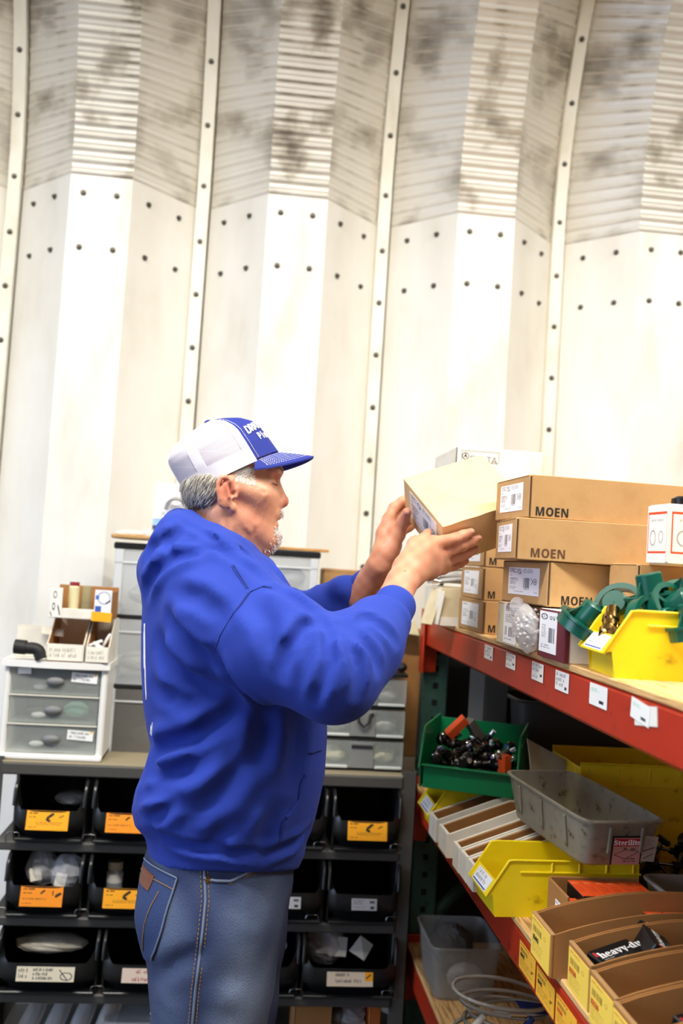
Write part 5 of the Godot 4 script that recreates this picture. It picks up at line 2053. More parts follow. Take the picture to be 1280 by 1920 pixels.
func build_cap(t: Node3D, base: Vector3):
	var blue := simple("cap blue", rgb(28, 44, 138), 0.8)
	bump(blue, M["fine noise"], 0.015)
	triplanar(blue, Vector3.ONE * 14.0)
	var white := simple("cap white", rgb(240, 236, 242), 0.8)
	var mesh_m := simple("cap mesh", rgb(226, 220, 228), 0.85)
	var holes := Image.create_empty(64, 64, false, Image.FORMAT_RGB8)
	holes.fill(Color(1, 1, 1))
	for i in 16:
		for k in 8:
			holes.fill_rect(Rect2i(i * 4 + 1, k * 8 + (4 if i % 2 else 0) + 1, 2, 5), Color(0.66, 0.62, 0.66))
	mesh_m.albedo_texture = ImageTexture.create_from_image(holes)
	triplanar(mesh_m, Vector3.ONE * 34.0)
	var cap := sub_node("cap", t)
	cap.position = -base
	var us := []
	for i in 25:
		us.append(lerpf(0.0, 0.108, pow(i / 24.0, 0.72)))
	part("front_panel", cap_patch(-deg_to_rad(60), deg_to_rad(60), us, 28, 0.0006), blue, cap)
	for k in 4:
		var a0 := deg_to_rad(60 + k * 60)
		part("mesh_panel", cap_patch(a0, a0 + deg_to_rad(60), us, 14), mesh_m, cap)
	# solid white cloth: lower band, and tapes over the panel seams
	var band := []
	for i in 6:
		band.append(lerpf(-0.004, 0.024, i / 5.0))
	part("band", cap_patch(deg_to_rad(60), deg_to_rad(300), band, 50, 0.0012), white, cap)
	for k in 5:
		var a := deg_to_rad(60 + k * 60)
		var half := deg_to_rad(6 if k in [1, 3] else 5)
		var off := deg_to_rad(5 if k == 0 else (-5 if k == 4 else 0))
		part("seam_tape", cap_patch(a - half + off, a + half + off, us, 4, 0.0012), white, cap)
	# dark edge under the band
	var st := begin()
	var rim := []
	for i in 60:
		rim.append(cap_surface(TAU * i / 60.0, -0.0035, -0.0005))
	tube(st, rim, 0.0016, 5, true)
	part("edge_binding", st, simple("dark binding", rgb(40, 44, 60), 0.8), cap)
	# white stitching on the panel seam
	var thread: StandardMaterial3D = M["white ink"]
	for s in [-1, 1]:
		st = begin()
		for i in 26:
			var u0 := lerpf(0.002, 0.1, i / 26.0)
			tube(st, [cap_surface(s * deg_to_rad(56), u0, 0.0013), cap_surface(s * deg_to_rad(56), u0 + 0.0026, 0.0013)], 0.0005, 4)
		part("stitching", st, thread, cap)
	st = begin()
	lathe(st, [Vector2(0.0075, -0.001), Vector2(0.0072, 0.002), Vector2(0.004, 0.0042), Vector2(0, 0.0048)], 14, Transform3D(Basis(Vector3.BACK, deg_to_rad(30)), cap_point(0, 0.108, 0)), true)
	part("button", st, blue, cap)
	# brim: from the front edge of the crown outwards, sides drooping
	var brim := []
	for i in 13:
		var k := i / 12.0
		var r := []
		for j in 33:
			var a := deg_to_rad(lerpf(-62, 62, j / 32.0))
			r.append(brim_point(a, k))
		brim.append(r)
	st = begin()
	slab(st, brim, func(_i, _j): return Vector3(0, -0.0032, 0))
	var b := part("brim", st, blue, cap)
	for row in 7:
		st = begin()
		var k := 0.12 + row * 0.115
		for j in 60:
			var a := deg_to_rad(lerpf(-58, 58, j / 60.0))
			var a2 := a + deg_to_rad(1.15)
			tube(st, [brim_point(a, k) + Vector3(0, 0.0005, 0), brim_point(a2, k) + Vector3(0, 0.0005, 0)], 0.00045, 4)
		part("stitching", st, thread, b)
	# lettering on the front panel, wrapped letter by letter
	var word := "DRAIN"
	var word2 := "Plu"
	for i in 5:
		var a := deg_to_rad(46 - 8.36 * i)
		cap_letter(cap, word[i], a, 0.062 - 0.006 * pow(absf(a) / 0.8, 2.0), 0.0165)
	for i in 3:
		cap_letter(cap, word2[i], deg_to_rad(34 - i * 7.5), 0.038, 0.014)


func brim_point(a: float, k: float) -> Vector3:
	var inner := cap_surface(a, -0.002, 0.0)
	var side := sin(a) / sin(deg_to_rad(62))
	var reach := 0.068 * pow(maxf(0.0, 1.0 - pow(absf(side), 2.6)), 0.6)
	var drop := -0.011 * pow(absf(side), 1.5) * k
	return inner + Vector3(reach * k * 0.99, reach * k * 0.03 - 0.004 * k * k + drop, side * 0.006 * k)


func cap_letter(cap: Node3D, ch: String, a: float, u: float, size: float):
	var p := cap_surface(a, u, 0.0012)
	var px := cap_surface(a - 0.05, u, 0.0012)
	var pu := cap_surface(a, u + 0.006, 0.0012)
	var x := (px - p).normalized()
	var y := (pu - p).normalized()
	var z := x.cross(y).normalized()
	y = z.cross(x)
	var m := lettering("lettering", cap, ch, size, M["white ink"], Vector3.ZERO, Vector3.ZERO, "Droid Sans", true, false)
	m.transform = Transform3D(Basis(x, y, z), p)


func plain_tone(_p: Vector3) -> Color:
	return Color.WHITE


# ---------------------------------------------------------------- the carton in his hands
func build_held_box():
	var n := v3(0.3866, 1.6042, -1.806)
	var a := v3(-0.0577, 0.0996, -0.1397).normalized()    # along the labelled end, away from the camera
	var r := v3(0.1671, 0.0638, -0.0235).normalized()     # along the shaded side
	var u := a.cross(r).normalized()
	if u.y < 0:
		u = -u
	var t := thing("held_carton", "pale open-seamed carton tilted in the man's hands, white label on its end", "box")
	t.transform = Transform3D(Basis(r, u, -a), n)
	var card: StandardMaterial3D = M["pale kraft card"]
	box("body", t, card, v3(0.0945, -0.0525, -0.095), v3(0.189, 0.1035, 0.19), 0.002)
	# lid: one sheet folded over the top, its front edge wavy, with a thumb notch
	var st := begin()
	var rows := []
	for i in 2:
		var row := []
		for k in 19:
			var x := k * 0.0105
			var dip := 0.0012 * sin(k * 1.1) if i == 0 else 0.0
			row.append(v3(x, 0.0002 + dip * 0.3, 0.0022 + dip if i == 0 else -0.19))
		rows.append(row)
	slab(st, rows, func(_i, _j): return v3(0, -0.0015, 0))
	var lid := part("lid", st, card, t)
	st = begin()
	var arc := []
	for k in 11:
		var q := PI + PI * k / 10.0
		arc.append(v3(0.134 + 0.0135 * cos(q), -0.0012 + 0.0125 * sin(q), 0.0006))
	tube(st, arc, 0.0006, 4)
	part("thumb_notch", st, M["cream card"], lid)
	plate("label", t, M["carton label"], 0.131, 0.069, v3(-0.0006, -0.047, -0.092), Vector3(0, -90, 0))


# ---------------------------------------------------------------- upper deck
func build_upper_shelf():
	var card: StandardMaterial3D = M["kraft card"]
	# three long cartons, each turned a little differently
	var spec := [
		[v3(0.546, 1.463, -1.622), 9.0, "MOEN", "lowest of the three long kraft cartons, its white label turned to the aisle"],
		[v3(0.484, 1.5455, -1.628), -5.0, "MOEN", "middle of the three long kraft cartons, with faded brown print"],
		[v3(0.505, 1.6225, -1.628), 2.5, "MOEN", "topmost of the three long kraft cartons, with crisp black print"],
	]
	var hs := [0.0815, 0.0765, 0.0795]
	for i in 3:
		var s: Array = spec[i]
		var c := carton("long_carton", s[3], s[0], s[1], v3(0.62, hs[i], 0.192), card, "carton label", 0.13, 0.052, "", "long faucet cartons")
		var at := v3(0.012, 0.0125, 0.0022)
		if i == 0:
			at.x = 0.026
		if i == 1:
			at = v3(0.027, 0.0135, 0.0022)
		lettering("lettering", c, s[2], 0.0155, M["black ink"] if i != 1 else M["brown ink"], at)
	# cartons stacked under and beside them
	carton("tall_carton", "narrow tan carton with a tall barcode label, under the long cartons", v3(0.532, UPPER, -1.70), 0, v3(0.3, 0.0855, 0.19), M["cream card"], "tall label", 0.088, 0.078)
	var mar := thing("maroon_carton", "white carton with a maroon end and barcode label, beside the bubble wrap", "box", v3(0.54, UPPER, -1.497))
	box("body", mar, M["white card"], v3(0.055, 0.043, -0.07), v3(0.11, 0.086, 0.14), 0.002)
	box("end_panel", mar, M["maroon card"], v3(-0.0008, 0.043, -0.07), v3(0.002, 0.085, 0.139), 0.0005)
	plate("label", mar, M["maroon label"], 0.092, 0.072, v3(-0.0024, 0.046, -0.085), Vector3(0, -90, 0))
	box("end_trim", mar, M["maroon card"], v3(0.003, 0.043, 0.0004), v3(0.008, 0.085, 0.0012), 0.0003)
	# bubble wrap bundle squeezed between
	var bw := lump(v3(0.023, 0.046, 0.04), 11, 0.25, 30, 22)
	var wrap := thing("bubble_wrap", "crumpled bundle of clear bubble wrap hanging over the shelf edge", "packaging", v3(0.525, UPPER + 0.046, -1.665))
	part("wrap", bw, clear_plastic("wrap film", rgb(226, 222, 222), 0.42, 0.15), wrap, Vector3.ZERO, Vector3(0, 0, 8))
	part("loose_end", lump(v3(0.014, 0.02, 0.028), 12, 0.35, 16, 12), M["wrap film"], wrap, v3(-0.012, 0.036, -0.025))
	var st := begin()
	for i in 60:
		var a := rng.randf_range(0, TAU)
		var h := rng.randf_range(-0.9, 0.8)
		var p := v3(0.0235 * sqrt(1 - h * h) * cos(a), 0.044 * h, 0.04 * sqrt(1 - h * h) * sin(a))
		lathe(st, [Vector2(0.0042, 0), Vector2(0.0034, 0.0018), Vector2(0, 0.0026)], 6, Transform3D(Basis(Quaternion(Vector3.UP, p.normalized())), p), true)
	part("bubbles", st, M["wrap film"], wrap).set_meta("kind", "stuff")
	# the stack of three small cartons
	var zs := [-2.1, -2.118, -2.12]
	var ys := [UPPER, UPPER + 0.078, UPPER + 0.157]
	var names := ["lowest of the three small stacked cartons near the hoses", "middle of the three small stacked cartons near the hoses", "topmost of the three small stacked cartons, under the held carton"]
	for i in 3:
		carton("small_carton", "kraft carton, " + names[i], v3(0.556, ys[i], zs[i]), 3 - i * 2, v3(0.2, 0.077, 0.2), card, "small label", 0.135, 0.056, "M", "small stacked cartons")
	# more stock behind carries the white carton
	carton("plain_carton", "plain kraft carton behind the long cartons, carrying the white carton", v3(0.66, UPPER, -2.34), 0, v3(0.32, 0.335, 0.22), card)
	var dl := thing("white_carton", "big white carton with a framed grey logo, behind the held carton", "box", v3(0.52, UPPER + 0.336, -2.32))
	box("body", dl, M["white card"], v3(0.115, 0.064, -0.13), v3(0.23, 0.128, 0.26), 0.003)
	box("side_panel", dl, M["white card"], v3(0.117, 0.064, 0.0006), v3(0.226, 0.126, 0.003), 0.001)
	box("slit", dl, M["card gap"], v3(0.0026, 0.07, 0.0004), v3(0.003, 0.11, 0.0014), 0.0003)
	plate("label", dl, M["delta card"], 0.2, 0.07, v3(-0.0006, 0.075, -0.12), Vector3(0, -90, 0))
	for f in [[v3(0.065, 0.122, 0), v3(0.098, 0.0012, 0.0006)], [v3(0.065, 0.094, 0), v3(0.098, 0.0012, 0.0006)], [v3(0.016, 0.108, 0), v3(0.0012, 0.029, 0.0006)], [v3(0.114, 0.108, 0), v3(0.0012, 0.029, 0.0006)]]:
		box("printed_frame", dl, M["grey ink"], f[0] + v3(0, -0.004, 0.0024), f[1], 0.0001)
	lettering("lettering", dl, "DELTA", 0.0185, M["grey ink"], v3(0.036, 0.0965, 0.0022), Vector3.ZERO, "Droid Sans", false)
	st = begin()
	var ring := []
	for i in 24:
		ring.append(v3(0.026 + 0.0085 * cos(TAU * i / 24), 0.104 + 0.0085 * sin(TAU * i / 24), 0.0022))
	tube(st, ring, 0.001, 4, true)
	prism(st, [Vector2(0.0205, 0.0985), Vector2(0.026, 0.1115), Vector2(0.0315, 0.0985), Vector2(0.026, 0.103)], 0.0006, Transform3D(Basis(), v3(0, 0, 0.0024)))
	part("logo", st, M["black ink"], dl)
	# carton of braided hoses with its flaps open
	var hb := thing("hose_carton", "open cream carton with bent flaps holding braided hoses at the shelf's far end", "box", v3(0.506, UPPER, -2.335))
	var cream: StandardMaterial3D = M["cream card"]
	box("front_wall", hb, cream, v3(0.075, 0.049, 0), v3(0.15, 0.098, 0.004))
	box("lower_band", hb, M["white card"], v3(0.075, 0.011, 0.0025), v3(0.15, 0.022, 0.0012), 0.0003)
	box("end_wall", hb, M["white card"], v3(0, 0.049, -0.1), v3(0.004, 0.098, 0.2))
	box("back_wall", hb, cream, v3(0.075, 0.049, -0.2), v3(0.15, 0.098, 0.004))
	box("far_end", hb, cream, v3(0.15, 0.049, -0.1), v3(0.004, 0.098, 0.2))
	box("base", hb, cream, v3(0.075, 0.002, -0.1), v3(0.15, 0.004, 0.2))
	box("flap", hb, cream, v3(-0.018, 0.048, -0.02), v3(0.003, 0.1, 0.05), 0.001, Vector3(0, 24, -18))
	box("flap", hb, M["white card"], v3(-0.006, 0.046, 0.004), v3(0.02, 0.088, 0.003), 0.001, Vector3(0, -40, -10))
	for i in 6:
		var h := thing("braided_hose", ["first", "second", "third", "fourth", "fifth", "sixth"][i] + " short braided hose from the near side of the open cream carton", "hose", v3(0.53, UPPER + 0.1 + 0.014 * (i % 3), -2.36 - 0.024 * i), 0, "hoses in the cream carton")
		st = begin()
		var pts := []
		for k in 9:
			var q := k / 8.0
			pts.append(v3(-0.03 + 0.2 * q, 0.012 - 0.028 * q * (1 if i % 2 else 0.3) + 0.014 * sin(q * PI), 0.012 * sin(q * 3 + i)))
		tube(st, pts, 0.0068, 8)
		part("hose", st, M["braided steel"], h)
		st = begin()
		tube(st, [pts[0] - v3(0.012, 0.0, 0), pts[0] + v3(0.006, 0, 0)], 0.0088, 6)
		part("nut", st, M["chrome"], h)
	# the yellow bin of green drain fittings
	var yb := hopper_bin("hopper_bin", "bright yellow bin of green drain fittings on the upper deck", v3(0.541, UPPER, -1.385), -4.0, 0.3, 0.122, 0.1, M["yellow plastic"], "blue lined label")
	yb.set_meta("group", "yellow hopper bins")
	var fit := drain_fitting("green plastic drain fitting with a round plug, leaning out over the yellow bin's far side")
	fit.position = v3(0.557, 1.44, -1.472)
	fit.rotation_degrees = Vector3(20, 0, -26)
	var places := [
		[v3(0.622, 1.47, -1.47), Vector3(70, -30, 10), "green plastic drain fitting lying behind the plugged one in the yellow bin"],
		[v3(0.645, 1.492, -1.40), Vector3(-8, 20, 12), "green plastic drain fitting topmost in the heap of the yellow bin"],
		[v3(0.622, 1.455, -1.365), Vector3(78, 10, -18), "green plastic drain fitting standing on edge behind the brass valve"],
		[v3(0.658, 1.478, -1.36), Vector3(52, 60, 30), "green plastic drain fitting tipped sideways at the heap's right"],
		[v3(0.692, 1.497, -1.37), Vector3(-20, 130, 20), "green plastic drain fitting at the right edge of the heap"],
		[v3(0.672, 1.452, -1.31), Vector3(10, 200, -10), "green plastic drain fitting deep in the yellow bin"],
	]
	for p in places:
		var o := copy(fit, p[2], p[0], 0, "green drain fittings in the yellow bin")
		o.rotation_degrees = p[1]
	fit.set_meta("group", "green drain fittings in the yellow bin")
	# brass valve in the bin's mouth
	var bv := thing("brass_valve", "brass valve body with a crossed end, lying in the yellow bin's mouth", "valve", v3(0.572, 1.441, -1.392))
	bv.rotation_degrees = Vector3(0, 20, -28)
	st = begin()
	lathe(st, [Vector2(0, -0.016), Vector2(0.013, -0.016), Vector2(0.0155, -0.013), Vector2(0.0155, -0.002), Vector2(0.0125, 0.004), Vector2(0.0125, 0.014), Vector2(0.0145, 0.018), Vector2(0.0145, 0.026), Vector2(0.011, 0.03), Vector2(0.011, 0.046), Vector2(0.008, 0.046), Vector2(0.008, 0.04), Vector2(0, 0.04)], 20, Transform3D(Basis(Vector3.BACK, -0.2) * Basis(Vector3.RIGHT, -0.5), Vector3.ZERO))
	part("body", st, M["brass"], bv)
	st = begin()
	lathe(st, [Vector2(0, 0.024), Vector2(0.0115, 0.024), Vector2(0.0135, 0.022), Vector2(0.0135, 0.006), Vector2(0, 0)], 8, Transform3D(Basis(Vector3.RIGHT, 1.9) * Basis(), v3(0, -0.004, 0.004)))
	var cap := part("end_cap", st, M["brass"], bv)
	st = begin()
	cbox(st, v3(0, 0.0255, 0), v3(0.02, 0.003, 0.0045), 0.001)
	cbox(st, v3(0, 0.0255, 0), v3(0.0045, 0.003, 0.02), 0.001)
	part("cross_slot", st, M["dark metal"], cap, v3(0, -0.004, 0.004), Vector3(rad_to_deg(1.9), 0, 0))
	st = begin()
	lathe(st, [Vector2(0, 0.02), Vector2(0.009, 0.02), Vector2(0.0105, 0.016), Vector2(0.0105, 0.0), Vector2(0, 0)], 6, Transform3D(Basis(Vector3.BACK, -1.4), v3(0.008, 0.008, 0)))
	part("hex_port", st, M["brass"], bv)
	# white package at the frame's right edge, on a carton that reaches in from the right
	carton("plain_carton", "plain kraft carton behind the yellow bin, under the red-framed package", v3(0.66, UPPER, -1.50), 0, v3(0.3, 0.175, 0.12), card)
	var pk := thing("package", "white package with an orange-red printed frame at the right edge of the picture", "package", v3(0.683, UPPER + 0.176, -1.44), 4)
	box("body", pk, M["white card"], v3(0.045, 0.05, -0.035), v3(0.09, 0.1, 0.07), 0.004)
	plate("print", pk, M["flap print"], 0.084, 0.096, v3(0.044, 0.05, 0.0006), Vector3.ZERO)
	plate("print", pk, M["flap print"], 0.062, 0.096, v3(-0.0006, 0.05, -0.035), Vector3(0, -90, 0))
	st = begin()
	lathe(st, [Vector2(0.02, 0), Vector2(0.019, 0.012), Vector2(0.012, 0.016), Vector2(0, 0.017)], 16, Transform3D(Basis(), v3(0.045, 0.1, -0.035)))
	part("cap", st, M["dark metal"], pk)


# a lump of crumpled film: a sphere pushed about by noise
func lump(r: Vector3, seed_: int, rough: float, nu := 24, nv := 16) -> SurfaceTool:
	var f := FastNoiseLite.new()
	f.seed = seed_
	f.noise_type = FastNoiseLite.TYPE_CELLULAR
	f.cellular_return_type = FastNoiseLite.RETURN_DISTANCE
	f.frequency = 1.4
	var rows := []
	for i in nv + 1:
		var b := PI * i / nv
		var row := []
		for k in nu:
			var a := TAU * k / nu
			var d := v3(sin(b) * cos(a), cos(b), sin(b) * sin(a))
			row.append(d * r * (1.0 + rough * (f.get_noise_3dv(d * 1.3 + Vector3.ONE * seed_) + 0.4)))
		rows.append(row)
	rows.reverse()
	var st := begin()
	sheet(st, rows, -1, true)
	return st


func drain_fitting(label: String) -> Node3D:
	var t := thing("drain_fitting", label, "pipe fitting")
	var m: StandardMaterial3D = M["drain green"]
	var st := begin()
	lathe(st, [Vector2(0.036, -0.012), Vector2(0.041, -0.012), Vector2(0.041, 0.004), Vector2(0.045, 0.006), Vector2(0.045, 0.01), Vector2(0.036, 0.01), Vector2(0.036, -0.012)], 32)
	part("ring", st, m, t)
	for i in 3:
		var a := TAU * i / 3.0
		st = begin()
		cbox(st, v3(cos(a), 0, sin(a)) * 0.024 + v3(0, 0.002, 0), v3(0.034, 0.009, 0.008), 0.001, Basis(Vector3.UP, -a))
		part("spoke", st, m, t)
	st = begin()
	lathe(st, [Vector2(0.0, 0.042), Vector2(0.0185, 0.042), Vector2(0.0205, 0.04), Vector2(0.022, 0.004), Vector2(0.017, 0.0), Vector2(0.0, 0.0)], 28)
	lathe(st, [Vector2(0, 0.0425), Vector2(0.0012, 0.0425), Vector2(0.0012, 0.0434), Vector2(0, 0.0434)], 8)
	part("plug", st, m, t)
	st = begin()
	prism(st, [Vector2(-0.036, 0.0), Vector2(-0.02, 0.024), Vector2(0.02, 0.024), Vector2(0.036, 0.0)], 0.004, Transform3D(Basis(), v3(0, 0.008, 0)))
	part("fin", st, m, t)
	return t


# ---------------------------------------------------------------- lower deck
func build_lower_shelf():
	var Y := LOWER
	var yel: StandardMaterial3D = M["yellow plastic"]
	# yellow bins
	var b1 := hopper_bin("hopper_bin", "yellow hopper bin at the far end of the lower deck, under the green bin", v3(0.487, Y, -2.315), 0, 0.3, 0.13, 0.104, yel, "blue lined label")
	var b2 := hopper_bin("hopper_bin", "yellow hopper bin with a blue-lined sticker, beside the white bin boxes", v3(0.49, Y, -1.78), 1.5, 0.3, 0.118, 0.104, yel, "blue lined label")
	var b3 := hopper_bin("hopper_bin", "large yellow hopper bin in shade behind the clear tub", v3(1.172, Y, -2.1), 180, 0.4, 0.19, 0.232, yel)
	for b in [b1, b2, b3]:
		b.set_meta("group", "yellow hopper bins")
	# white card bin boxes
	var white: StandardMaterial3D = M["white card"]
	var kraft: StandardMaterial3D = M["brown kraft card"]
	var ws := [[-2.20, 0.07, 0.488, "first from the far end, beside the yellow hopper bin"], [-2.092, 0.08, 0.490, "second from the far end, standing proud of the row"], [-1.977, 0.052, 0.494, "third from the far end"], [-1.92, 0.05, 0.496, "fourth from the far end"], [-1.866, 0.048, 0.498, "nearest, beside the yellow hopper bin with a sticker"]]
	for w in ws:
		var bb := bin_box("white bin box, " + w[3], v3(w[2], Y, w[0] - 0.006), 1.0, 0.3, w[1], 0.052, 0.112, white, kraft, false, 0.012)
		bb.set_meta("group", "white bin boxes on the lower deck")
	# green bin heaped with cartridges, its open front to the camera
	var gb := hopper_bin("hopper_bin", "green hopper bin heaped with dark cartridges, at the far end of the lower deck", v3(0.56, Y + 0.112, -2.18), 68, 0.27, 0.235, 0.14, M["green plastic"], "", false)
	build_cartridges()
	# the grimy clear tub lies across the bins
	clear_tub(v3(0.695, Y + 0.122, -1.81), 7.5, 1.0)
	# carton of orange boxes
	var oc := thing("orange_stock_carton", "open kraft carton packed with orange-topped boxes, beside the yellow hopper bin", "box", v3(0.60, Y, -1.602))
	box("base", oc, kraft, v3(0.085, 0.002, -0.035), v3(0.17, 0.004, 0.1))
	box("end_wall", oc, kraft, v3(0, 0.044, -0.035), v3(0.005, 0.088, 0.1))
	box("far_end", oc, kraft, v3(0.17, 0.042, -0.035), v3(0.005, 0.084, 0.1))
	box("side_wall", oc, kraft, v3(0.085, 0.04, 0.014), v3(0.17, 0.08, 0.004))
	box("side_wall", oc, kraft, v3(0.085, 0.045, -0.084), v3(0.17, 0.09, 0.004))
	plate("label", oc, M["small label"], 0.04, 0.05, v3(-0.0032, 0.04, -0.02), Vector3(0, -90, 0))
	for i in 7:
		var ob := thing("orange_box", ["first", "second", "third", "fourth", "fifth", "sixth", "seventh"][i] + " orange-topped box from the aisle in the open kraft carton", "box", v3(0.618 + 0.0228 * i, Y + 0.004, -1.636 + (0.022 if i == 0 else 0.0)), 0, "orange boxes in the kraft carton")
		box("body", ob, M["black card"], v3(0, 0.041 - (0.008 if i == 0 else 0.0), 0), v3(0.0222, 0.082 - (0.016 if i == 0 else 0.0), 0.08 if i else 0.03))
		plate("top_print", ob, M["orange box"], 0.0218, 0.079 if i else 0.0295, v3(0, 0.0825 - (0.016 if i == 0 else 0.0), 0), Vector3(-90, 0, 0), 0.001)
	# four kraft bin boxes with amber tags
	var ks := [[-1.518, 0.1, 0.53, "83442", "farthest of the kraft bin boxes, empty in front"], [-1.402, 0.092, 0.552, "83336", "second kraft bin box, holding black heavy-duty packages"], [-1.298, 0.09, 0.547, "83336", "third kraft bin box, empty, next to the packages"], [-1.202, 0.09, 0.542, "83336", "nearest kraft bin box, at the bottom right corner"]]
	for i in 4:
		var k: Array = ks[i]
		var kb := bin_box("amber tagged " + k[4], v3(k[2], Y, k[0]), 0.0, 0.36, k[1], 0.068, 0.108, M["kraft card"] if false else kraft, kraft, true, 0.006, M["kraft card"])
		kb.set_meta("group", "kraft bin boxes")
		var g := plate("label", kb, M["lemon tag"], k[1] * 0.92, 0.064, v3(-0.0006, 0.034 - (0.004 if i else 0.0), 0), Vector3(0, -90, 0), 0.001)
		lettering("number", g, k[3], 0.0075, M["black ink"] if i == 0 else simple("rust ink", rgb(190, 70, 20), 0.7), v3(-0.036, 0.0, 0.0008))
	for i in 3:
		var ob := thing("orange_box", ["first", "second", "third"][i] + " orange-topped box from the aisle in the farthest kraft bin box", "box", v3(0.74 + 0.035 * i, Y + 0.003, -1.535), 0, "orange boxes in the farthest kraft bin box")
		box("body", ob, M["black card"], v3(0, 0.036, 0), v3(0.032, 0.072, 0.05))
		plate("top_print", ob, M["orange box"], 0.0315, 0.0495, v3(0, 0.0725, 0), Vector3(-90, 0, 0), 0.001)
	# black packages
	heavy_duty("black package, lying tilted in the second kraft bin box", v3(0.612, Y + 0.056, -1.402), Vector3(8, 24, 6))
	heavy_duty("black package, standing on end behind the tilted one", v3(0.680, Y + 0.072, -1.42), Vector3(30, 84, 4))
	heavy_duty("black package, lowest in the second kraft bin box", v3(0.69, Y + 0.03, -1.385), Vector3(4, 60, 0))
	heavy_duty("black package, at the back of the second kraft bin box", v3(0.77, Y + 0.035, -1.4), Vector3(0, 10, 0))
	heavy_duty("black package, in the nearest kraft bin box", v3(0.655, Y + 0.05, -1.205), Vector3(12, 20, 0))
	heavy_duty("black package, at the bottom right corner", v3(0.685, Y + 0.08, -1.21), Vector3(20, 70, 10))
	for i in 3:
		var st := begin()
		lathe(st, [Vector2(0, 0), Vector2(0.013, 0), Vector2(0.013, 0.016), Vector2(0.009, 0.02), Vector2(0.009, 0.034), Vector2(0, 0.034)], 16)
		var c := part("chrome_fitting", st, M["chrome"], self)
		c.name = numbered("chrome_fitting")
		c.position = v3([0.632, 0.652, 0.744][i], Y + [0.02, 0.022, 0.05][i], [-1.372, -1.378, -1.378][i])
		c.rotation_degrees = Vector3(70, 40 * i, 20)
		tag(c, ["small chrome fitting under the tilted heavy-duty package", "small chrome fitting beside the first, under the heavy-duty package", "small chrome fitting in a bag behind the standing heavy-duty package"][i], "fitting")
	var bag := thing("parts_bag", "crumpled clear bag with a red corner in the second kraft bin box", "bag", v3(0.765, Y + 0.07, -1.392))
	part("film", lump(v3(0.05, 0.035, 0.03), 31, 0.35), M["bag film"], bag)
	box("header_card", bag, M["red ink"], v3(-0.04, 0.02, 0.01), v3(0.012, 0.04, 0.002), 0.0005, Vector3(0, 20, 20))
	# heap of chrome stems and the grey tray
	var r := RandomNumberGenerator.new()
	r.seed = 12
	for i in 16:
		var s := thing("valve_stem", "chrome valve stem with a round handle, one of a tangled heap behind the grey tray", "valve stem", v3(0.87 + 0.13 * r.randf(), Y + 0.055 + 0.055 * r.randf(), -1.88 + 0.13 * r.randf()), 0, "chrome valve stems in a heap")
		s.rotation_degrees = Vector3(r.randf_range(-80, 80), r.randf_range(0, 360), r.randf_range(-60, 60))
		var st := begin()
		tube(st, [v3(0, -0.035, 0), v3(0, 0.035, 0)], 0.0036, 8)
		part("stem", st, M["dull chrome"], s)
		st = begin()
		lathe(st, [Vector2(0, 0.03), Vector2(0.014, 0.031), Vector2(0.016, 0.036), Vector2(0.013, 0.042), Vector2(0, 0.044)], 14)
		part("handle", st, M["chrome"] if i % 3 == 0 else M["dark metal"], s)
		st = begin()
		lathe(st, [Vector2(0, -0.04), Vector2(0.007, -0.04), Vector2(0.007, -0.018), Vector2(0, -0.018)], 6)
		part("nut", st, M["dark metal"], s)
	box("plain_box", self, M["black card"], v3(0.96, Y + 0.025, -1.83), v3(0.26, 0.05, 0.18))
	tag(get_node("plain_box"), "black box under the heap of chrome valve stems", "box")
	var tray := thing("grey_tray", "grey rounded plastic tray in front of the chrome stems, right edge of the picture", "tray", v3(0.912, Y, -1.65))
	tray_shell(tray, clear_plastic("grey tray plastic", rgb(150, 148, 142), 0.85, 0.35), 0.24, 0.13, 0.09, 0.86)
	var tb := thing("parts_bag", "clear bag lying in the grey tray", "bag", v3(0.88, Y + 0.055, -1.65))
	part("film", lump(v3(0.06, 0.025, 0.04), 35, 0.3), M["bag film"], tb)
	# bag standing behind the clear tub
	var sb := thing("parts_bag", "dusty clear bag standing between the green bin and the clear tub", "bag", v3(0.692, Y + 0.13, -2.1), 4)
	var st2 := begin()
	var rows := []
	for i in 9:
		var row := []
		for k in 9:
			var x := k / 8.0
			var y := i / 8.0
			row.append(v3(x * 0.125 - 0.015 * y, y * (0.135 - 0.06 * x), 0.012 * sin(x * 7 + y * 3) + 0.02 * sin(PI * x) * (1 - y)))
		rows.append(row)
	slab(st2, rows, func(_i, _j): return v3(0, 0, -0.006))
	part("film", st2, clear_plastic("dusty film", rgb(176, 168, 150), 0.8, 0.4), sb)
	part("contents", lump(v3(0.04, 0.03, 0.02), 37, 0.3), M["bag film"], sb, v3(0.085, 0.04, 0.015))
	# boxes in the shade at the back of the lower deck, wall side
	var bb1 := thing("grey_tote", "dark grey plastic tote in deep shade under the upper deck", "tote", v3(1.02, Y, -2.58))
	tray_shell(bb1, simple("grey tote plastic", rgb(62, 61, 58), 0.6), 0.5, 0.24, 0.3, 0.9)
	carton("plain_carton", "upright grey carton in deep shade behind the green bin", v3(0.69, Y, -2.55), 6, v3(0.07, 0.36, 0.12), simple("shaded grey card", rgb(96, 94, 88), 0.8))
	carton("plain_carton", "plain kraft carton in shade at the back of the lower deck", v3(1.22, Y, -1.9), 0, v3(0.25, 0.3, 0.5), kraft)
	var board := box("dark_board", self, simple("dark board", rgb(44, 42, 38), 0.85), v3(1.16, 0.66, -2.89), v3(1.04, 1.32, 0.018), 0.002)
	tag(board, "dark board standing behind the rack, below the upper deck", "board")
	# bottom deck: tub, hoses
	var tub := thing("clear_tub", "cloudy plastic tub with a grey cloth inside, on the bottom deck", "tub", v3(0.635, BASE, -2.47))
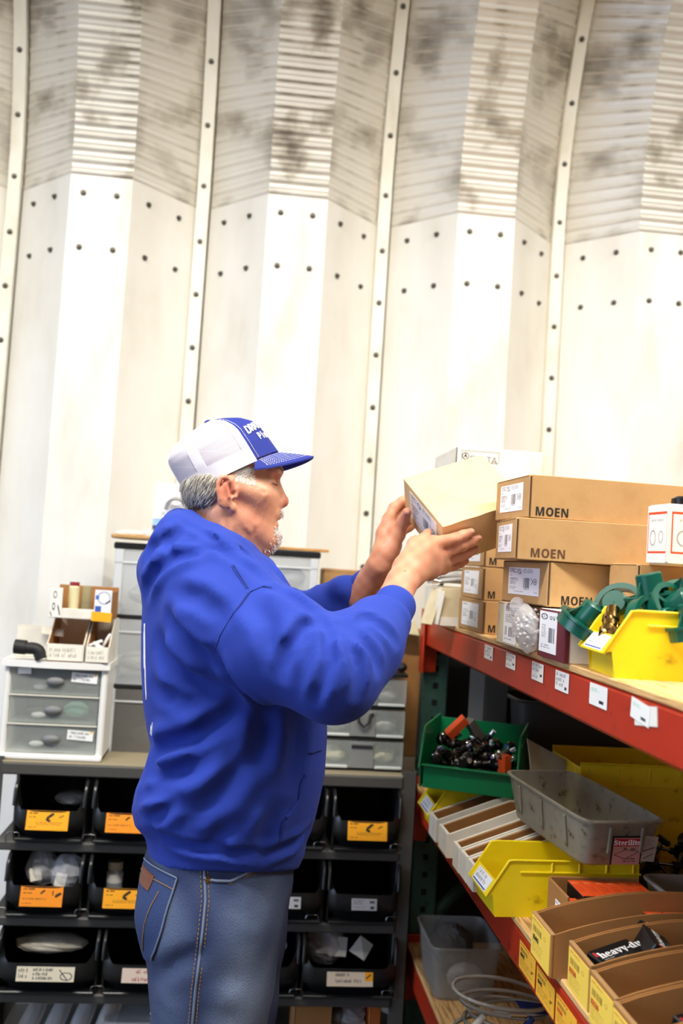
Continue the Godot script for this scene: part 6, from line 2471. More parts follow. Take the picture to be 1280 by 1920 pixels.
	tray_shell(tub, clear_plastic("cloudy tub plastic", rgb(170, 166, 158), 0.36, 0.35), 0.185, 0.22, 0.14, 0.84)
	var cloth := thing("grey_cloth", "crumpled dark grey cloth in the cloudy tub", "cloth", v3(0.625, BASE + 0.09, -2.5))
	part("cloth", lump(v3(0.06, 0.06, 0.055), 41, 0.35), simple("grey cloth", rgb(92, 88, 82), 0.9), cloth)
	var whitec := thing("white_parts", "white plastic parts seen through the cloudy tub's front", "parts", v3(0.645, BASE + 0.045, -2.42))
	part("bag", lump(v3(0.05, 0.035, 0.03), 42, 0.3), M["frosted parts"], whitec)
	for i in 3:
		var h := thing("supply_hose", ["coiled braided steel hose with a blue label and white ties, on the bottom deck", "thick black rubber hose looped under the braided coil", "braided steel hose in a wide loop at the bottom edge"][i], "hose", v3(0.645, BASE + 0.005, -2.05))
		var st := begin()
		var pts := []
		if i == 0:
			for k in 110:
				var a := k / 109.0 * TAU * 5.0
				pts.append(v3(0.0 + 0.105 * cos(a) + 0.02 * sin(a * 0.4), 0.1 + 0.03 * sin(a * 0.5) + 0.012 * (k / 22), (0.07 + 0.01 * sin(a * 0.3)) * sin(a)))
			tube(st, pts, 0.0048, 7)
			part("hose", st, M["braided steel"], h)
			st = begin()
			cbox(st, v3(0.06, 0.15, 0.03), v3(0.085, 0.002, 0.05), 0.0005, Basis(Vector3.BACK, -0.1))
			part("label", st, M["blue wrap"], h)
			for q in [v3(0.03, 0.12, 0.056), v3(0.025, 0.10, 0.07), v3(-0.075, 0.12, 0.045)]:
				st = begin()
				tube(st, [q + v3(-0.02, -0.018, 0), q + v3(0.012, 0.022, 0)], 0.0075, 8)
				part("sleeve" if q.x > 0 else "tie", st, M["blue wrap"] if q.x > 0 else M["white plastic"], h)
			st = begin()
			tube(st, [v3(-0.01, 0.148, 0.055), v3(0.025, 0.15, 0.055)], 0.011, 6)
			part("nut", st, M["chrome"], h)
		elif i == 1:
			for k in 40:
				var a := k / 39.0 * TAU * 0.95 + 0.4
				pts.append(v3(0.02 + 0.16 * cos(a), 0.05 + 0.03 * sin(a) + 0.01 * cos(a), 0.03 + 0.09 * sin(a)))
			tube(st, pts, 0.0135, 10)
			part("hose", st, M["black rubber"], h)
		else:
			for k in 50:
				var a := k / 49.0 * TAU * 1.1
				pts.append(v3(0.03 + 0.15 * cos(a), 0.03 + 0.012 * sin(a), 0.17 + 0.09 * sin(a)))
			tube(st, pts, 0.007, 8)
			part("hose", st, M["braided steel"], h)
	var ysc := thing("yellow_tray", "yellow tray edge just showing at the bottom of the picture", "tray", v3(0.69, BASE, -1.78))
	tray_shell(ysc, M["yellow plastic"], 0.2, 0.1, 0.06, 0.9)
	carton("plain_carton", "plain kraft carton in the dark at the back of the bottom deck", v3(0.95, BASE, -2.2), 0, v3(0.4, 0.25, 0.5), kraft)


func rounded(a: float, w: float, d: float, y: float) -> Vector3:
	var c := cos(a)
	var q := sin(a)
	return v3(signf(c) * pow(absf(c), 0.22) * w / 2, y, signf(q) * pow(absf(q), 0.22) * d / 2)


# an open tapered tub, centred, base on y = 0
func tray_shell(t: Node3D, m: Material, w: float, d: float, h: float, taper: float):
	var rows := []
	var n := 40
	for spec in [[taper * 0.94, 0.001], [taper, 0.006], [1.0, h - 0.006], [1.035, h - 0.006], [1.045, h - 0.002], [1.03, h], [0.985, h], [0.975, h - 0.006], [taper * 0.97, 0.008]]:
		var r := []
		for k in n:
			r.append(rounded(TAU * k / n, w * spec[0], d * spec[0], spec[1]))
		rows.append(r)
	rows.reverse()
	var st := begin()
	for i in rows.size() - 1:
		sheet(st, [rows[i], rows[i + 1]], i, true)
	for k in range(1, n - 1):
		tri(st, rows[-1][0], rows[-1][k], rows[-1][k + 1])
		tri(st, rows[0][0], rows[0][k + 1], rows[0][k])
	part("shell", st, m, t)


func clear_tub(at: Vector3, turn: float, tilt: float):
	var t := thing("clear_tub", "grimy clear plastic tub with a red sticker, lying across the bins", "tub", at)
	t.rotation_degrees = Vector3(tilt, turn, 0)
	tray_shell(t, M["grimy clear plastic"], 0.162, 0.36, 0.092, 0.86)
	for z in [-0.1, 0.0, 0.1]:
		for s in [-1, 1]:
			box("rib", t, M["grimy clear plastic"], v3(s * 0.079, 0.05, z), v3(0.004, 0.06, 0.006), 0.001, Vector3(0, 0, s * -7))
	for x in [-0.03, 0.035]:
		box("rib", t, M["grimy clear plastic"], v3(x, 0.055, 0.1755), v3(0.005, 0.05, 0.005), 0.001, Vector3(8, 0, 0))
	var p := plate("sticker", t, M["tub label"], 0.062, 0.054, v3(0.008, 0.036, 0.1715), Vector3(8, 0, 0), 0.001)
	lettering("lettering", p, "Sterilite", 0.0092, M["white ink"], v3(0.0, 0.0145, 0.0008), Vector3.ZERO, "Droid Serif", true, false)
	plate("torn_paper", t, M["tub paper"], 0.028, 0.048, v3(0.054, 0.038, 0.172), Vector3(8, 0, -4), 0.001)


func heavy_duty(label: String, at: Vector3, turn: Vector3):
	var t := thing("heavy_duty_package", label, "package", at, 0, "black heavy-duty packages")
	t.rotation_degrees = turn
	box("body", t, M["black card"], v3(0, 0, 0), v3(0.085, 0.032, 0.046), 0.002)
	var l := lettering("lettering", t, "heavy-duty", 0.0135, M["white ink"], v3(-0.034, 0.0162, -0.004), Vector3(-90, 0, 0), "Droid Serif", true)
	box("red_mark", t, M["red ink"], v3(-0.037, 0.0163, -0.009), v3(0.004, 0.0006, 0.011), 0.0001)
	plate("fine_print", t, printed("package fine print", print_sheet(96, 28, rgb(20, 19, 20), rgb(190, 190, 190), [["text", 2, 2, 40, 6, rgb(200, 200, 200), 1], ["text", 2, 12, 90, 14, rgb(160, 160, 160), 2]], 61)) if not M.has("package fine print") else M["package fine print"], 0.06, 0.014, v3(-0.004, 0.0163, 0.012), Vector3(-90, 0, 0))
	box("window_tray", t, M["dark metal"], v3(0.0, -0.004, 0.0235), v3(0.06, 0.02, 0.002), 0.0006)


func build_cartridges():
	var r := RandomNumberGenerator.new()
	r.seed = 3
	var proto: Node3D
	for i in 34:
		# heaped from the low front of the turned bin up to its back wall
		var deep := r.randf_range(0.035, 0.2)
		var wide := r.randf_range(-0.095, 0.095)
		var p := v3(0.56 + 0.375 * deep + 0.927 * wide, LOWER + 0.158 + r.randf_range(0.0, 0.025) + deep * 0.22, -2.18 - 0.927 * deep + 0.375 * wide)
		if proto == null:
			proto = thing("faucet_cartridge", "dark faucet cartridge with a chrome tip, one of the heap in the green bin", "cartridge", p, 0, "cartridges in the green bin")
			var st := begin()
			lathe(st, [Vector2(0, -0.03), Vector2(0.01, -0.03), Vector2(0.012, -0.026), Vector2(0.012, 0.0), Vector2(0.009, 0.003), Vector2(0.009, 0.018), Vector2(0, 0.018)], 14)
			part("body", st, M["dark metal"], proto)
			st = begin()
			lathe(st, [Vector2(0, 0.018), Vector2(0.006, 0.018), Vector2(0.007, 0.022), Vector2(0.006, 0.034), Vector2(0, 0.035)], 12)
			part("tip", st, M["chrome"], proto)
			st = begin()
			lathe(st, [Vector2(0.0125, -0.02), Vector2(0.0145, -0.018), Vector2(0.0145, -0.012), Vector2(0.0125, -0.01)], 14)
			part("collar", st, M["dull chrome"], proto)
		else:
			var o := copy(proto, "dark faucet cartridge with a chrome tip, one of the heap in the green bin", p, 0, "cartridges in the green bin")
			o.rotation_degrees = Vector3(r.randf_range(-90, 90), r.randf_range(0, 360), r.randf_range(-90, 90))
	var k := [[v3(0.565, LOWER + 0.245, -2.33), Vector3(10, 0, -42), "orange", "orange slim box leaning in the green bin's heap"], [v3(0.612, LOWER + 0.24, -2.33), Vector3(0, 20, 40), "grey", "grey slim box leaning against the orange one in the green bin"], [v3(0.652, LOWER + 0.178, -2.185), Vector3(0, 20, 2), "orange", "orange slim box standing at the green bin's front edge"]]
	for q in k:
		var b := box("slim_box", self, M["orange card"] if q[2] == "orange" else simple("grey card", rgb(120, 116, 108), 0.7), q[0], v3(0.02, 0.062, 0.03), 0.001)
		b.name = numbered("slim_box")
		b.rotation_degrees = q[1]
		tag(b, q[3], "box")
	# a base of loose black parts fills the bin below the heap
	var fill := thing("loose_parts", "dark loose parts filling the bottom of the green bin", "parts", v3(0.607, LOWER + 0.152, -2.296), 22)
	part("heap", lump(v3(0.098, 0.028, 0.09), 51, 0.3, 36, 20), M["dark metal"], fill)
	fill.set_meta("kind", "stuff")


# ---------------------------------------------------------------- what stands on the metal shelf
func tote(called: String, label: String, at: Vector3, size: Vector3, plastic: Material, lid: bool):
	var t := thing(called, label, "tote", at, 0, "clear totes stacked on the shelf unit")
	var w := size.x
	var h := size.y
	var d := size.z
	var k := 0.003
	var st := begin()
	cbox(st, v3(0, h / 2, 0), v3(w, h, k), 0.001)
	part("front_wall", st, plastic, t)
	st = begin()
	cbox(st, v3(0, h / 2, -d), v3(w, h, k), 0.001)
	cbox(st, v3(-w / 2, h / 2, -d / 2), v3(k, h, d), 0.001)
	cbox(st, v3(w / 2, h / 2, -d / 2), v3(k, h, d), 0.001)
	cbox(st, v3(0, k / 2, -d / 2), v3(w, k, d), 0.001)
	part("shell", st, plastic, t)
	st = begin()
	cbox(st, v3(-w / 2 + 0.012, h / 2, 0.003), v3(0.024, h, 0.006), 0.002)
	cbox(st, v3(w / 2 - 0.012, h / 2, 0.003), v3(0.024, h, 0.006), 0.002)
	cbox(st, v3(0, h * 0.8, 0.003), v3(w, 0.006, 0.006), 0.002)
	part("rim", st, clear_plastic("tote rim", rgb(226, 230, 232), 0.75, 0.35), t)
	if lid:
		box("lid", t, M["black plastic"], v3(0, h + 0.011, -d / 2), v3(w + 0.012, 0.02, d + 0.016), 0.004)
	else:
		box("base_rail", t, M["black plastic"], v3(0, h + 0.006, -d / 2), v3(w + 0.006, 0.012, d + 0.008), 0.003)
	return t


func build_shelf_top():
	var Y := 0.93
	# left: white three-drawer cabinet
	var c := thing("drawer_cabinet", "small white cabinet with three clear drawers and grey knobs on the shelf top", "cabinet", v3(-0.496, Y, -2.62), 0)
	var wp: StandardMaterial3D = M["white plastic"]
	var w := 0.278
	var h := 0.258
	for s in [-1, 1]:
		box("side_panel", c, wp, v3(s * (w / 2 - 0.009), h / 2, -0.12), v3(0.018, h, 0.25), 0.005)
	var st := begin()
	var rows := []
	for i in 2:
		var row := []
		for k in 13:
			var x := lerpf(-w / 2 - 0.006, w / 2 + 0.006, k / 12.0)
			row.append(v3(x, h + 0.012 - 0.018 * i, 0.014 + 0.014 * (1.0 - pow(x / (w / 2), 2.0))))
		rows.append(row)
	rows.reverse()
	slab(st, rows, func(_i, j): return v3(0, 0, -0.27))
	part("top", st, wp, c)
	box("base", c, wp, v3(0, 0.008, -0.12), v3(w, 0.016, 0.27), 0.005)
	box("back_panel", c, wp, v3(0, h / 2, -0.25), v3(w, h, 0.006), 0.002)
	var contents := [rgb(60, 58, 54), rgb(58, 62, 58), rgb(64, 60, 50)]
	for i in 3:
		var y := 0.02 + i * 0.0785
		var d := sub_node("drawer", c, v3(0, y, 0.002))
		box("front", d, M["clear drawer plastic"], v3(0, 0.037, 0), v3(w - 0.04, 0.074, 0.004), 0.0015)
		box("top_rim", d, simple("pale rim", rgb(196, 192, 178), 0.5), v3(0, 0.075, 0.001), v3(w - 0.038, 0.005, 0.008), 0.002)
		box("tray_back", d, simple("drawer shade", rgb(70, 68, 62), 0.7), v3(0, 0.03, -0.2), v3(w - 0.05, 0.06, 0.003), 0.001)
		box("tray_floor", d, M["clear drawer plastic"], v3(0, 0.003, -0.1), v3(w - 0.05, 0.003, 0.2), 0.001)
		st = begin()
		lathe(st, [Vector2(0, 0.012), Vector2(0.012, 0.011), Vector2(0.021, 0.007), Vector2(0.024, 0.002), Vector2(0.022, 0), Vector2(0, 0)], 24, Transform3D(Basis(Vector3.RIGHT, PI / 2).scaled(v3(1, 0.52, 1)), v3(0.0, 0.038, 0.003)), true)
		part("knob", st, M["drawer grey"], d)
		if i != 1:
			plate("label", d, M["drawer label"], 0.07, 0.026, v3(0.077, 0.05, 0.0026), Vector3(0, 0, -3), 0.0008)
		if i == 2:
			plate("torn_label", d, M["torn sticker"], 0.035, 0.016, v3(-0.085, 0.062, 0.0026), Vector3(0, 0, 3), 0.0008)
		var n := thing("bagged_parts", ["loose grey parts seen through the lowest clear drawer", "green and grey parts seen through the middle clear drawer", "loose dark parts seen through the top clear drawer"][i], "parts", v3(-0.496, Y + y + 0.006, -2.7))
		part("heap", lump(v3(0.085, 0.016, 0.05), 60 + i, 0.4), simple("drawer heap %d" % i, contents[i], 0.7), n, v3(-0.01, 0.016, 0))
		part("white_piece", lump(v3(0.02, 0.008, 0.01), 66 + i, 0.3), M["frosted parts"], n, v3(-0.045, 0.012, 0.055))
		if i == 1:
			part("green_piece", lump(v3(0.035, 0.022, 0.02), 70, 0.2), simple("sea green", rgb(90, 150, 120), 0.6), n, v3(0.055, 0.03, 0.045))
	# on the cabinet: card boxes and a pipe elbow
	var T := Y + h + 0.014
	var wc: StandardMaterial3D = M["white card"]
	var kr: StandardMaterial3D = M["brown kraft card"]
	var a := bin_box("wide white bin box with handwriting, on the white drawer cabinet", v3(-0.475, T, -2.6), 90, 0.16, 0.1, 0.045, 0.115, wc, kr)
	plate("label", a, M["pen card"], 0.092, 0.04, v3(-0.0006, 0.022, 0), Vector3(0, -90, 0))
	var b := bin_box("narrow white bin box holding white pieces, on the drawer cabinet", v3(-0.388, T, -2.6), 90, 0.16, 0.062, 0.042, 0.115, wc, kr)
	plate("label", b, M["pen card"], 0.056, 0.036, v3(-0.0006, 0.02, 0), Vector3(0, -90, 0))
	for p in [[v3(-0.4, T + 0.05, -2.625), Vector3(0, 10, 24), 0.045], [v3(-0.372, T + 0.056, -2.64), Vector3(0, 0, 64), 0.05], [v3(-0.388, T + 0.046, -2.61), Vector3(0, -20, -30), 0.035]]:
		var o := box("white_piece", self, wp, p[0], v3(p[2], 0.009, 0.012), 0.003)
		o.name = numbered("white_piece")
		o.rotation_degrees = p[1]
		tag(o, "white plastic piece " + ("standing upright" if p[2] > 0.047 else "lying lowest" if p[2] < 0.04 else "lying tilted") + " in the narrow bin box on the cabinet", "part", "white pieces in the narrow bin box")
	var up := thing("display_box", "white display box with black scribbles, stacked on two bin boxes", "box", v3(-0.445, T + 0.116, -2.62), -2)
	box("base", up, wc, v3(0, 0.002, -0.05), v3(0.168, 0.004, 0.11))
	box("back_wall", up, kr, v3(0, 0.045, -0.1), v3(0.168, 0.088, 0.004))
	for s in [-1, 1]:
		box("side_wall", up, kr, v3(s * 0.082, 0.04, -0.05), v3(0.004, 0.08, 0.1))
	box("front_band", up, wc, v3(0, 0.014, 0.003), v3(0.168, 0.028, 0.004))
	plate("front_flap", up, M["scribbled card"], 0.034, 0.082, v3(-0.067, 0.043, 0.006), Vector3.ZERO, 0.003)
	plate("front_flap", up, M["blue card"], 0.046, 0.082, v3(0.061, 0.043, 0.006), Vector3.ZERO, 0.003)
	plate("orange_sticker", up, simple("orange sticker", rgb(255, 176, 20), 0.6), 0.055, 0.026, v3(0.06, 0.01, 0.0085), Vector3(0, 0, -2), 0.001)
	var tb := thing("grease_tube", "cream tube with a red cap standing in the scribbled display box", "tube", v3(-0.472, T + 0.12, -2.655))
	st = begin()
	lathe(st, [Vector2(0, 0), Vector2(0.0145, 0), Vector2(0.0145, 0.082), Vector2(0.013, 0.086), Vector2(0, 0.086)], 20)
	part("body", st, simple("cream tube", rgb(232, 222, 176), 0.5), tb)
	st = begin()
	lathe(st, [Vector2(0, 0.086), Vector2(0.0135, 0.086), Vector2(0.0135, 0.096), Vector2(0, 0.096)], 16)
	part("cap", st, simple("red cap", rgb(150, 36, 40), 0.5), tb)
	var gl := thing("clear_tube", "smoky clear tube beside the red-capped one", "tube", v3(-0.44, T + 0.12, -2.67))
	st = begin()
	lathe(st, [Vector2(0, 0), Vector2(0.015, 0), Vector2(0.015, 0.086), Vector2(0.013, 0.086), Vector2(0.013, 0.002)], 20)
	part("glass", st, clear_plastic("smoky glass", rgb(190, 180, 140), 0.4, 0.2), gl)
	st = begin()
	lathe(st, [Vector2(0, 0.002), Vector2(0.0125, 0.002), Vector2(0.0125, 0.045), Vector2(0, 0.045)], 16)
	part("filling", st, simple("dark filling", rgb(70, 56, 40), 0.6), gl)
	var ob := thing("flap_box", "open white box with a bent flap, behind the black pipe elbow", "box", v3(-0.578, T, -2.68), 12)
	box("front_wall", ob, wc, v3(0.0, 0.04, 0), v3(0.09, 0.08, 0.003))
	box("side_wall", ob, wc, v3(-0.045, 0.04, -0.04), v3(0.003, 0.08, 0.08))
	box("side_wall", ob, wc, v3(0.045, 0.04, -0.04), v3(0.003, 0.08, 0.08))
	box("back_wall", ob, wc, v3(0, 0.04, -0.08), v3(0.09, 0.08, 0.003))
	box("flap", ob, wc, v3(0.05, 0.072, 0.012), v3(0.06, 0.003, 0.035), 0.001, Vector3(30, 0, -8))
	var el := thing("pipe_elbow", "black plastic pipe elbow lying on the drawer cabinet", "pipe fitting", v3(-0.56, T + 0.001, -2.605))
	st = begin()
	var pts := [v3(-0.04, 0.032, 0), v3(-0.015, 0.03, 0.002)]
	for i in 6:
		var q := i / 5.0 * PI / 2
		pts.append(v3(-0.002 + 0.02 * sin(q), 0.03 - 0.014 * (1 - cos(q)), 0.002))
	pts.append(v3(0.024, 0.002, 0.002))
	tube(st, pts, 0.0165, 14)
	part("elbow", st, M["black rubber"], el)
	st = begin()
	tube(st, [v3(-0.05, 0.0325, 0), v3(-0.02, 0.031, 0)], 0.02, 16)
	part("socket", st, M["black rubber"], el)
	# left stack of totes, partly behind the man
	tote("clear_tote", "smoky tote at the bottom of the left stack, beside the white drawer cabinet", v3(-0.24, Y, -2.76), v3(0.27, 0.182, 0.23), M["smoked tote plastic"], false)
	tote("clear_tote", "clear tote in the middle of the left stack, behind the man's back", v3(-0.24, Y + 0.195, -2.76), v3(0.275, 0.19, 0.23), M["clear tote plastic"], false)
	tote("clear_tote", "clear tote with a black lid, topmost of the left stack behind the man", v3(-0.243, Y + 0.398, -2.76), v3(0.275, 0.19, 0.23), M["clear tote plastic"], true)
	var inside := [[v3(-0.3, Y + 0.03, -2.83), 0.06, "pale parts in the smoky bottom tote"], [v3(-0.26, Y + 0.03, -2.8), 0.045, "white parts in the smoky bottom tote"], [v3(-0.31, Y + 0.24, -2.84), 0.05, "bagged white parts in the middle tote"], [v3(-0.29, Y + 0.44, -2.84), 0.055, "bagged white parts in the top left tote"], [v3(0.14, Y + 0.52, -2.83), 0.05, "white parts in the right-hand tote"]]
	for k in inside.size():
		var q: Array = inside[k]
		var o := part("bagged_parts", lump(v3(q[1], q[1] * 0.6, q[1] * 0.6), 80 + k, 0.35), M["frosted parts"] if k != 0 else simple("tan parts", rgb(150, 140, 120), 0.7), self, q[0] + v3(0, q[1] * 0.3, 0))
		o.name = numbered("bagged_parts")
		tag(o, q[2], "parts")
	var sheet_ := box("card_sheet", self, M["kraft card"], v3(-0.245, Y + 0.626, -2.85), v3(0.3, 0.012, 0.22), 0.003)
	tag(sheet_, "flat kraft card on the black lid of the left tote stack", "cardboard")
	var bits := thing("film_scraps", "pinkish film scraps on the flat card, left of the blister pack", "packaging", v3(-0.345, Y + 0.636, -2.8))
	part("film", lump(v3(0.045, 0.012, 0.03), 90, 0.4), simple("pink film", rgb(240, 220, 206), 0.4), bits)
	part("film", lump(v3(0.03, 0.016, 0.02), 91, 0.4), M["bag film"], bits, v3(0.05, 0.004, 0))
	var bp := thing("blister_pack", "white blister pack with a chrome faucet, behind the man's head", "package", v3(-0.232, Y + 0.63, -2.84))
	plate("backing_card", bp, M["faucet card"], 0.112, 0.165, v3(0, 0.085, 0), Vector3(-4, 0, 0), 0.002)
	part("blister", lump(v3(0.045, 0.05, 0.022), 93, 0.1), clear_plastic("blister film", rgb(240, 240, 244), 0.18, 0.1), bp, v3(0.01, 0.075, 0.02))
	st = begin()
	var arc := []
	for i in 12:
		var q := PI * i / 11.0
		arc.append(v3(0.012 - 0.03 * cos(q), 0.085 + 0.036 * sin(q), 0.02))
	tube(st, arc, 0.0065, 10)
	part("spout", st, M["dull chrome"], bp)
	for q in [v3(-0.018, 0.06, 0.02), v3(0.042, 0.06, 0.02), v3(0.012, 0.055, 0.026)]:
		st = begin()
		lathe(st, [Vector2(0, -0.018), Vector2(0.011, -0.018), Vector2(0.013, -0.004), Vector2(0.009, 0.006), Vector2(0.012, 0.014), Vector2(0, 0.018)], 16, Transform3D(Basis(), q), true)
		part("handle", st, M["chrome"], bp)
	for i in 6:
		st = begin()
		lathe(st, [Vector2(0, -0.007), Vector2(0.007, -0.004), Vector2(0.007, 0.004), Vector2(0, 0.007)], 10, Transform3D(Basis(), v3(-0.025 + 0.014 * i, 0.022 + 0.009 * (i % 2), 0.014)), true)
		part("chrome_part", st, M["chrome"], bp)
	# right stack, carton, drawers
	tote("clear_tote", "tote at the bottom of the right stack, hidden by the hoodie", v3(0.04, Y, -2.76), v3(0.12, 0.43, 0.2), M["smoked tote plastic"], false)
	tote("clear_tote", "clear tote with a black lid and white parts, right of the man's chin", v3(0.062, Y + 0.443, -2.76), v3(0.312, 0.152, 0.23), M["clear tote plastic"], true)
	var strip := box("wood_strip", self, M["pale board"], v3(0.08, Y + 0.622, -2.86), v3(0.345, 0.008, 0.1), 0.001)
	tag(strip, "thin pale wooden strip on the black tote lid right of the man's chin", "wood strip")
	var bt := thing("bottle", "small clear bottle with a black cap beside the man's chin", "bottle", v3(0.088, Y + 0.627, -2.83))
	st = begin()
	lathe(st, [Vector2(0, 0), Vector2(0.014, 0), Vector2(0.014, 0.03), Vector2(0.008, 0.036), Vector2(0, 0.036)], 16)
	part("glass", st, clear_plastic("bottle glass", rgb(236, 236, 226), 0.5, 0.2), bt)
	st = begin()
	lathe(st, [Vector2(0, 0.036), Vector2(0.011, 0.036), Vector2(0.011, 0.044), Vector2(0, 0.044)], 16)
	part("cap", st, M["black plastic"], bt)
	var tc := thing("upright_carton", "kraft carton with worn edges standing behind the left sleeve", "box", v3(0.315, Y, -2.87))
	box("body", tc, M["kraft card"], v3(0, 0.284, -0.06), v3(0.142, 0.568, 0.12), 0.004)
	box("crease", tc, M["brown kraft card"], v3(0, 0.49, 0.0002), v3(0.14, 0.0016, 0.0012), 0.0003)
	var cb := thing("caulk_bottle", "white bottle with a red cap leaning before the upright carton", "bottle", v3(0.288, Y + 0.415, -2.815))
	cb.rotation_degrees = Vector3(0, 0, -24)
	st = begin()
	lathe(st, [Vector2(0, -0.1), Vector2(0.02, -0.1), Vector2(0.02, 0.03), Vector2(0.012, 0.042), Vector2(0, 0.042)], 16)
	part("body", st, M["white plastic"], cb)
	st = begin()
	lathe(st, [Vector2(0, 0.04), Vector2(0.0135, 0.04), Vector2(0.012, 0.068), Vector2(0, 0.07)], 14)
	part("cap", st, simple("scarlet cap", rgb(214, 34, 50), 0.4), cb)
	st = begin()
	lathe(st, [Vector2(0.0204, -0.04), Vector2(0.0206, -0.04), Vector2(0.0206, -0.005), Vector2(0.0204, -0.005)], 16)
	part("band", st, M["scarlet cap"], cb)
	var rowbox := carton("plain_carton", "low kraft carton under the leaning red-capped bottle, hidden by the sleeve", v3(0.215, Y + 0.28, -2.74), 0, v3(0.17, 0.045, 0.1), M["kraft card"])
	rowbox.position = v3(0.255, Y + 0.275, -2.70)
	# clear drawers with black string handles
	var dr := thing("drawer_tower", "clear three-drawer tower with black handles, right end of the shelf top", "drawer tower", v3(0.366, Y, -2.635))
	var dw := 0.238
	box("lid", dr, M["black plastic"], v3(0, 0.276, -0.1), v3(dw + 0.004, 0.012, 0.22), 0.004)
	for i in 3:
		var y := 0.008 + i * 0.089
		var d := sub_node("drawer", dr, v3(0, y, 0))
		box("front", d, M["clear drawer plastic"], v3(0, 0.038, 0), v3(dw, 0.076, 0.003), 0.001)
		st = begin()
		cbox(st, v3(-dw / 2, 0.038, -0.1), v3(0.003, 0.076, 0.2), 0.001)
		cbox(st, v3(dw / 2, 0.038, -0.1), v3(0.003, 0.076, 0.2), 0.001)
		cbox(st, v3(0, 0.038, -0.2), v3(dw, 0.076, 0.003), 0.001)
		cbox(st, v3(0, 0.002, -0.1), v3(dw, 0.003, 0.2), 0.001)
		part("shell", d, M["clear drawer plastic"], d) if false else part("shell", st, M["clear drawer plastic"], d)
		for s in [-1, 1]:
			box("base_rim", d, simple("pale drawer rim", rgb(206, 208, 202), 0.4), v3(s * 0.078, 0.004, 0.004), v3(0.078, 0.008, 0.008), 0.002)
		box("handle_panel", d, clear_plastic("handle panel", rgb(150, 150, 146), 0.7, 0.4), v3(0, 0.036, 0.0025), v3(0.07, 0.07, 0.003), 0.001)
		st = begin()
		if i == 1:
			tube(st, [v3(-0.027, 0.066, 0.006), v3(-0.018, 0.064, 0.01), v3(-0.014, 0.042, 0.014), v3(0, 0.03, 0.016), v3(0.014, 0.042, 0.014), v3(0.018, 0.064, 0.01), v3(0.027, 0.066, 0.006)], 0.004, 8)
		else:
			tube(st, [v3(-0.03, 0.062, 0.006), v3(0.03, 0.062, 0.006)], 0.004, 8)
		part("handle", st, M["black rubber"], d)
		box("gap_rail", dr, M["black plastic"], v3(0, y - 0.004, -0.1), v3(dw - 0.004, 0.008, 0.2), 0.001)
		for s in [-1, 1]:
			var o := part("bagged_parts", lump(v3(0.036, 0.026, 0.03), 100 + i * 2 + (1 if s > 0 else 0), 0.3), M["frosted parts"] if i != 0 else simple("ivory parts", rgb(226, 216, 176), 0.5), self, v3(0.366 + s * 0.07, Y + y + 0.032, -2.69))
			o.name = numbered("bagged_parts")
			tag(o, ["ivory", "white", "white"][i] + " bagged parts at the " + ("right" if s > 0 else "left") + " of the drawer tower's " + ["lowest", "middle", "top"][i] + " drawer", "parts")
	var wb := thing("white_fittings", "white plastic fittings heaped on the drawer tower's black lid", "fittings", v3(0.44, Y + 0.284, -2.68))
	part("piece", lump(v3(0.03, 0.02, 0.03), 110, 0.2), wp, wb, v3(0, 0.018, 0))
	part("piece", lump(v3(0.018, 0.022, 0.02), 111, 0.2), wp, wb, v3(0.012, 0.05, 0))
	part("piece", lump(v3(0.016, 0.014, 0.02), 112, 0.2), M["black rubber"], wb, v3(0.034, 0.012, 0.01))
	# big brown carton at the corner with an open flap
	var big := thing("corner_carton", "tall brown carton with an open cream flap between the shelf unit and the rack", "box", v3(0.494, Y, -2.855))
	box("body", big, kr, v3(0, 0.195, -0.06), v3(0.2, 0.39, 0.12), 0.003)
	box("flap", big, M["cream card"], v3(-0.01, 0.405, 0.02), v3(0.125, 0.003, 0.09), 0.001, Vector3(24, 0, -6))
	box("flap", big, M["pale kraft card"], v3(-0.03, 0.41, -0.05), v3(0.1, 0.003, 0.1), 0.001, Vector3(-12, 0, 14))


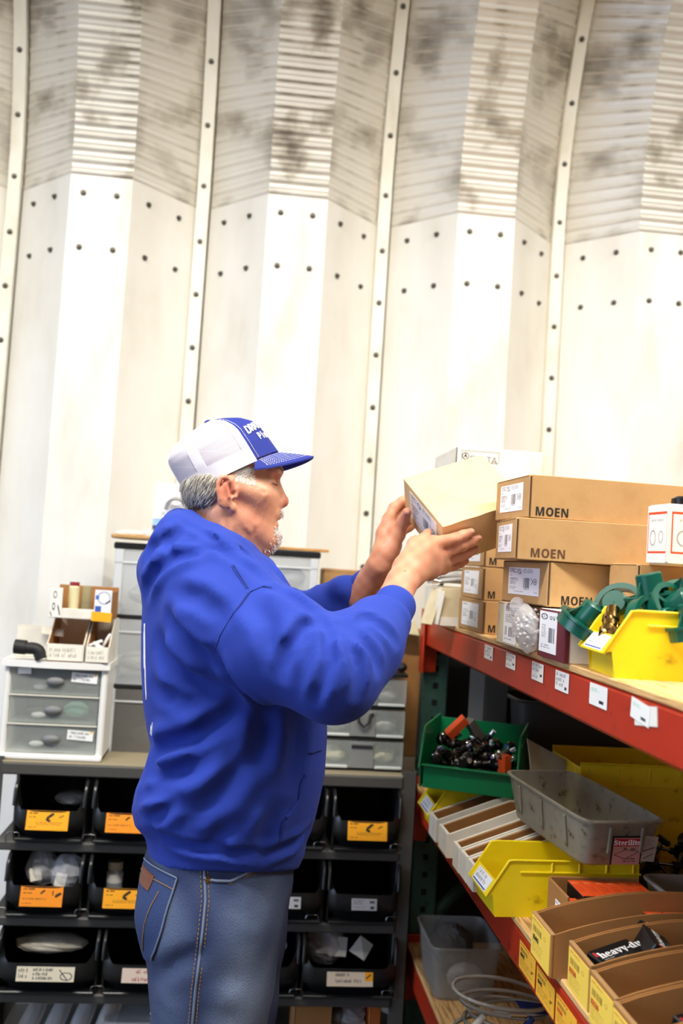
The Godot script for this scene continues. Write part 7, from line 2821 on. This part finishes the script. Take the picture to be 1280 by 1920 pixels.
func build_small_things():
	# what lies in the black bins
	var r := RandomNumberGenerator.new()
	r.seed = 9
	var bags := [
		[v3(-0.44, 0.81, -2.7), v3(0.05, 0.018, 0.05), "bag film", "clear bag in the top row's left black bin"],
		[v3(-0.235, 0.815, -2.68), v3(0.035, 0.05, 0.03), "bag film", "clear bag in the top row's second black bin"],
		[v3(-0.5, 0.63, -2.66), v3(0.045, 0.05, 0.04), "bag film", "clear bag with white cards, left in the second row's first bin"],
		[v3(-0.43, 0.62, -2.65), v3(0.05, 0.05, 0.04), "bag film", "clear bag with white cards, right in the second row's first bin"],
		[v3(-0.46, 0.425, -2.66), v3(0.1, 0.022, 0.05), "dusty film", "long dusty bag in the third row's left bin"],
		[v3(-0.15, 0.43, -2.66), v3(0.06, 0.03, 0.05), "bag film", "clear bag with a yellow piece in the third row's second bin"],
		[v3(0.12, 0.43, -2.66), v3(0.07, 0.04, 0.05), "bag film", "clear bag in the half-hidden bin of the third row"],
		[v3(0.3, 0.435, -2.67), v3(0.06, 0.06, 0.05), "bag film", "clear bag left of the folded papers in the third row's right bin"],
	]
	for i in bags.size():
		var b: Array = bags[i]
		var t := thing("parts_bag", b[3], "bag", b[0])
		part("film", lump(b[1], 120 + i, 0.35), M[b[2]], t)
		if i in [2, 3]:
			box("card", t, M["white card"], v3(-0.012, -0.012, 0.03), v3(0.03, 0.035, 0.002), 0.0005, Vector3(-10, 10, r.randf_range(-12, 12)))
			box("grey_part", t, M["drawer grey"], v3(0.02, 0.022, 0.012), v3(0.022, 0.034, 0.018), 0.003, Vector3(0, 20, 20))
		if i == 5:
			box("yellow_part", t, simple("mustard", rgb(170, 130, 10), 0.6), v3(0, 0.01, 0.02), v3(0.03, 0.02, 0.02), 0.003)
	for i in 2:
		var p := thing("folded_paper", ["folded pale paper, left of two in the third row's right bin", "folded pale paper, right of two in the third row's right bin"][i], "paper", v3(0.335 + i * 0.055, 0.415, -2.64))
		var st := begin()
		tri(st, v3(-0.03, 0, 0.01), v3(0.02, 0.0, 0.015), v3(-0.022, 0.05, 0))
		tri(st, v3(0.02, 0.0, 0.015), v3(0.025, 0.045, -0.005), v3(-0.022, 0.05, 0))
		tri(st, v3(-0.03, 0, 0.009), v3(-0.022, 0.05, -0.001), v3(0.02, 0.0, 0.014))
		tri(st, v3(0.02, 0.0, 0.014), v3(-0.022, 0.05, -0.001), v3(0.025, 0.045, -0.006))
		part("sheet", st, simple("old paper", rgb(200, 196, 184), 0.7), p, Vector3.ZERO, Vector3(0, 0, -30 * i))
	for i in 2:
		var j := thing("jar", ["clear jar with a beige lid in the second row's second bin", "glass jar with a shiny band in the second row's second bin"][i], "jar", v3(-0.302 + i * 0.09, 0.535, -2.66))
		var st := begin()
		lathe(st, [Vector2(0, 0), Vector2(0.022, 0), Vector2(0.022, 0.085), Vector2(0.017, 0.095), Vector2(0, 0.095)], 18)
		part("glass", st, clear_plastic("jar glass", rgb(200, 204, 206), 0.4, 0.15), j)
		st = begin()
		lathe(st, [Vector2(0, 0.095), Vector2(0.02, 0.095), Vector2(0.02, 0.115), Vector2(0, 0.115)], 18)
		part("lid", st, simple("beige lid", rgb(190, 178, 150), 0.5) if i == 0 else M["chrome"], j)
		st = begin()
		lathe(st, [Vector2(0.0224, 0.06), Vector2(0.0226, 0.06), Vector2(0.0226, 0.085), Vector2(0.0224, 0.085)], 18)
		part("label", st, M["frosted parts"], j)
	# bottom tier: bagged long parts on the left, boxes on the right
	for i in 4:
		var t := thing("blister_bag", ["long clear bag leaning at the left of the bottom tier", "second long clear bag from the left in the bottom tier", "third long clear bag from the left in the bottom tier", "clear blister of yellow fittings in the bottom tier"][i], "bag", v3(-0.545 + i * 0.072, 0.115, -2.66))
		t.rotation_degrees = Vector3(-10, 6 * i, -24 + 0.5 * i)
		part("film", lump(v3(0.026, 0.1, 0.02), 140 + i, 0.2), M["bag film"], t, v3(0, 0.1, 0))
		box("card", t, M["grey card"] if i != 3 else M["mustard"], v3(0, 0.09, -0.004), v3(0.034, 0.15, 0.003), 0.001)
	var cl := thing("clear_tub", "low clear container with a round knob in the bottom tier, beside the jeans", "tub", v3(-0.2, 0.105, -2.7))
	tray_shell(cl, M["clear tote plastic"], 0.2, 0.14, 0.12, 0.9)
	var st3 := begin()
	lathe(st3, [Vector2(0, 0), Vector2(0.008, 0), Vector2(0.01, 0.01), Vector2(0.006, 0.018), Vector2(0, 0.02)], 14, Transform3D(), true)
	part("knob", st3, M["chrome"], cl, v3(0.03, 0.122, 0.04))
	box("cover", cl, M["clear tote plastic"], v3(0, 0.121, 0), v3(0.2, 0.003, 0.14))
	carton("brown_carton", "dark brown carton in the bottom tier right of the jeans", v3(0.22, 0.105, -2.63), 0, v3(0.105, 0.175, 0.15), M["brown kraft card"])
	carton("amber_carton", "slim amber carton at the right end of the bottom tier", v3(0.435, 0.105, -2.64), 0, v3(0.03, 0.17, 0.12), simple("amber card", rgb(190, 96, 30), 0.7))
	carton("white_box", "low white box in the bottom tier under a bag of clear fittings", v3(0.33, 0.105, -2.63), 0, v3(0.1, 0.11, 0.15), M["white card"])
	var fb := thing("parts_bag", "bag of clear fittings on the white box in the bottom tier", "bag", v3(0.38, 0.235, -2.68))
	part("film", lump(v3(0.05, 0.028, 0.04), 150, 0.4), M["bag film"], fb)
	part("fitting", lump(v3(0.02, 0.02, 0.02), 151, 0.2), M["drawer grey"], fb, v3(-0.035, 0.005, 0.02))
